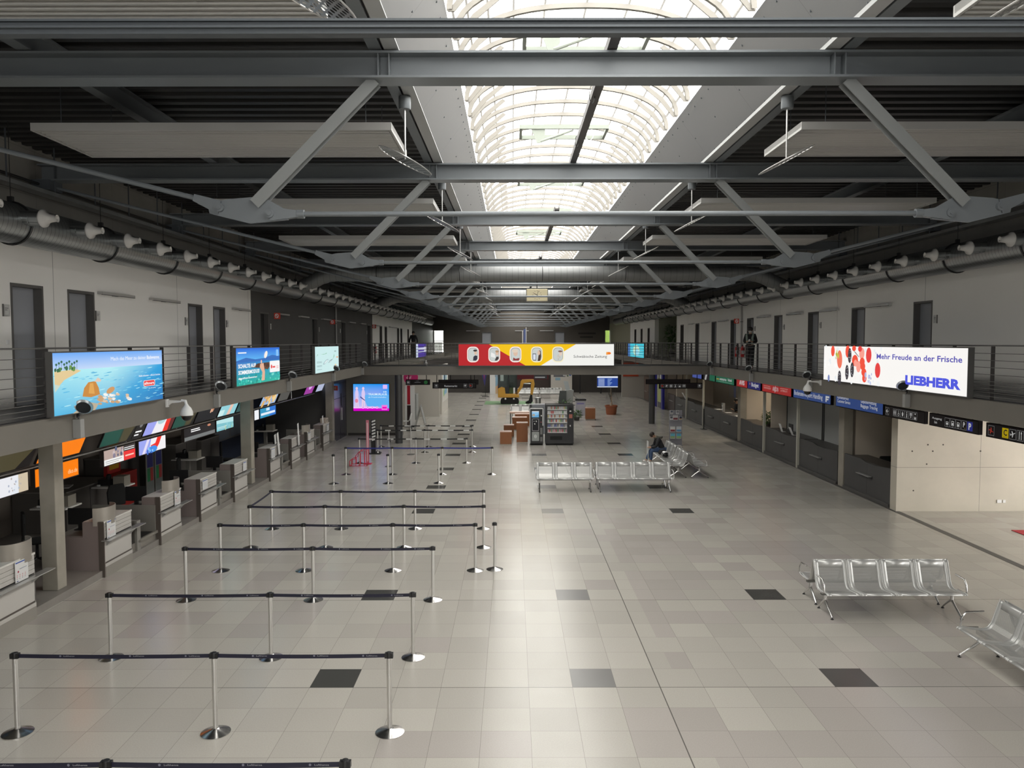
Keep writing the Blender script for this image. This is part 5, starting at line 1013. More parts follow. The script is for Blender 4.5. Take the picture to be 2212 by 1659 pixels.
low('bright lit picture in white, red and blue', 18.42, 19.88, lambda s, W, H: (s.rect(0, 0, W, H, (.92, .90, .92)), s.poly([(0, 0), (W * .35, 0), (W * .45, H), (0, H)], (.35, .40, .90)), s.poly([(W * .1, 0), (W * .2, 0), (W * .4, H), (W * .3, H)], (.8, .75, .95)), s.poly([(W * .42, H * .5), (W * .6, H * .6), (W * .68, H), (W * .85, H), (W * .74, H * .45), (W * .62, H * .12), (W * .5, H * .2)], (.9, .03, .02)), s.ell(W * .5, H * .2, W * .17, H * .25, (.06, .30, .85)), s.blobs(W * .3, 0, W * .5, H * .3, 10, .04, [(.05, .15, .6), (.3, .6, .95)])))
low('dark lit picture with white lines of text', 21.0, 23.2, lambda s, W, H: (s.rect(0, 0, W, H, (.02, .018, .02)), s.rect(0, 0, W, H * .3, (.18, .19, .19)), s.rect(W * .2, H * .62, W * .5, H * .7, W_), s.rect(W * .2, H * .78, W * .48, H * .86, W_), s.ell(W * .8, H * .85, W * .06, H * .1, (.6, .25, .15))))
low('turquoise lit picture left of the second column', 23.3, 24.75, lambda s, W, H: (s.rect(0, 0, W, H, (.22, .55, .62)), s.poly([(0, H * .7), (W, H * .55), (W, H), (0, H)], (.5, .8, .82)), s.blobs(W * .5, H * .1, W, H * .5, 10, .05, [(.4, .6, .4), (.3, .65, .7)]), s.rect(.05, H * .3, W * .6, H * .35, (.7, .9, .9)), s.rect(.05, H * .18, W * .5, H * .22, (.7, .9, .9))))
low('small white lit box right of the second column', 26.75, 27.25, lambda s, W, H: s.rect(0, 0, W, H, (.9, .92, .95)))
low('blue lit picture right of the second column', 27.35, 29.2, lambda s, W, H: (s.rect(0, 0, W, H, (.02, .18, .65)), s.rect(0, 0, W * .6, H, (.03, .32, .55)), s.rect(W * .05, H * .25, W * .95, H * .5, (.80, .88, .97)), s.rrect(W * .38, H * .65, W * .6, H * .95, .03, (.6, .8, .95))))
up('tilted dark green map picture at the left edge', 11.4, 14.2, gmap)
up('tilted orange picture partly behind the first column', 14.38, 15.86, lambda s, W, H: s.rect(0, 0, W, H, OR))
up('tilted dark green map picture over the white and red one', 16.6, 18.0, gmap)
up('tilted black picture with short white lines', 18.02, 18.5, lambda s, W, H: (s.rect(0, 0, W, H, (.015, .014, .014)), s.rect(.05, H * .1, W * .6, H * .15, W_), s.rect(.05, H * .22, W * .8, H * .28, W_), s.ell(W * .5, H * .55, .08, .1, (.2, .2, .2))))
up('tilted bright picture in red, white and lilac', 18.55, 20.1, lambda s, W, H: (s.rect(0, 0, W, H, (.90, .88, .92)), s.poly([(0, 0), (W * .3, 0), (W * .35, H), (0, H)], (.35, .38, .88)), s.poly([(W * .7, 0), (W * .88, 0), (W * .8, H), (W * .66, H)], (.85, .03, .02)), s.poly([(W * .88, 0), (W, 0), (W, H), (W * .8, H)], (.12, .02, .02)), s.ell(W * .5, H * .5, W * .14, H * .15, (.45, .65, .72))))
up('tilted dark green map picture over the empty stretch of rail', 20.15, 21.5, gmap)
up('tilted black picture with a small orange figure', 21.6, 23.2, lambda s, W, H: (s.rect(0, 0, W, H, (.012, .012, .016)), s.blobs(W * .6, H * .4, W * .7, H * .6, 8, .05, [(.8, .45, .3), (.5, .2, .1)])))
up('tilted turquoise picture with a pink figure before the second column', 23.3, 24.75, lambda s, W, H: (s.rect(0, 0, W, H, (.30, .65, .72)), s.poly([(W * .5, 0), (W * .7, 0), (W * .75, H), (W * .6, H)], (.85, .55, .45)), s.rect(0, 0, W * .3, H * .3, (.6, .85, .85))))
up('tilted dim teal picture touching the second column', 24.85, 26.2, lambda s, W, H: s.rect(0, 0, W, H, (.03, .09, .09)))
up('tilted orange castle picture right of the second column', 27.2, 29.0, lambda s, W, H: (s.rect(0, 0, W, H, (.35, .50, .75)), s.blobs(W * .1, 0, W * .9, H * .6, 20, .12, [(.80, .45, .12), (.9, .65, .3), (.55, .30, .1)], 1, 3)))
up('tilted pale grey picture beyond the castle one', 29.3, 30.6, lambda s, W, H: s.rect(0, 0, W, H, (.09, .088, .08)))
up('tilted magenta picture over the far desks', 33.0, 34.4, lambda s, W, H: (s.rect(0, 0, W, H, (.35, .05, .35)), s.ell(W * .5, H * .5, W * .2, H * .2, (.7, .4, .8))))
up('tilted pale lilac picture beside the dark door', 35.0, 36.4, lambda s, W, H: s.rect(0, 0, W, H, (.45, .50, .68)))
# dark double door beside the wall screen
d = M().box(-8.45, 36.4, 0, -8.38, 39.2, 2.75).build('door_8', mat('dark_violet_door', (.06, .06, .075), .25)); d.name = 'door_40'; d['kind'] = 'structure'
M().box(-8.38, 37.78, .0, -8.375, 37.8, 2.75).box(-8.38, 36.4, 2.0, -8.375, 39.2, 2.02).build('door_gap', BLKM, parent=d); M().box(-8.37, 38.0, .9, -8.33, 38.05, 1.5).build('door_handle', ALU, parent=d); M().box(-8.37, 38.0, 1.6, -8.34, 38.06, 2.2).build('door_bar', BLK, parent=d)
struct('wall_left_link', M().box(-8.55, 36.2, 0, -8.45, 39.2, 3.18).box(-8.45, 36.4, 2.75, -8.38, 39.2, 3.18).box(-12, 36.2, 0, -8.45, 36.3, 3.18), MATS['dark_grey_wall_paint'])
fs = thing('fire_sign', 'small red sign above the dark double door', 'sign', (-8.3, 36.3, 2.45)); M().box(-.1, 0, 0, .15, .02, .22).build('plate', MATS['red_paint'], fs); M().box(-.02, -.003, .05, .07, 0, .17).build('symbol', mat('pale_symbol', (.5, .3, .25), .5), fs)
def d_mag(s, W, H):
    s.k += 1; s.a.add([s.P(0, 0), s.P(W, 0), s.P(W, H), s.P(0, H)], [(0, 1, 2, 3)], 0, ((.70, .60, .95), (.15, .45, .95), (.0, .28, .9), (.02, .35, .92)))
    s.poly([(W * .25, H * .6), (W, H * .6), (W, H * .2), (W * .4, H * .15)], (.12, .45, .92)); sk = (.85, .62, .80)
    for u, k in ((.10, 1), (.28, 1.15)): s.ell(W * u, H * .62, .09, .26, (.72, .60, .90)); s.ell(W * u, H * .84, .06, .07, sk); s.poly([(W * u - .08, H * .15), (W * u - .02, H * .15), (W * u + .03, H * .5), (W * u - .07, H * .5)], sk); s.poly([(W * u + .04, H * .14), (W * u + .09, H * .14), (W * u + .08, H * .5), (W * u, H * .5)], sk)
    s.ell(W * .09, H * .38, .08, .1, (.8, .25, .4)); s.poly([(W * .2, H * .55), (W * .33, H * .4), (W * .32, H * .38), (W * .19, H * .5)], (.06, .08, .3))
    s.rect(0, 0, W, H * .1, (.72, .0, .62)); s.poly([(0, H * .1), (W * .8, H * .1), (W * .55, H * .17), (0, H * .15)], (.85, .60, .95))
    for i in range(4): s.ell(W * (.27 + .13 * i), H * .13, .065, .06, (.95, .55, .95)); s.ell(W * (.27 + .13 * i), H * .14, .025, .02, (.5, .1, .5))
    s.rect(W * .79, H * .04, W * .95, H * .22, (.9, .2, .75)); s.rect(W * .81, H * .09, W * .93, H * .15, (.85, .0, .45)); s.rrect(W * .83, H * .82, W * .95, H * .97, .02, (.75, .5, .95))
    s.text('IHR', W * .84, H * .68, H * .06, (.7, .9, 1), .02, W * .1); s.text('TRAUMURLAUB', W * .42, H * .58, H * .08, (.7, .9, 1), .02, W * .52); s.text('ab Friedrichshafen', W * .42, H * .49, H * .05, (.65, .85, 1), .01, W * .5)
lightbox('wall_screen', 'bright blue and magenta holiday screen on the grey wall beside the dark door', 'screen', 'F', 39.08, -8.02, -6.18, 1.22, 2.62, .1, d_mag, None, BLK)
# ================= BELT POSTS =================
NAVY = mat('navy_belt', (.010, .010, .028), .6); BLUE = mat('blue_belt', (.012, .02, .20), .5); BBLK = mat('black_belt', (.008, .008, .008), .6); LETT = mat('belt_lettering', (.35, .35, .38), .6)
def belt_post():
    t = thing('belt_post', 'x', 'belt post', group='steel belt posts of the check-in queue')
    M().lathe([(0, 0), (.175, 0), (.175, .008), (.12, .028), (.05, .05), (.034, .06), (.034, .075), (0, .075)], 36).build('base', CHR, t, smooth=35)
    M().lathe([(0, .07), (.031, .07), (.031, .93), (0, .93)], 24).build('pole', mat('satin_steel', (.66, .65, .63), .3, .9), t, smooth=40)
    M().lathe([(0, .925), (.034, .925), (.034, .985), (.03, .995), (0, .997)], 24).box(-.05, -.028, .925, .05, .028, .985).build('head', BLK, t, smooth=40); return t
bp = belt_post(); nb = [0]
def post(x, y, label, group=None):
    o = bp if nb[0] == 0 else dup(bp); nb[0] += 1; o.location = (x, y, 0); o['label'] = label
    if group: o['group'] = group
    return o
def belt(o, dx, dy, m, word='Lufthansa', blocks=False, sag=.012):
    L = math.hypot(dx, dy); an = math.atan2(dy, dx); n = 8; a = M(); z0, z1 = .928, .976
    xs = [.05 + (L - .1) * i / n for i in range(n + 1)]; sg = [sag * 4 * (i / n) * (1 - i / n) for i in range(n + 1)]
    vs = [(x, e, z - s_) for e in (-.0012, .0012) for z in (z0, z1) for x, s_ in zip(xs, sg)]; K = n + 1
    fs = [f for i in range(n) for f in ((i, i + 1, K + i + 1, K + i), (2 * K + i, 3 * K + i, 3 * K + i + 1, 2 * K + i + 1), (K + i, K + i + 1, 3 * K + i + 1, 3 * K + i), (i, 2 * K + i, 2 * K + i + 1, i + 1))]
    a.add(vs, fs)
    def merge(sh):
        for f, c in zip(sh.a.f, sh.a.c): pass
        n0 = len(a.v); a.v += sh.a.v
        for f, c in zip(sh.a.f, sh.a.c): a.f.append(tuple(i + n0 for i in f)); a.mi.append(1); a.c.append(c)
    if word and L > 1:
        s = Sheet((0, -.003, .942), (1, 0, 0), (0, 0, 1), (0, -1, 0))
        for q in (.27, .62, .9) if L > 2 else (.35, .8):
            s.text(word, L * q - .06, 0, .017, (.35, .35, .38), .004, .13); s.ell(L * q - .1, .008, .012, .012, (.2, .2, .25), 10)
        merge(s)
    if blocks:
        for q in (.22, .55, .88): a.box(L * q - .12, -.003, z0 - .01, L * q + .12, .003, z1 - .008, 1, col=(.62, .62, .6))
    b = a.build('belt', [m, PRT], o); b.rotation_euler = (0, 0, an)
nm3 = ['left end', 'middle', 'right end']; nm4 = ['left end', 'second from the left', 'third from the left', 'right end']
rows = [('in the row cut by the bottom edge of the picture', 6.77, [-6.0, -3.64, -1.5], NAVY), ('in the nearest complete row', 9.19, [-6.0, -3.6, -1.49], NAVY), ('in the second complete row', 11.43, [-6.02, -3.62, -1.49], NAVY), ('in the third complete row', 14.03, [-5.98, -3.65, -1.46], NAVY),
    ('in the fourth complete row', 15.86, [-6.03, -4.31, -2.47, -.77], NAVY), ('in the fifth complete row', 17.66, [-6.02, -4.3, -2.49, -.66], NAVY), ('in the sixth complete row', 19.46, [-6.08, -4.33, -2.46, -.73], NAVY), ('in the blue-belted row', 27.5, [-5.92, -4.27, -2.49, -.72], BLUE),
    ('in the nearest black-and-white belted row', 30.1, [-5.95, -3.75, -1.78], BBLK), ('in the middle black-and-white belted row', 33.05, [-5.75, -3.74, -1.72], BBLK), ('in the farthest black-and-white belted row', 34.8, [-5.9, -3.76, -1.79], BBLK)]
DEFER = []
for j, (rl, y, xs, m) in enumerate(rows):
    ps = [post(x, y, 'steel belt post %s, %s' % (rl, (nm3 if len(xs) == 3 else nm4)[i])) for i, x in enumerate(xs)]
    for i in range(len(xs) - 1): DEFER.append((ps[i], xs[i + 1] - xs[i], 0, m, 'Lufthansa' if j < 7 else None, j > 7))
    if j == 6: DEFER.append((ps[0], .06, -1.8, NAVY, None, False))
post(-.37, 15.94, 'free-standing belt post just right of the fourth row'); post(-5.95, 25.7, 'left one of three free posts before the blue belt', 'three free belt posts'); post(-4.15, 25.75, 'middle one of three free posts before the blue belt', 'three free belt posts'); post(-2.46, 25.8, 'right one of three free posts before the blue belt', 'three free belt posts')
for q_ in DEFER: belt(*q_)
for x, y, h, l in ((-4.67, 29.3, 1.35, 'tall thin grey pole with a black clamp among the belt posts'), (-4.25, 32.4, 1.5, 'tall thin pole left of the black-and-white belts')):
    t = thing('pole_stand', l, 'stand', (x, y, 0)); M().tube([(0, 0, .02), (0, 0, h)], .018, 8).build('pole', ALU, t, smooth=40); M().lathe([(0, 0), (.16, 0), (.15, .02), (0, .03)], 20).build('base', DFR, t, smooth=40); M().tube([(0, -.02, h - .35), (.05, -.03, h - .3), (.05, -.03, h - .42)], .02, 6).build('clamp', BLK, t)
# red bag sizer and banner posts
RW = mat('crimson_wire', (.55, .01, .04), .35)
t = thing('bag_sizer', 'crimson wire bag sizer standing beside the pink post', 'bag sizer', (-6.15, 29.2, 0)); 
def wire(name, pts): M().tube(pts, .012, 6).build(name, RW, t, smooth=40)
for k, y in enumerate((0, .5)):
    wire('side_frame', [(0, y, .04), (0, y, .22), (.06, y, .28), (.2, y, .3), (.24, y, .42), (.34, y, .56), (.42, y, .6), (.64, y, .6), (.64, y, .04), (0, y, .04)])
for i in range(9): x = .08 * i; z = .26 if i < 3 else .56 if i > 4 else .45; wire('bar', [(x, 0, .04), (x, 0, z)]) if i % 2 else wire('bar', [(x, .5, .04), (x, .5, z)])
for x, z in ((0, .04), (.64, .04), (.64, .6), (.42, .6), (.2, .3), (0, .22), (.32, .04)): wire('cross_bar', [(x, 0, z), (x, .5, z)])
t = thing('banner_post', 'tall pink and white post behind the crimson wire stand', 'post', (-5.6, 29.95, 0)); M().box(-.05, -.02, .02, .05, .02, 1.7).build('board', mat('pink_board', (.62, .18, .25), .5), t); M().box(-.025, -.023, .1, .025, -.02, 1.6).build('inlay', mat('pale_pink', (.75, .5, .52), .5), t); M().box(-.15, -.15, 0, .15, .15, .02).build('foot', RW, t)
t = thing('banner_post', 'black post with slanting white stripes behind the blue belt', 'post', (-5.85, 32.6, 0)); M().box(-.1, -.02, .02, .1, .02, 1.45).build('board', BLK, t); M().box(-.22, -.1, 0, .3, .12, .03).build('foot', BLKM, t)
a = M()
for i in range(7): a.prism([(-.06, .55 + i * .13), (.09, .6 + i * .13), (.09, .67 + i * .13), (-.06, .62 + i * .13)], (-.024, -.02))
a.build('white_stripes', WPL, t)
# ================= BENCHES =================
SEATM = perforated('perforated_steel_seat', (.50, .50, .485), 75, .31, .38, .5); FRM = mat('seat_frame_silver', (.56, .56, .545), .38, .45)
def bench(n, w=.6):
    """back ridge on the local x axis, seats face -y; W = n*w"""
    t = thing('waiting_bench', 'x', 'bench', group='rows of grey perforated steel seats'); W = n * w
    prof = [(-.64, .405), (-.63, .425), (-.58, .435), (-.35, .405), (-.24, .40), (-.17, .43), (-.12, .50), (-.02, .80), (0.0, .845)]
    for k in range(n):
        x0, x1 = k * w + .012, (k + 1) * w - .012
        o = bpy.data.objects.new('seat', None)
        # perforated middle, solid rim on the same curve
        a = M(); us = []
        L = [0]
        for p, q in zip(prof, prof[1:]): L.append(L[-1] + math.dist(p, q))
        def strip(mb, xa, xb, i0, i1, off=0):
            vs = [(x, y + off, z) for y, z in prof[i0:i1 + 1] for x in (xa, xb)]; m_ = i1 - i0 + 1; mb.add(vs, [(2 * i, 2 * i + 1, 2 * i + 3, 2 * i + 2) for i in range(m_ - 1)])
        strip(a, x0, x0 + .075, 0, 8); strip(a, x1 - .075, x1, 0, 8); strip(a, x0 + .075, x1 - .075, 0, 2)
        vs = [(x0 + .075, -.04, .725), (x1 - .075, -.04, .725), (x0 + .075, -.02, .80), (x1 - .075, -.02, .80), (x0 + .075, 0, .845), (x1 - .075, 0, .845)]; a.add(vs, [(0, 1, 3, 2), (2, 3, 5, 4)])
        s = a.build('seat', FRM, t, smooth=60); sm = s.modifiers.new('thick', 'SOLIDIFY'); sm.thickness = .006
        b = M(); pr = prof[2:7] + [(-.04, .725)]; vs = [(x, y, z) for y, z in pr for x in (x0 + .075, x1 - .075)]; b.add(vs, [(2 * i, 2 * i + 1, 2 * i + 3, 2 * i + 2) for i in range(len(pr) - 1)])
        me = b.build('perforated_sheet', SEATM, s); uv = me.data.uv_layers.new(name='UVMap'); acc = [0]
        for p, q in zip(pr, pr[1:]): acc.append(acc[-1] + math.dist(p, q))
        for l in me.data.loops: vi = l.vertex_index; uv.data[l.index].uv = (vs[vi][0], acc[vi // 2])
        for xx in (x0, x1): M().tube([(xx, y, z) for y, z in prof], .009, 6).build('edge_tube', FRM, s, smooth=60)
    M().box(.03, -.36, .33, W - .03, -.29, .385).build('beam', mat('beam_grey', (.22, .22, .21), .45, .3), t)
    for x in (.10, W - .10):
        M().tube([(x, -.33, .36), (x, -.33, .22)], .028, 10).tube([(x, -.33, .24), (x, -.45, .15), (x, -.64, .03)], [.022, .018, .014], 8).tube([(x, -.33, .24), (x, -.2, .15), (x, -.06, .03)], [.022, .018, .014], 8).build('leg', CHR, t, smooth=40)
        for y in (-.64, -.06): M().lathe([(0, 0), (.025, 0), (.025, .012), (.008, .02), (.008, .035)], 12, (x, y, 0)).build('foot', BLK, t)
    for x, s_ in ((-.015, 1), (W + .015, -1)):
        M().tube([(x, -.30, .41), (x, -.5, .415), (x, -.575, .44), (x, -.55, .56), (x, -.49, .64), (x, -.22, .655)], [.012, .012, .014, .016, .016, .012], 8).build('armrest', CHR, t, smooth=50)
    return t
BPR = {}
def put_bench(n, x, y, deg, label, w=.6):
    if n not in BPR: o = BPR[n] = bench(n, w)
    else: o = dup(BPR[n])
    o.location = (x, y, 0); o.rotation_euler = (0, 0, math.radians(deg)); o['label'] = label
put_bench(4, 5.33, 13.63, 0, 'four-seat steel bench on the right, facing the camera'); put_bench(4, 7.75, 13.69, 180, 'four-seat steel bench on the right, back to back and facing away')
put_bench(4, 7.33, 11.52, -90, 'steel bench cut by the right edge, facing left'); put_bench(4, 7.39, 9.1, 90, 'steel bench cut by the right edge, facing right')
put_bench(3, .76, 24.83, 0, 'three-seat steel bench in front of the vending machines, facing the camera'); put_bench(4, 2.66, 24.83, 0, 'four-seat steel bench right of the three-seat one, facing the camera')
put_bench(4, 5.06, 24.9, 180, 'four-seat steel bench in mid hall, facing away from the camera')
put_bench(3, 6.08, 30.5, -90, 'steel bench facing left on which the man sits'); put_bench(3, 6.08, 28.5, -90, 'empty steel bench facing left, nearer than the seated man')
put_bench(3, 6.14, 26.65, 90, 'nearer steel bench facing right, behind the empty left-facing one'); put_bench(3, 6.14, 28.65, 90, 'farther steel bench facing right, behind the seated man')
put_bench(4, -.1, 48, 0, 'steel bench half hidden behind the vending machines'); put_bench(3, .45, 65, 0, 'distant steel bench behind the excavator, left one'); put_bench(3, 2.32, 65, 0, 'distant steel bench behind the excavator, right one')
# ================= PEOPLE =================
SKIN = mat('skin', (.42, .25, .17), .55)
def skin_obj(name, pts, edges, m, parent, sub=1):
    """pts: {key: (x,y,z,r)}"""
    keys = list(pts); me = bpy.data.meshes.new(name); me.from_pydata([pts[k][:3] for k in keys], [(keys.index(a), keys.index(b)) for a, b in edges], []); me.materials.append(m)
    o = bpy.data.objects.new(name, me); COL.objects.link(o); o.parent = parent
    sk_ = o.modifiers.new('skin', 'SKIN'); sk_.use_smooth_shade = True
    if not me.skin_vertices: return o
    for i, k in enumerate(keys):
        r = pts[k][3]; r = r if isinstance(r, tuple) else (r, r); me.skin_vertices[0].data[i].radius = r; me.skin_vertices[0].data[i].use_root = (i == 0)
    s = o.modifiers.new('sub', 'SUBSURF'); s.levels = sub; s.render_levels = sub + 1; return o
def human(label, loc, rz, P, cloth, trousers, shoes, hair, extra=None):
    """P: joints hip, chest, neck, head, and l/r sh el wr hd, hp kn an to (x right, y back, z up; the figure faces -y)"""
    t = thing('person', label, 'person', loc, rz); b = {}
    b['hip'] = (*P['hip'], .1); b['waist'] = tuple((P['hip'][i] + P['chest'][i]) / 2 for i in range(3)) + (.095,); b['chest'] = (*P['chest'], .12); b['neck'] = (*P['neck'], .05)
    hd = Vector(P['head']); nk = Vector(P['neck']); b['jaw'] = (*(nk.lerp(hd, .45)), .058); b['head'] = (*hd, .088); b['crown'] = (*(hd + (hd - nk).normalized() * .07), .07)
    E = [('hip', 'waist'), ('waist', 'chest'), ('chest', 'neck'), ('neck', 'jaw'), ('jaw', 'head'), ('head', 'crown')]; C = {}; CE = []; Tr = {}; TE = []
    for s_ in 'lr':
        for k, r in (('sh', .06), ('el', .043), ('wr', .03), ('hd', .035)): b[k + s_] = (*P[k + s_], r)
        for k, r in (('hp', .085), ('kn', .06), ('an', .04), ('to', .035)): b[k + s_] = (*P[k + s_], r)
        E += [('chest', 'sh' + s_), ('sh' + s_, 'el' + s_), ('el' + s_, 'wr' + s_), ('wr' + s_, 'hd' + s_), ('hip', 'hp' + s_), ('hp' + s_, 'kn' + s_), ('kn' + s_, 'an' + s_), ('an' + s_, 'to' + s_)]
        # fingers as part of the same surface
        h = Vector(P['hd' + s_]); wv = Vector(P['wr' + s_]); d = (h - wv).normalized(); sd = d.cross(Vector((0, 0, 1))); sd = sd.normalized() if sd.length > .01 else Vector((1, 0, 0))
        for q, (o_, ln) in enumerate(((-.026, .055), (-.009, .065), (.009, .062), (.026, .05))):
            b['f%d%s' % (q, s_)] = (*(h + sd * o_ + d * .03), .0095); b['g%d%s' % (q, s_)] = (*(h + sd * o_ + d * ln + Vector((0, 0, -.012))), .0085); E += [('hd' + s_, 'f%d%s' % (q, s_)), ('f%d%s' % (q, s_), 'g%d%s' % (q, s_))]
        b['th' + s_] = (*(h + sd * .04 * (1 if s_ == 'l' else -1) - d * .01 + Vector((0, 0, .02))), .01); E.append(('hd' + s_, 'th' + s_))
    body = skin_obj('body', b, E, SKIN, t)
    c = {'hip': (*P['hip'], (.16, .125)), 'waist': b['waist'][:3] + ((.155, .12),), 'chest': (*P['chest'], (.175, .135)), 'col': (*(Vector(P['chest']).lerp(nk, .75)), .075)}; CE = [('hip', 'waist'), ('waist', 'chest'), ('chest', 'col')]
    for s_ in 'lr':
        c['sh' + s_] = (*P['sh' + s_], .085); c['el' + s_] = (*P['el' + s_], .062); c['wr' + s_] = (*(Vector(P['el' + s_]).lerp(Vector(P['wr' + s_]), .92)), .047); CE += [('chest', 'sh' + s_), ('sh' + s_, 'el' + s_), ('el' + s_, 'wr' + s_)]
    skin_obj('jacket', c, CE, cloth, t)
    q = {'hip': (*P['hip'], (.15, .12))}; QE = []
    for s_ in 'lr': q['hp' + s_] = (*P['hp' + s_], .105); q['kn' + s_] = (*P['kn' + s_], .078); q['an' + s_] = (*P['an' + s_], .062); QE += [('hip', 'hp' + s_), ('hp' + s_, 'kn' + s_), ('kn' + s_, 'an' + s_)]
    skin_obj('trousers', q, QE, trousers, t)
    for s_ in 'lr':
        an, to = Vector(P['an' + s_]), Vector(P['to' + s_]); skin_obj('shoe', {'a': (an.x, an.y, to.z + .01, .045), 'b': (*(an.lerp(to, .6)), .045), 'c': (*to, .036)}, [('a', 'b'), ('b', 'c')], shoes, t); bpy.context.view_layer.update()
    up_ = (hd - nk).normalized(); T = Matrix.Translation(hd + up_ * .035) @ Vector((0, 0, 1)).rotation_difference(up_).to_matrix().to_4x4() @ Matrix.Translation((0, .018, 0))
    M().lathe([(.09, -.05), (.103, .0), (.098, .05), (.07, .085), (.03, .1), (0, .102)], 20, T=T).build('hair', hair, t, smooth=60)
    F = Matrix.Translation(hd) @ Vector((0, 0, 1)).rotation_difference(up_).to_matrix().to_4x4()
    M().prism([(-.012, -.03), (.012, -.03), (.0, .025)], (-.118, -.08), T=F).build('nose', SKIN, t); 
    for sx in (-1, 1):
        M().lathe([(0, -.008), (.011, 0), (0, .008)], 8, (sx * .034, -.086, .012), T=F).build('eye', BLK, t); M().lathe([(0, -.03), (.012, -.01), (.014, .015), (0, .03)], 8, (sx * .09, .005, -.01), T=F).build('ear', SKIN, t)
    M().box(-.025, -.092, -.056, .025, -.08, -.048, T=F).build('mouth', mat('lips', (.28, .12, .10), .5), t)
    return t
stand = dict(hip=(0, 0, .92), chest=(0, -.01, 1.26), neck=(0, -.01, 1.44), head=(0, -.045, 1.56), shl=(.17, 0, 1.36), shr=(-.17, 0, 1.36), ell=(.24, .02, 1.09), elr=(-.24, .02, 1.09), wrl=(.1, -.2, 1.1), wrr=(-.1, -.2, 1.1), hdl=(.05, -.26, 1.13), hdr=(-.05, -.26, 1.13),
    hpl=(.09, 0, .88), hpr=(-.09, 0, .88), knl=(.09, -.02, .48), knr=(-.1, -.02, .48), anl=(.09, .01, .09), anr=(-.1, .01, .09), tol=(.1, -.16, .035), tor=(-.12, -.16, .035))
JB = mat('black_jacket', (.010, .010, .012), .8); HB = mat('dark_hair', (.012, .009, .008), .6)
t = human('person in black with a pale scarf and mask, reading a phone on the right gallery', (9.62, 31.5, GZ), -.45, stand, JB, mat('dark_trousers', (.015, .016, .02), .8), BLK, HB)
M().tube([(-.12, .03, 1.4), (-.13, -.1, 1.38), (-.11, -.155, 1.25), (-.1, -.15, 1.05)], [.035, .04, .045, .04], 8).tube([(.12, .03, 1.4), (.13, -.1, 1.38), (.11, -.155, 1.25), (.1, -.15, 1.0)], [.035, .04, .045, .04], 8).tube([(-.12, .03, 1.4), (0, .08, 1.43), (.12, .03, 1.4)], .04, 8).build('scarf', mat('pale_green_scarf', (.22, .27, .24), .8), t, smooth=60)
M().box(-.05, -.135, 1.47, .05, -.1, 1.54).build('face_mask', mat('mask_white', (.5, .52, .5), .6), t, bevel=.01)
o = M().box(-.035, -.005, -.07, .035, .005, .07, T=Matrix.Rotation(-.9, 4, 'X')).build('phone', WPL, loc=(9.5, 31.24, GZ + 1.155)); tag(o, 'white phone held by the standing person on the gallery', 'phone'); o.rotation_euler = (0, 0, -.45)
walk = dict(stand); walk.update(ell=(.26, .03, 1.1), elr=(-.26, -.03, 1.1), wrl=(.27, -.1, .88), wrr=(-.27, .06, .86), hdl=(.27, -.13, .8), hdr=(-.27, .08, .78), knl=(.09, -.1, .5), anl=(.1, -.05, .1), tol=(.1, -.2, .04), anr=(-.1, .2, .13), tor=(-.1, .07, .04), knr=(-.1, .04, .48))
t = human('person in a black jacket walking away along the far left gallery', (-7.35, 58, GZ), PI, walk, JB, mat('grey_trousers', (.08, .08, .08), .8), BLK, HB); t.scale = (1.1, 1.1, 1.12)
t = human('dark silhouette of a clerk standing behind the long right counter', (11.75, 40.6, .05), -PI / 2, stand, JB, BLKM, BLK, HB)
sit = dict(hip=(0, 0, .5), chest=(0, -.2, .86), neck=(0, -.31, 1.0), head=(0, -.42, 1.07), shl=(.18, -.22, .94), shr=(-.18, -.22, .94), ell=(.23, -.32, .66), elr=(-.23, -.32, .66), wrl=(.07, -.5, .6), wrr=(-.07, -.5, .6), hdl=(.04, -.57, .6), hdr=(-.04, -.57, .6),
    hpl=(.1, -.04, .5), hpr=(-.1, -.04, .5), knl=(.12, -.48, .5), knr=(-.12, -.46, .5), anl=(.12, -.5, .1), anr=(-.12, -.62, .1), tol=(.13, -.66, .035), tor=(-.13, -.78, .035))
t = human('man in a black jacket and jeans sitting bent forward on the left-facing bench', (5.88, 30.15, 0), -PI / 2, sit, mat('black_quilted', (.014, .014, .016), .7), mat('blue_jeans', (.045, .08, .16), .8), WPL, mat('brown_hair', (.02, .012, .008), .6))
M().tube([(-.11, -.1, .98), (-.12, -.25, 1.0), (-.06, -.34, .96)], [.03, .045, .04], 8).tube([(.11, -.1, .98), (.12, -.25, 1.0), (.06, -.34, .96)], [.03, .045, .04], 8).tube([(-.11, -.1, .98), (0, -.06, 1.0), (.11, -.1, .98)], .04, 8).build('hood', mat('olive_hood', (.06, .06, .045), .8), t, smooth=60)
t = thing('shoulder_bag', 'black bag lying on the bench beside the seated man', 'bag', (5.72, 29.45, .42)); M().lathe([(0, 0), (.14, .0), (.17, .06), (.14, .15), (.05, .19), (0, .19)], 16).build('body', JB, t, smooth=60); M().tube([(-.14, 0, .1), (-.1, -.05, .24), (.05, -.06, .25), (.14, 0, .1)], .012, 6).build('strap', BLK, t)
t = thing('helmet', 'round black helmet on the bench in front of the seated man\'s bag', 'helmet', (5.72, 29.0, .42)); M().lathe([(0, 0), (.12, .0), (.14, .06), (.12, .13), (.06, .17), (0, .18)], 18).build('shell', BLK, t, smooth=60); M().tube([(.13 * math.cos(q), .13 * math.sin(q), .04 + .02 * math.sin(q)) for q in [PI * k / 8 - .3 for k in range(9)]], .012, 6).build('white_trim', WPL, t, smooth=60)
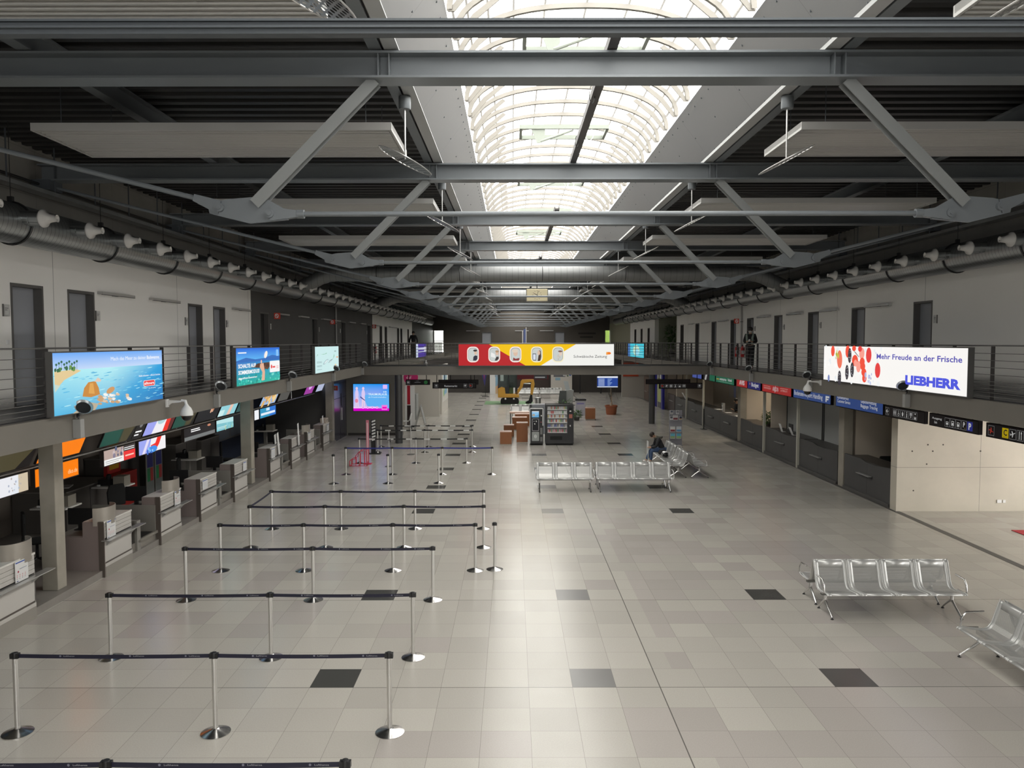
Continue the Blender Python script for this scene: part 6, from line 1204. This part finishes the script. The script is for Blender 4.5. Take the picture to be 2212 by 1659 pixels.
t = thing('white_frame_stand', 'thin white upright frame on the floor before the seated man', 'stand', (5.3, 30.3, 0)); M().tube([(0, .12, 0), (0, .12, .83), (0, -.12, .83), (0, -.12, 0)], .014, 6).build('outer_frame', WPL, t); M().tube([(0, 0, .15), (0, 0, .83)], .01, 6).tube([(0, -.12, .15), (0, .12, .15)], .01, 6).build('inner_bars', WPL, t)
# ================= MID HALL =================
t = thing('snack_machine', 'wide black vending machine full of snacks and bottles', 'vending machine', (1.52, 35.25, 0)); W = 1.27
a = M(); a.box(0, 0, .08, W, .05, .55).box(0, 0, 1.79, W, .05, 1.85).box(0, 0, .55, .07, .05, 1.79).box(.99, 0, .55, W, .05, 1.79).box(0, .05, .08, .02, .85, 1.85).box(W - .02, .05, .08, W, .85, 1.85).box(0, .05, 1.83, W, .85, 1.85).box(0, .6, .08, W, .85, 1.85).box(.0, .05, .08, W, .85, .55).box(.98, .05, .55, 1.0, .6, 1.83); a.build('cabinet', mat('vending_black', (.010, .010, .012), .3), t)
for z in (.56, .80, 1.02, 1.23, 1.41, 1.61): M().box(.07, .06, z, .98, .6, z + .03).build('shelf', WPL, t)
M().box(.07, .02, .56, .99, .026, 1.79).build('glass_front', mat('vending_glass', (.9, .9, .9), .05, alpha=.08), t)
M().box(1.06, -.012, 1.5, 1.2, 0, 1.72).build('display', BLKM, t); M().box(1.08, -.016, 1.53, 1.16, -.01, 1.59).box(1.09, -.016, .86, 1.14, -.01, .93).build('coin_slots', ALU, t); M().box(1.06, -.016, 1.24, 1.21, -.01, 1.42).build('price_sticker', mat('reddish_sticker', (.42, .14, .10), .5), t); M().box(.2, -.01, .25, .75, 0, .42).build('pickup_flap', BLKM, t)
M().box(.03, .03, 0, W - .03, .8, .08).build('base', BLKM, t)
sc = [(.55, .05, .05), (.7, .6, .2), (.75, .75, .75), (.06, .1, .4), (.1, .3, .12), (.45, .2, .08), (.7, .35, .4), (.2, .2, .22)]
sm_ = [mat('pack_%s' % n_, c, .4) for n_, c in zip(('red', 'yellow', 'white', 'blue', 'green', 'brown', 'pink', 'grey'), sc)]
rnd = random.Random(5); pk = M().box(-.028, 0, 0, .028, .06, .12).build('snack_pack', sm_[0]); bt = M().lathe([(0, 0), (.027, 0), (.027, .09), (.011, .125), (.011, .14), (0, .14)], 10).build('drink_bottle', sm_[3], smooth=40); f1 = f2 = True
for ri, z in enumerate((.59, .83, 1.05, 1.26, 1.44, 1.64)):
    for i in range(12):
        isb = ri < 2; src = bt if isb else pk
        if (isb and f2) or (not isb and f1): o = src; f1, f2 = (f1, False) if isb else (False, f2)
        else: o = src.copy(); o.data = src.data.copy(); COL.objects.link(o)
        o.location = (1.52 + .12 + i * .074, 35.25 + (.12 if isb else .09), z + .001); o.data.materials[0] = sm_[([3, 3, 7, 2][i % 4] if ri == 1 else [6, 0, 4, 6][i % 4] if ri == 0 else rnd.choice((0, 1, 2, 2, 2, 4, 5, 7)))]
        tag(o, ('drink bottles' if isb else 'snack packs') + ' behind the vending machine glass, %s shelf from the bottom' % ['first', 'second', 'third', 'fourth', 'fifth', 'sixth'][ri], 'bottle' if isb else 'snack', 'goods on the vending shelf number %d' % (ri + 1))
t = thing('coffee_machine', 'slim black coffee machine left of the snack machine', 'vending machine', (.79, 35.25, 0)); W = .71
M().box(0, .03, .08, .62, .7, 1.72).box(0, .1, 1.72, .1, .7, 1.85).build('cabinet', MATS['vending_black'], t); M().box(.62, .12, .5, W, .75, 1.85).box(.1, .12, 1.72, .62, .75, 1.85).build('grey_side', mat('machine_grey', (.22, .23, .25), .4), t); M().box(.03, -.0, 1.66, .6, .04, 1.71).box(0, .0, .08, .025, .04, 1.68).box(.585, 0, .9, .62, .04, 1.68).build('silver_frame', ALU, t)
M().box(.025, .0, .08, .585, .03, 1.66).build('front_door', BLK, t)
s = Sheet((0, -.003, 0), (1, 0, 0), (0, 0, 1), (0, -1, 0)); s.rect(.1, 1.28, .42, 1.56, (.25, .5, .75)).poly([(.1, 1.28), (.42, 1.28), (.42, 1.42), (.25, 1.36), (.1, 1.4)], (.12, .35, .6)).ell(.18, 1.38, .07, .06, (.35, .33, .28)); s.rect(.1, 1.52, .42, 1.56, (.7, .75, .8)); s.build('screen', LIT, t); M().box(.04, .1, 0, .6, .65, .08).build('base', BLKM, t)
s = Sheet((0, -.003, 0), (1, 0, 0), (0, 0, 1), (0, -1, 0)); s.rrect(.11, .66, .42, 1.22, .04, (.4, .4, .42)).rrect(.13, .68, .40, 1.20, .03, (.008, .008, .012)).ell(.3, 1.1, .025, .035, (.8, .8, .8), 10, .5).ell(.23, .98, .025, .035, (.8, .8, .8), 10, .5).ell(.2, 1.1, .015, .02, (.8, .8, .8), 8)
s.rrect(.1, .2, .43, .62, .03, (.33, .35, .34)).ell(.265, .41, .06, .085, (.7, .72, .70), 14).poly([(.25, .34), (.27, .34), (.285, .48), (.265, .48)], (.30, .32, .31)).rect(.5, 1.33, .56, 1.38, (.7, .7, .7)).ell(.52, 1.06, .02, .02, (.5, .1, .12)).rect(.48, .5, .58, .8, (.18, .18, .18)).rect(.48, .18, .58, .38, (.16, .16, .16)); s.build('front_print', PRT, t)
WOOD = mat('cherry_veneer', (.30, .115, .04), .45); g = N(WOOD); P = g.xyz(); wv = g.n('ShaderNodeTexWave'); wv.inputs['Scale'].default_value = 6; wv.inputs['Distortion'].default_value = 3; g.link(g.pos(), wv.inputs['Vector']); g.link(g.mix(wv.outputs['Fac'], (.30, .11, .035), (.23, .08, .026)), g.b.inputs['Base Color'])
WTOP = mat('veneer_top', (.50, .30, .22), .35)
def pedestal(x, y, w_, d_, h, label):
    t = thing('display_pedestal', label, 'pedestal', (x, y, 0), group='cherry wood display pedestals'); M().box(.02, .02, 0, w_ - .02, d_ - .02, .05).build('base', mat('cream_base', (.5, .45, .38), .5), t); M().box(0, 0, .05, w_, d_, h - .03).build('body', WOOD, t, bevel=.004); M().box(-.004, -.004, h - .03, w_ + .004, d_ + .004, h).build('top', WTOP, t); return t
pedestal(-.56, 35.3, .53, .53, .62, 'low cherry wood cube pedestal left of the vending machines'); pedestal(.2, 36.05, .52, .5, .95, 'tall cherry wood pedestal touching the coffee machine'); pedestal(-.42, 38.1, .5, .5, .62, 'dark-shaded cherry pedestal behind the low cube'); pedestal(0, 41.2, .78, .5, .7, 'wide cherry wood pedestal behind the tall one'); pedestal(.15, 42.9, .8, .5, .72, 'cherry wood pedestal farthest back in the left cluster')
t = pedestal(4.42, 46.7, .58, .5, .72, 'single cherry wood pedestal with a clear cover right of the vending machines'); M().box(.05, .05, .72, .5, .45, .84).build('clear_cover', mat('clear_cover', (.7, .75, .75), .05, alpha=.15), t)
t = thing('side_table', 'narrow cream topped table behind the wooden pedestals', 'table', (-.15, 44.2, 0)); M().box(0, 0, .62, 1.4, .6, .70).build('top', mat('salmon_top', (.55, .36, .27), .4), t)
for x, y in ((.02, .02), (1.3, .02), (.02, .5), (1.3, .5)): M().box(x, y, 0, x + .06, y + .06, .62).build('leg', DFR, t)
t = thing('brochure_stand', 'tall grey brochure stand with travel leaflets right of mid hall', 'brochure stand', (7.13, 35.1, 0)); M().box(0, .1, 0, .58, .16, 1.6).box(-.02, -.0, 0, .6, .35, .03).build('back_board', mat('lavender_grey', (.25, .25, .28), .4), t)
for z in (.25, .55, 1.1, 1.38): M().box(0, .04, z, .58, .1, z + .03).build('shelf', MATS['lavender_grey'], t)
for i, (x, z, c1, c2) in enumerate(((.04, .28, (.15, .5, .65), (.3, .45, .2)), (.32, .28, (.12, .45, .65), (.3, .5, .2)), (.04, .58, (.7, .7, .68), (.3, .06, .07)), (.32, .58, (.55, .6, .65), (.12, .3, .5)), (.16, 1.12, (.6, .6, .6), (.2, .05, .06)), (.02, 1.13, (.1, .1, .12), (.5, .5, .52)), (.44, 1.13, (.04, .05, .1), (.3, .2, .1)), (.03, 1.4, (.1, .11, .15), (.4, .4, .4)), (.3, 1.4, (.2, .2, .22), (.35, .35, .4)))):
    k = thing('leaflet', ['turquoise leaflets low left in the grey stand', 'turquoise leaflets low right in the grey stand', 'white and red leaflets left in the grey stand', 'pale blue leaflets right in the grey stand', 'front red leaflet high in the grey stand', 'black leaflet high left in the grey stand', 'dark leaflet high right in the grey stand', 'grey leaflet at the top left of the grey stand', 'grey leaflet at the top right of the grey stand'][i], 'leaflet', (7.13 + x, 35.16, z + .031), group='leaflets in the grey brochure stand')
    M().box(0, 0, 0, .22 if i < 5 else .13, .02, .25 if i < 5 else .17).build('pages', WPL, k); s = Sheet((0, -.002, 0), (1, 0, 0), (0, 0, 1), (0, -1, 0)); w_ = .22 if i < 5 else .13; h_ = .25 if i < 5 else .17; s.rect(.01, .02, w_ - .01, h_ - .01, c1).rect(.01, .02, w_ - .01, h_ * .45, c2); s.build('cover', PRT, k)
t = thing('info_screen', 'flight information screen hanging under the bridge', 'screen', (4.12, 38.0, 2.44)); M().box(0, 0, 0, 1.08, .08, .62).build('casing', BLK, t); hang(t, [(.25, .04), (.83, .04)], .62, .12)
s = Sheet((.04, -.003, .04), (1, 0, 0), (0, 0, 1), (0, -1, 0)); s.rect(0, 0, 1, .54, (.02, .06, .30)); s.rect(0, .46, 1, .54, (.75, .78, .85)); s.rect(0, 0, 1, .05, (.6, .65, .75))
for i in range(6): s.rect(.05, .09 + i * .06, .35, .115 + i * .06, (.5, .6, .8)); s.rect(.5, .09 + i * .06, .62 + .05 * (i % 3), .115 + i * .06, (.3, .45, .75))
s.build('display', LIT, t)
t = thing('potted_tree', 'bare thin tree in a large terracotta pot', 'potted tree', (6.4, 50.2, 0)); M().lathe([(0, 0), (.3, 0), (.33, .1), (.37, .48), (.41, .5), (.41, .6), (.37, .6), (.35, .52), (0, .5)], 28).build('pot', mat('terracotta', (.28, .085, .035), .6), t, smooth=40); M().tube([(0, 0, .5), (.02, 0, .8), (-.02, 0, 1.5), (0, 0, 2.4)], [.12, .045, .04, .03], 8).build('trunk', mat('pale_bark', (.34, .27, .2), .8), t, smooth=40)
a = M()
for i in range(26): an = rnd.uniform(0, 6.28); r = rnd.uniform(.15, .6); a.tube([(0, 0, rnd.uniform(.6, 1.9)), (r * .6 * math.cos(an), r * .6 * math.sin(an), rnd.uniform(1.1, 2.1)), (r * math.cos(an), r * math.sin(an), rnd.uniform(.9, 2.2))], .006, 4)
a.build('twigs', mat('dark_twig', (.05, .05, .04), .8), t)
# excavator
YEL = mat('excavator_yellow', (.52, .27, .03), .45); t = thing('mini_excavator', 'yellow and black mini excavator standing under the bridge', 'excavator', (-.2, 59.0, 0))
M().prism([(-.68, .1), (-.6, .0), (.6, 0), (.7, .1), (.7, .28), (.6, .4), (-.6, .4), (-.68, .28)], (-.55, -.3)).build('track', BLKM, t, bevel=.03); M().prism([(-.68, .1), (-.6, .0), (.6, 0), (.7, .1), (.7, .28), (.6, .4), (-.6, .4), (-.68, .28)], (.3, .55)).build('track', BLKM, t, bevel=.03)
M().box(-.5, -.3, .2, .5, .3, .45).build('undercarriage', BLK, t)
for x in (-.32, .32): M().tube([(x, -.57, .42), (x, -.5, .42)], .07, 12).build('roller_cap', ALU, t)
M().prism([(-.88, .5), (.72, .5), (.72, .72), (.25, .78), (-.3, .8), (-.36, 1.25), (-.6, 1.32), (-.88, 1.2)], (-.52, .52)).build('upper_body', YEL, t, bevel=.04)
a = M()
for x in (-.88, .52): 
    for y in (-.5, .44): a.box(x, y, 1.2 if x < 0 else .75, x + .06, y + .06, 2.42)
for q in (-.5, .44): a.box(-.1, q, .8, -.04, q + .06, 2.42)
a.box(-.92, -.52, 2.42, .62, .52, 2.5).box(-.88, -.5, .8, -.1, -.49, 1.3); a.build('cab_frame', BLK, t)
M().box(-.86, -.485, 1.25, .55, -.475, 2.42).box(-.86, .475, 1.25, .55, .485, 2.42).box(.56, -.46, .8, .57, .46, 2.42).build('cab_glass', mat('cab_glass', (.02, .035, .03), .08, alpha=.75), t)
M().box(-.7, -.492, 1.75, -.45, -.488, 2.25).build('side_window', mat('pale_glass', (.30, .36, .34), .2), t); M().box(-.05, -.3, .8, .28, .3, 1.65).box(-.12, -.25, 1.6, .05, .25, 1.85).build('seat', mat('green_seat', (.09, .13, .04), .6), t, bevel=.04)
M().prism([(.35, .7), (.5, .55), (.98, 1.25), (.78, 1.35)], (-.1, .1)).prism([(.78, 1.34), (.98, 1.24), (1.1, 1.66), (.98, 1.86), (.84, 1.7)], (-.101, .101)).build('boom', YEL, t, bevel=.02); M().prism([(.88, 1.66), (1.0, 1.56), (1.75, 1.68), (1.8, 1.86), (1.0, 1.84)], (-.08, .08)).prism([(1.58, .68), (1.76, .68), (1.9, 1.5), (1.84, 1.84), (1.68, 1.84), (1.62, 1.4)], (-.085, .085)).build('dipper_arm', YEL, t)
M().tube([(1.0, 0, 1.55), (1.6, 0, 1.52)], .04, 8).build('hydraulic_ram', ALU, t, smooth=40); M().prism([(1.58, .7), (1.72, .68), (1.75, .2), (1.6, .0), (1.25, .02), (1.2, .12), (1.45, .25)], (-.2, .2)).build('bucket', BLKM, t)
s = Sheet((-.6, -.525, .6), (1, 0, 0), (0, 0, 1), (0, -1, 0)); 
o = M().box(-2.1, 58.2, 0, 1.6, 61.5, .01).build('green_mat', mat('green_mat', (.12, .24, .10), .7)); tag(o, 'green floor mat under the excavator', 'mat')
t = thing('leaflet_dispenser', 'grey round leaflet dispenser rising behind the vending machines', 'stand', (1.5, 45.3, 0)); M().lathe([(0, 0), (.17, 0), (.17, 1.45), (0, 1.47)], 20).build('body', GALV, t, smooth=40); M().box(-.02, -.175, .2, .02, -.17, 1.4).build('label_strip', WPL, t)
# exhibit
LG = mat('exhibit_grey', (.30, .31, .30), .5); t = thing('exhibit_machine', 'tall angular light grey exhibit machine behind the snack machine', 'exhibit', (3.2, 47.2, 0)); M().prism([(0, 0), (.38, 0), (.5, 1.3), (.55, 1.75), (.35, 1.8), (.02, 1.75), (-.12, 1.15), (.05, .7)], (0, .5)).build('body', LG, t, bevel=.03)
M().prism([(.05, 1.78), (.32, 1.76), (.2, 2.3), (-.08, 2.32)], (.1, .14)).build('tilted_screen', mat('pale_screen', (.42, .46, .47), .3), t); M().tube([(.4, .2, 1.6), (.7, .2, 1.3), (.9, .2, 1.2)], .025, 6).build('arm', LG, t); M().lathe([(0, 0), (.05, 0), (.05, .06), (0, .06)], 10, (.1, -.02, 0)).build('foot', BLK, t)
t = thing('info_desk', 'small pale lavender desk with a dark top beside the exhibit', 'desk', (4.05, 49.5, 0)); M().box(0, 0, 0, .62, .4, .95).build('body', mat('lavender_white', (.42, .41, .46), .5), t); M().box(-.03, -.03, .95, .66, .43, 1.05).build('top', BLK, t); s = Sheet((.08, -.002, .72), (1, 0, 0), (0, 0, 1), (0, -1, 0)); s.rect(0, 0, .45, .08, (.2, .18, .4)); s.build('lettering', PRT, t)
t = thing('dark_screen_stand', 'dark grey leaning board behind the snack machine', 'board', (2.75, 46.9, 0)); M().prism([(-.1, 0), (.5, 0), (.52, 1.75), (.12, 1.75)], (0, .05)).build('board', mat('slate_board', (.06, .068, .068), .4), t); M().tube([(.1, .05, 1.2), (.1, .5, 0)], .02, 6).build('rear_leg', BLK, t)
for x, y, l, r in ((3.0, 45.6, 'flower arrangement on the floor behind the snack machine', .35), (3.85, 46.4, 'small leafy arrangement beside the single pedestal', .22)):
    t = thing('flower_bowl', l, 'plant', (x, y, 0)); M().lathe([(0, 0), (.14, 0), (.2, .2), (0, .2)], 16).build('bowl', DFR, t, smooth=40); leaves(140, r, .2, .55 if r < .3 else 1.25, .22, 3).build('foliage', LEAF, t)
# ================= FAR END =================
t = thing('a_frame_board', 'grey folding A-frame board standing by the left shops', 'board', (-4.9, 41.2, 0)); 
for k in (-1, 1): M().tube([(0, 0, 1.35), (k * .33, -.05, 0)], .025, 6).tube([(0, .5, 1.35), (k * .33, .55, 0)], .025, 6).build('leg', ALU, t); M().box(-.012, 0, 0, .012, .5, .9, T=Matrix.Translation((k * .24, 0, .36)) @ Matrix.Rotation(-k * .24, 4, 'Y')).build('panel', LG, t)
t = thing('chair', 'white moulded chair in front of the left shops', 'chair', (-5.75, 41.8, 0)); M().prism([(-.25, .43), (.15, .42), (.25, .5), (.33, .85), (.29, .86), (.2, .52), (.12, .46), (-.25, .46)], (-.2, .2)).build('shell', WPL, t, bevel=.01)
for x in (-.22, .2): 
    for y in (-.18, .18): M().tube([(x, y, 0), (x * .8, y * .8, .43)], .01, 6).build('leg', CHR, t)
for x, y, w_, d_, h, l in ((-7.0, 44.5, 1.3, .8, 1.3, 'lower grey cabinet against the far left wall'), (-7.2, 47, 1.4, 1.0, 1.55, 'higher grey cabinet against the far left wall')):
    t = thing('shop_cabinet', l, 'cabinet', (x, y, 0), group='grey cabinets at the far left'); M().box(0, 0, 0, w_, d_, h).build('body', LG, t, bevel=.01); M().box(w_ * .5 - .004, -.004, .05, w_ * .5 + .004, 0, h - .05).build('door_gap', BLK, t)
t = thing('cafe_counter', 'brown-grey cafe counter next to the dark round column', 'counter', (-7.6, 40.2, 0)); M().box(0, 0, 0, 1.5, 2.2, 1.15).build('body', mottled('cafe_brown', (.13, .105, .095), (.15, .12, .11), 1, .5), t); M().box(-.03, -.03, 1.15, 1.53, 2.23, 1.19).build('top', DGR, t)
t = thing('hanging_banner', 'tall crimson and white banner with a round pink logo', 'banner', (-5.95, 43.0, 0)); M().box(0, 0, .05, .55, .03, 2.3).build('white_board', WPL, t); s = Sheet((0, -.002, 0), (1, 0, 0), (0, 0, 1), (0, -1, 0)); s.rect(.13, 1.25, .3, 2.3, (.45, .01, .03)); s.rect(.12, .1, .32, 1.2, (.03, .015, .015)); s.build('print', PRT, t); M().lathe([(0, -.02), (.4, -.02), (.4, .02), (0, .02)], 28, T=Matrix.Translation((.35, -.06, 2.75)) @ Matrix.Rotation(PI / 2, 4, 'X')).build('round_logo', mat('logo_pink', (.55, .02, .16), .5), t); M().tube([(.35, -.06, 2.3), (.35, -.06, 2.5)], .02, 6).build('bracket', BLK, t); M().box(-.02, -.15, 0, .57, .2, .05).build('foot', BLK, t)
s = Sheet((.1, -.084, 2.68), (1, 0, 0), (0, 0, 1), (0, -1, 0)); s.text('duf', 0, 0, .16, (.8, .6, .65), .02); s.build('logo_lettering', PRT, t)
struct('wall_left_shop', M().box(-7.9, 44.0, 0, -5.6, 44.2, 3.18).box(-8, 49, 0, -4.6, 49.2, 3.18), mat('warm_white_wall', (.55, .52, .47), .7))
poster('wall_board', 'white panel with a blue and green map on the far left side', 'L', -4.55, 50.5, .75, 4.5, 2.1, lambda s, W, H: (s.rect(0, 0, W, H, (.62, .60, .55)), s.rect(W * .2, H * .2, W * .8, H * .85, (.35, .5, .6)), s.blobs(W * .25, H * .25, W * .75, H * .8, 12, .2, [(.3, .5, .2), (.5, .6, .3), (.15, .35, .55)], 2)), cat='noticeboard')
struct('wall_left_ledge', M().box(-4.75, 50.3, 0, -4.57, 55.2, 3.18), MATS['warm_white_wall'])
t = thing('feather_flag', 'violet feather-shaped flag left of the excavator', 'flag', (-2.5, 66.5, 0)); M().prism([(.15, .9), (.5, 3.1), (-.35, 3.1), (-.25, 2.4)], (-.01, .01)).build('flag', mat('violet_flag', (.04, .035, .16), .6), t); M().prism([(.1, 1.4), (.3, 2.9), (.1, 2.9), (.0, 2.2)], (-.014, -.01)).build('pink_streak', mat('pink_streak', (.3, .05, .15), .6), t); M().tube([(.2, 0, 0), (.2, 0, .9)], .02, 6).build('pole', BLK, t); M().box(-.1, -.2, 0, .5, .2, .04).build('foot', BLK, t)
BE = [(.15, .25, .38), (.5, .42, .32), (.3, .4, .5), (.10, .12, .2), (.55, .3, .15)]
t = thing('travel_wall', 'white free-standing wall with travel posters behind the excavator', 'partition', (-1.55, 69.5, 0)); M().box(-.45, 0, 0, 1.8, .1, 3.1).build('wall', WPL, t)
s = Sheet((0, -.003, 0), (1, 0, 0), (0, 0, 1), (0, -1, 0)); s.rect(0, 1.55, 1.2, 3.1, (.28, .36, .45)); s.rect(.35, 2.3, 1.05, 2.95, (.45, .35, .28)); s.rect(.3, 1.75, 1.0, 2.15, (.45, .5, .52)); s.rect(.5, 1.65, .62, 2.1, (.05, .05, .06)); s.rect(.05, .05, 1.15, 1.55, (.25, .42, .55)); s.poly([(.05, .05), (1.15, .05), (1.15, .8), (.6, .95), (.05, .7)], (.62, .42, .25))
for i in range(6): s.rect(.25 + i * .14, .4, .3 + i * .14, .95, (.2, .1, .08) if i % 2 else (.5, .08, .05))
s.build('posters', PRT, t)
t = thing('travel_shop', 'dark travel shop front with a large picture of a woman in orange', 'shop front', (.35, 70.0, 0)); M().box(0, 0, 0, 3.0, .3, 3.1).build('front', mat('shop_dark', (.035, .022, .018), .5), t)
s = Sheet((0, -.003, 0), (1, 0, 0), (0, 0, 1), (0, -1, 0)); s.rect(.1, 2.5, 1.15, 3.1, (.3, .3, .5)); s.ell(.6, 2.75, .35, .2, (.55, .55, .7)); s.rect(.55, 1.95, .8, 2.45, (.6, .58, .6)); s.rect(0, 1.3, 2.9, 1.9, (.10, .012, .015)); s.rect(1.35, 1.9, 2.9, 3.1, (.12, .06, .035)); s.ell(2.05, 2.15, .3, .3, (.60, .28, .04)); s.ell(2.05, 2.5, .13, .17, (.40, .22, .15)); s.ell(2.05, 2.62, .18, .14, (.04, .02, .015)); s.rect(1.6, 1.35, 2.8, 1.9, (.05, .05, .05)); s.rect(1.7, 1.45, 2.6, 1.55, (.5, .5, .5)); s.build('posters', DIM, t)
t = thing('poster_wall', 'white column wall with orange and blue posters behind the far benches', 'partition', (3.45, 69.5, 0)); M().box(0, 0, 0, 1.9, .15, 3.1).build('wall', mat('warm_white_wall', (0, 0, 0)), t)
s = Sheet((0, -.003, 0), (1, 0, 0), (0, 0, 1), (0, -1, 0)); s.rect(.45, 2.1, 1.05, 3.05, (.42, .10, .03)); s.ell(.75, 2.55, .22, .35, (.62, .16, .02)); s.rect(.2, 2.1, .42, 2.6, (.5, .48, .47)); s.rect(.25, 1.55, 1.3, 2.0, (.14, .14, .15)); s.blobs(1.15, 1.6, 1.85, 3.0, 18, .15, [(.04, .12, .35), (.3, .35, .4), (.10, .15, .10), (.5, .5, .5), (.02, .1, .4)], 1, 7); s.rect(.4, 1.25, .85, 1.5, (.25, .4, .5)); s.build('posters', PRT, t)
t = thing('red_shop_sign', 'dim red shop sign over the dark passage at the far end', 'sign', (6.0, 70.5, 2.35)); M().box(0, 0, 0, 2.2, .1, .75).build('panel', mat('dim_red', (.16, .008, .008), .5), t); M().box(.1, .0, -2.35, .2, .1, 0).box(2.0, 0, -2.35, 2.1, .1, 0).build('legs', BLK, t)
t = thing('blue_shop_sign', 'small light blue sign left of the red one at the far end', 'sign', (5.15, 69.8, 2.3)); M().box(0, 0, 0, .5, .08, .7).build('panel', mat('sky_sign', (.08, .22, .34), .5), t); M().box(.2, 0, -2.3, .25, .08, 0).build('leg', BLK, t)
struct('wall_end_right', M().box(9.3, 66, 0, 13.2, 66.2, 3.18), mat('pale_end_wall', (.42, .39, .35), .7))
t = thing('orange_poster', 'orange-red poster beside the flight information screen', 'poster', (9.4, 65.9, 1.75)); M().box(0, 0, 0, 1.3, .05, 1.2).build('board', mat('orange_red', (.55, .06, .015), .5), t); M().box(.3, -.005, .3, .9, 0, .8).build('dark_symbol', mat('dark_red_print', (.2, .02, .01), .5), t)
# right far shops
for y, x, l, c in ((51.4, 10.75, 'dark brown counter panel beyond the blue shop', (.06, .045, .04)), (58.6, 10.75, 'brown panel at the far right', (.10, .065, .05)), (61.2, 10.75, 'farthest brown panel on the right', (.10, .065, .05))):
    t = thing('shop_counter', l, 'counter', (x, y, 0), group='brown panels at the far right'); M().box(0, 0, 0, .06, 2.2, 1.9 if y > 55 else 1.15).build('panel', mat('panel_%d' % int(y), c, .5), t); M().box(-.06, .5, .7, 0, 1.6, .73).build('rail', ALU, t)
t = thing('blue_shop', 'deep blue shop entrance with a bright yellow-green doorway', 'shop front', (10.4, 53.8, 0)); BLS = mat('deep_blue', (.012, .012, .25), .4)
M().box(0, 0, 0, .15, .5, 3.1).box(0, 2.3, 0, .15, 2.6, 3.1).box(0, .5, 2.55, .15, 2.3, 3.1).build('blue_frame', BLS, t); M().box(.05, .5, .0, .1, .6, 2.55).box(.05, 2.2, 0, .1, 2.3, 2.55).box(.05, .6, 2.45, .1, 2.2, 2.55).build('door_frame', ALU, t)
M().box(.09, .6, .4, .1, 2.2, 2.1).build('yellow_green_pane', mat('yellow_green', (.42, .46, .18), .4), t); M().box(.09, .6, .0, .1, 2.2, .4).build('lower_panel', DFR, t); M().box(.09, .6, 2.1, .1, 2.2, 2.45).build('white_notice', WPL, t)
s = Sheet((-.002, 2.45, 2.75), (0, -1, 0), (0, 0, 1), (-1, 0, 0)); s.rect(.3, 0, 1.2, .18, (.5, .5, .6)).rect(1.4, 0, 2.1, .18, (.5, .5, .6)); s.build('lettering', PRT, t)
t = thing('blue_shop_window', 'blue shop window strip at the far right', 'shop window', (10.4, 56.8, 0)); M().box(0, 0, 0, .12, .15, 3.1).box(0, 1.5, 0, .12, 1.65, 3.1).box(0, 0, 0, .12, 1.65, .12).build('frame', BLS, t); M().box(.05, .15, .12, .07, 1.5, 3.1).build('pane', mat('teal_pane', (.12, .2, .2), .2), t)
for z in (.6, 1.2, 1.8, 2.4): M().box(.03, .3, z, .05, 1.3, z + .45).build('goods', WPL if z < 1 else LG, t)
t = thing('rod_stand', 'thin black post with a round base against the long dark counter', 'stand', (10.3, 41.7, 0)); M().tube([(0, 0, 0), (0, 0, 1.1)], .025, 8).build('pole', BLK, t); M().lathe([(0, 0), (.2, 0), (.18, .02), (0, .03)], 20).build('base', BLK, t)
# alcove on the right gallery and its plant
struct('alcove_side', M().box(10.6, 50.2, GZ, 12.3, 50.4, 6.62).box(10.9, 57.9, GZ, 12.3, 58, 6.62).box(10.6, 50.2, 6.5, 12.4, 58, 6.62).box(10.6, 50, 3.5, 12.4, 58.2, GZ), MATS['pale_green_wall'])
t = thing('gallery_plant', 'tall leafy plant in the alcove of the right gallery', 'plant', (11.2, 54.6, GZ)); M().lathe([(0, 0), (.2, 0), (.25, .4), (0, .4)], 16).build('pot', BLK, t, smooth=40); leaves(260, .42, .5, 2.2, .3, 8, .05).build('foliage', LEAF, t); M().tube([(0, 0, .4), (0, 0, 1.7)], .03, 6).build('stem', DFR, t)
struct('wall_left_dark_end', M().box(-8.9, 67, GZ, -8.6, 85, 6.62), mat('dark_green_glass_wall', (.03, .035, .03), .4)); struct('wall_right_end', M().box(10.6, 70, GZ, 10.9, 85, 6.62), mat('beige_end_wall', (.25, .24, .17), .7))
struct('ceiling_left_end', M().box(-9.1, 67, 6.5, -8.6, 85, 6.62), DECK)
t = thing('blue_pillar', 'slim blue and white upright pillar behind the banner', 'pillar', (.75, 48.6, 4.62 - 1.02)); 
M().box(-.12, 0, 0, .12, .12, .02).build('base', BLK, t); M().box(-.04, .02, .02, .1, .1, 1.9).build('blue_face', mat('muted_blue', (.10, .13, .3), .4), t); M().box(.1, .0, .02, .14, .12, 2.0).box(-.12, .0, .02, -.07, .12, 1.8).build('white_edge', WPL, t)
# lettering on the end wall
t = thing('wall_lettering', 'dark lettering on the brown end wall', 'lettering', (7.2, 84.98, 5.2)); s = Sheet((0, -.002, 0), (1, 0, 0), (0, 0, 1), (0, -1, 0)); s.rect(0, .3, 1.9, .48, (.03, .026, .022)).rect(.2, -.1, 1.6, .08, (.03, .026, .022)); s.build('letters', PRT, t)
for i, x in enumerate((-5.0, .3, 3.0)): o = M().box(0, 0, 0, 1.5, .05, .06).build('end_wall_lamp', ALU, loc=(x, 84.9, 5.85)); tag(o, 'thin lamp on the brown end wall, %s of the three' % ['leftmost', 'middle', 'rightmost'][i], 'wall lamp', 'thin lamps on the end wall')
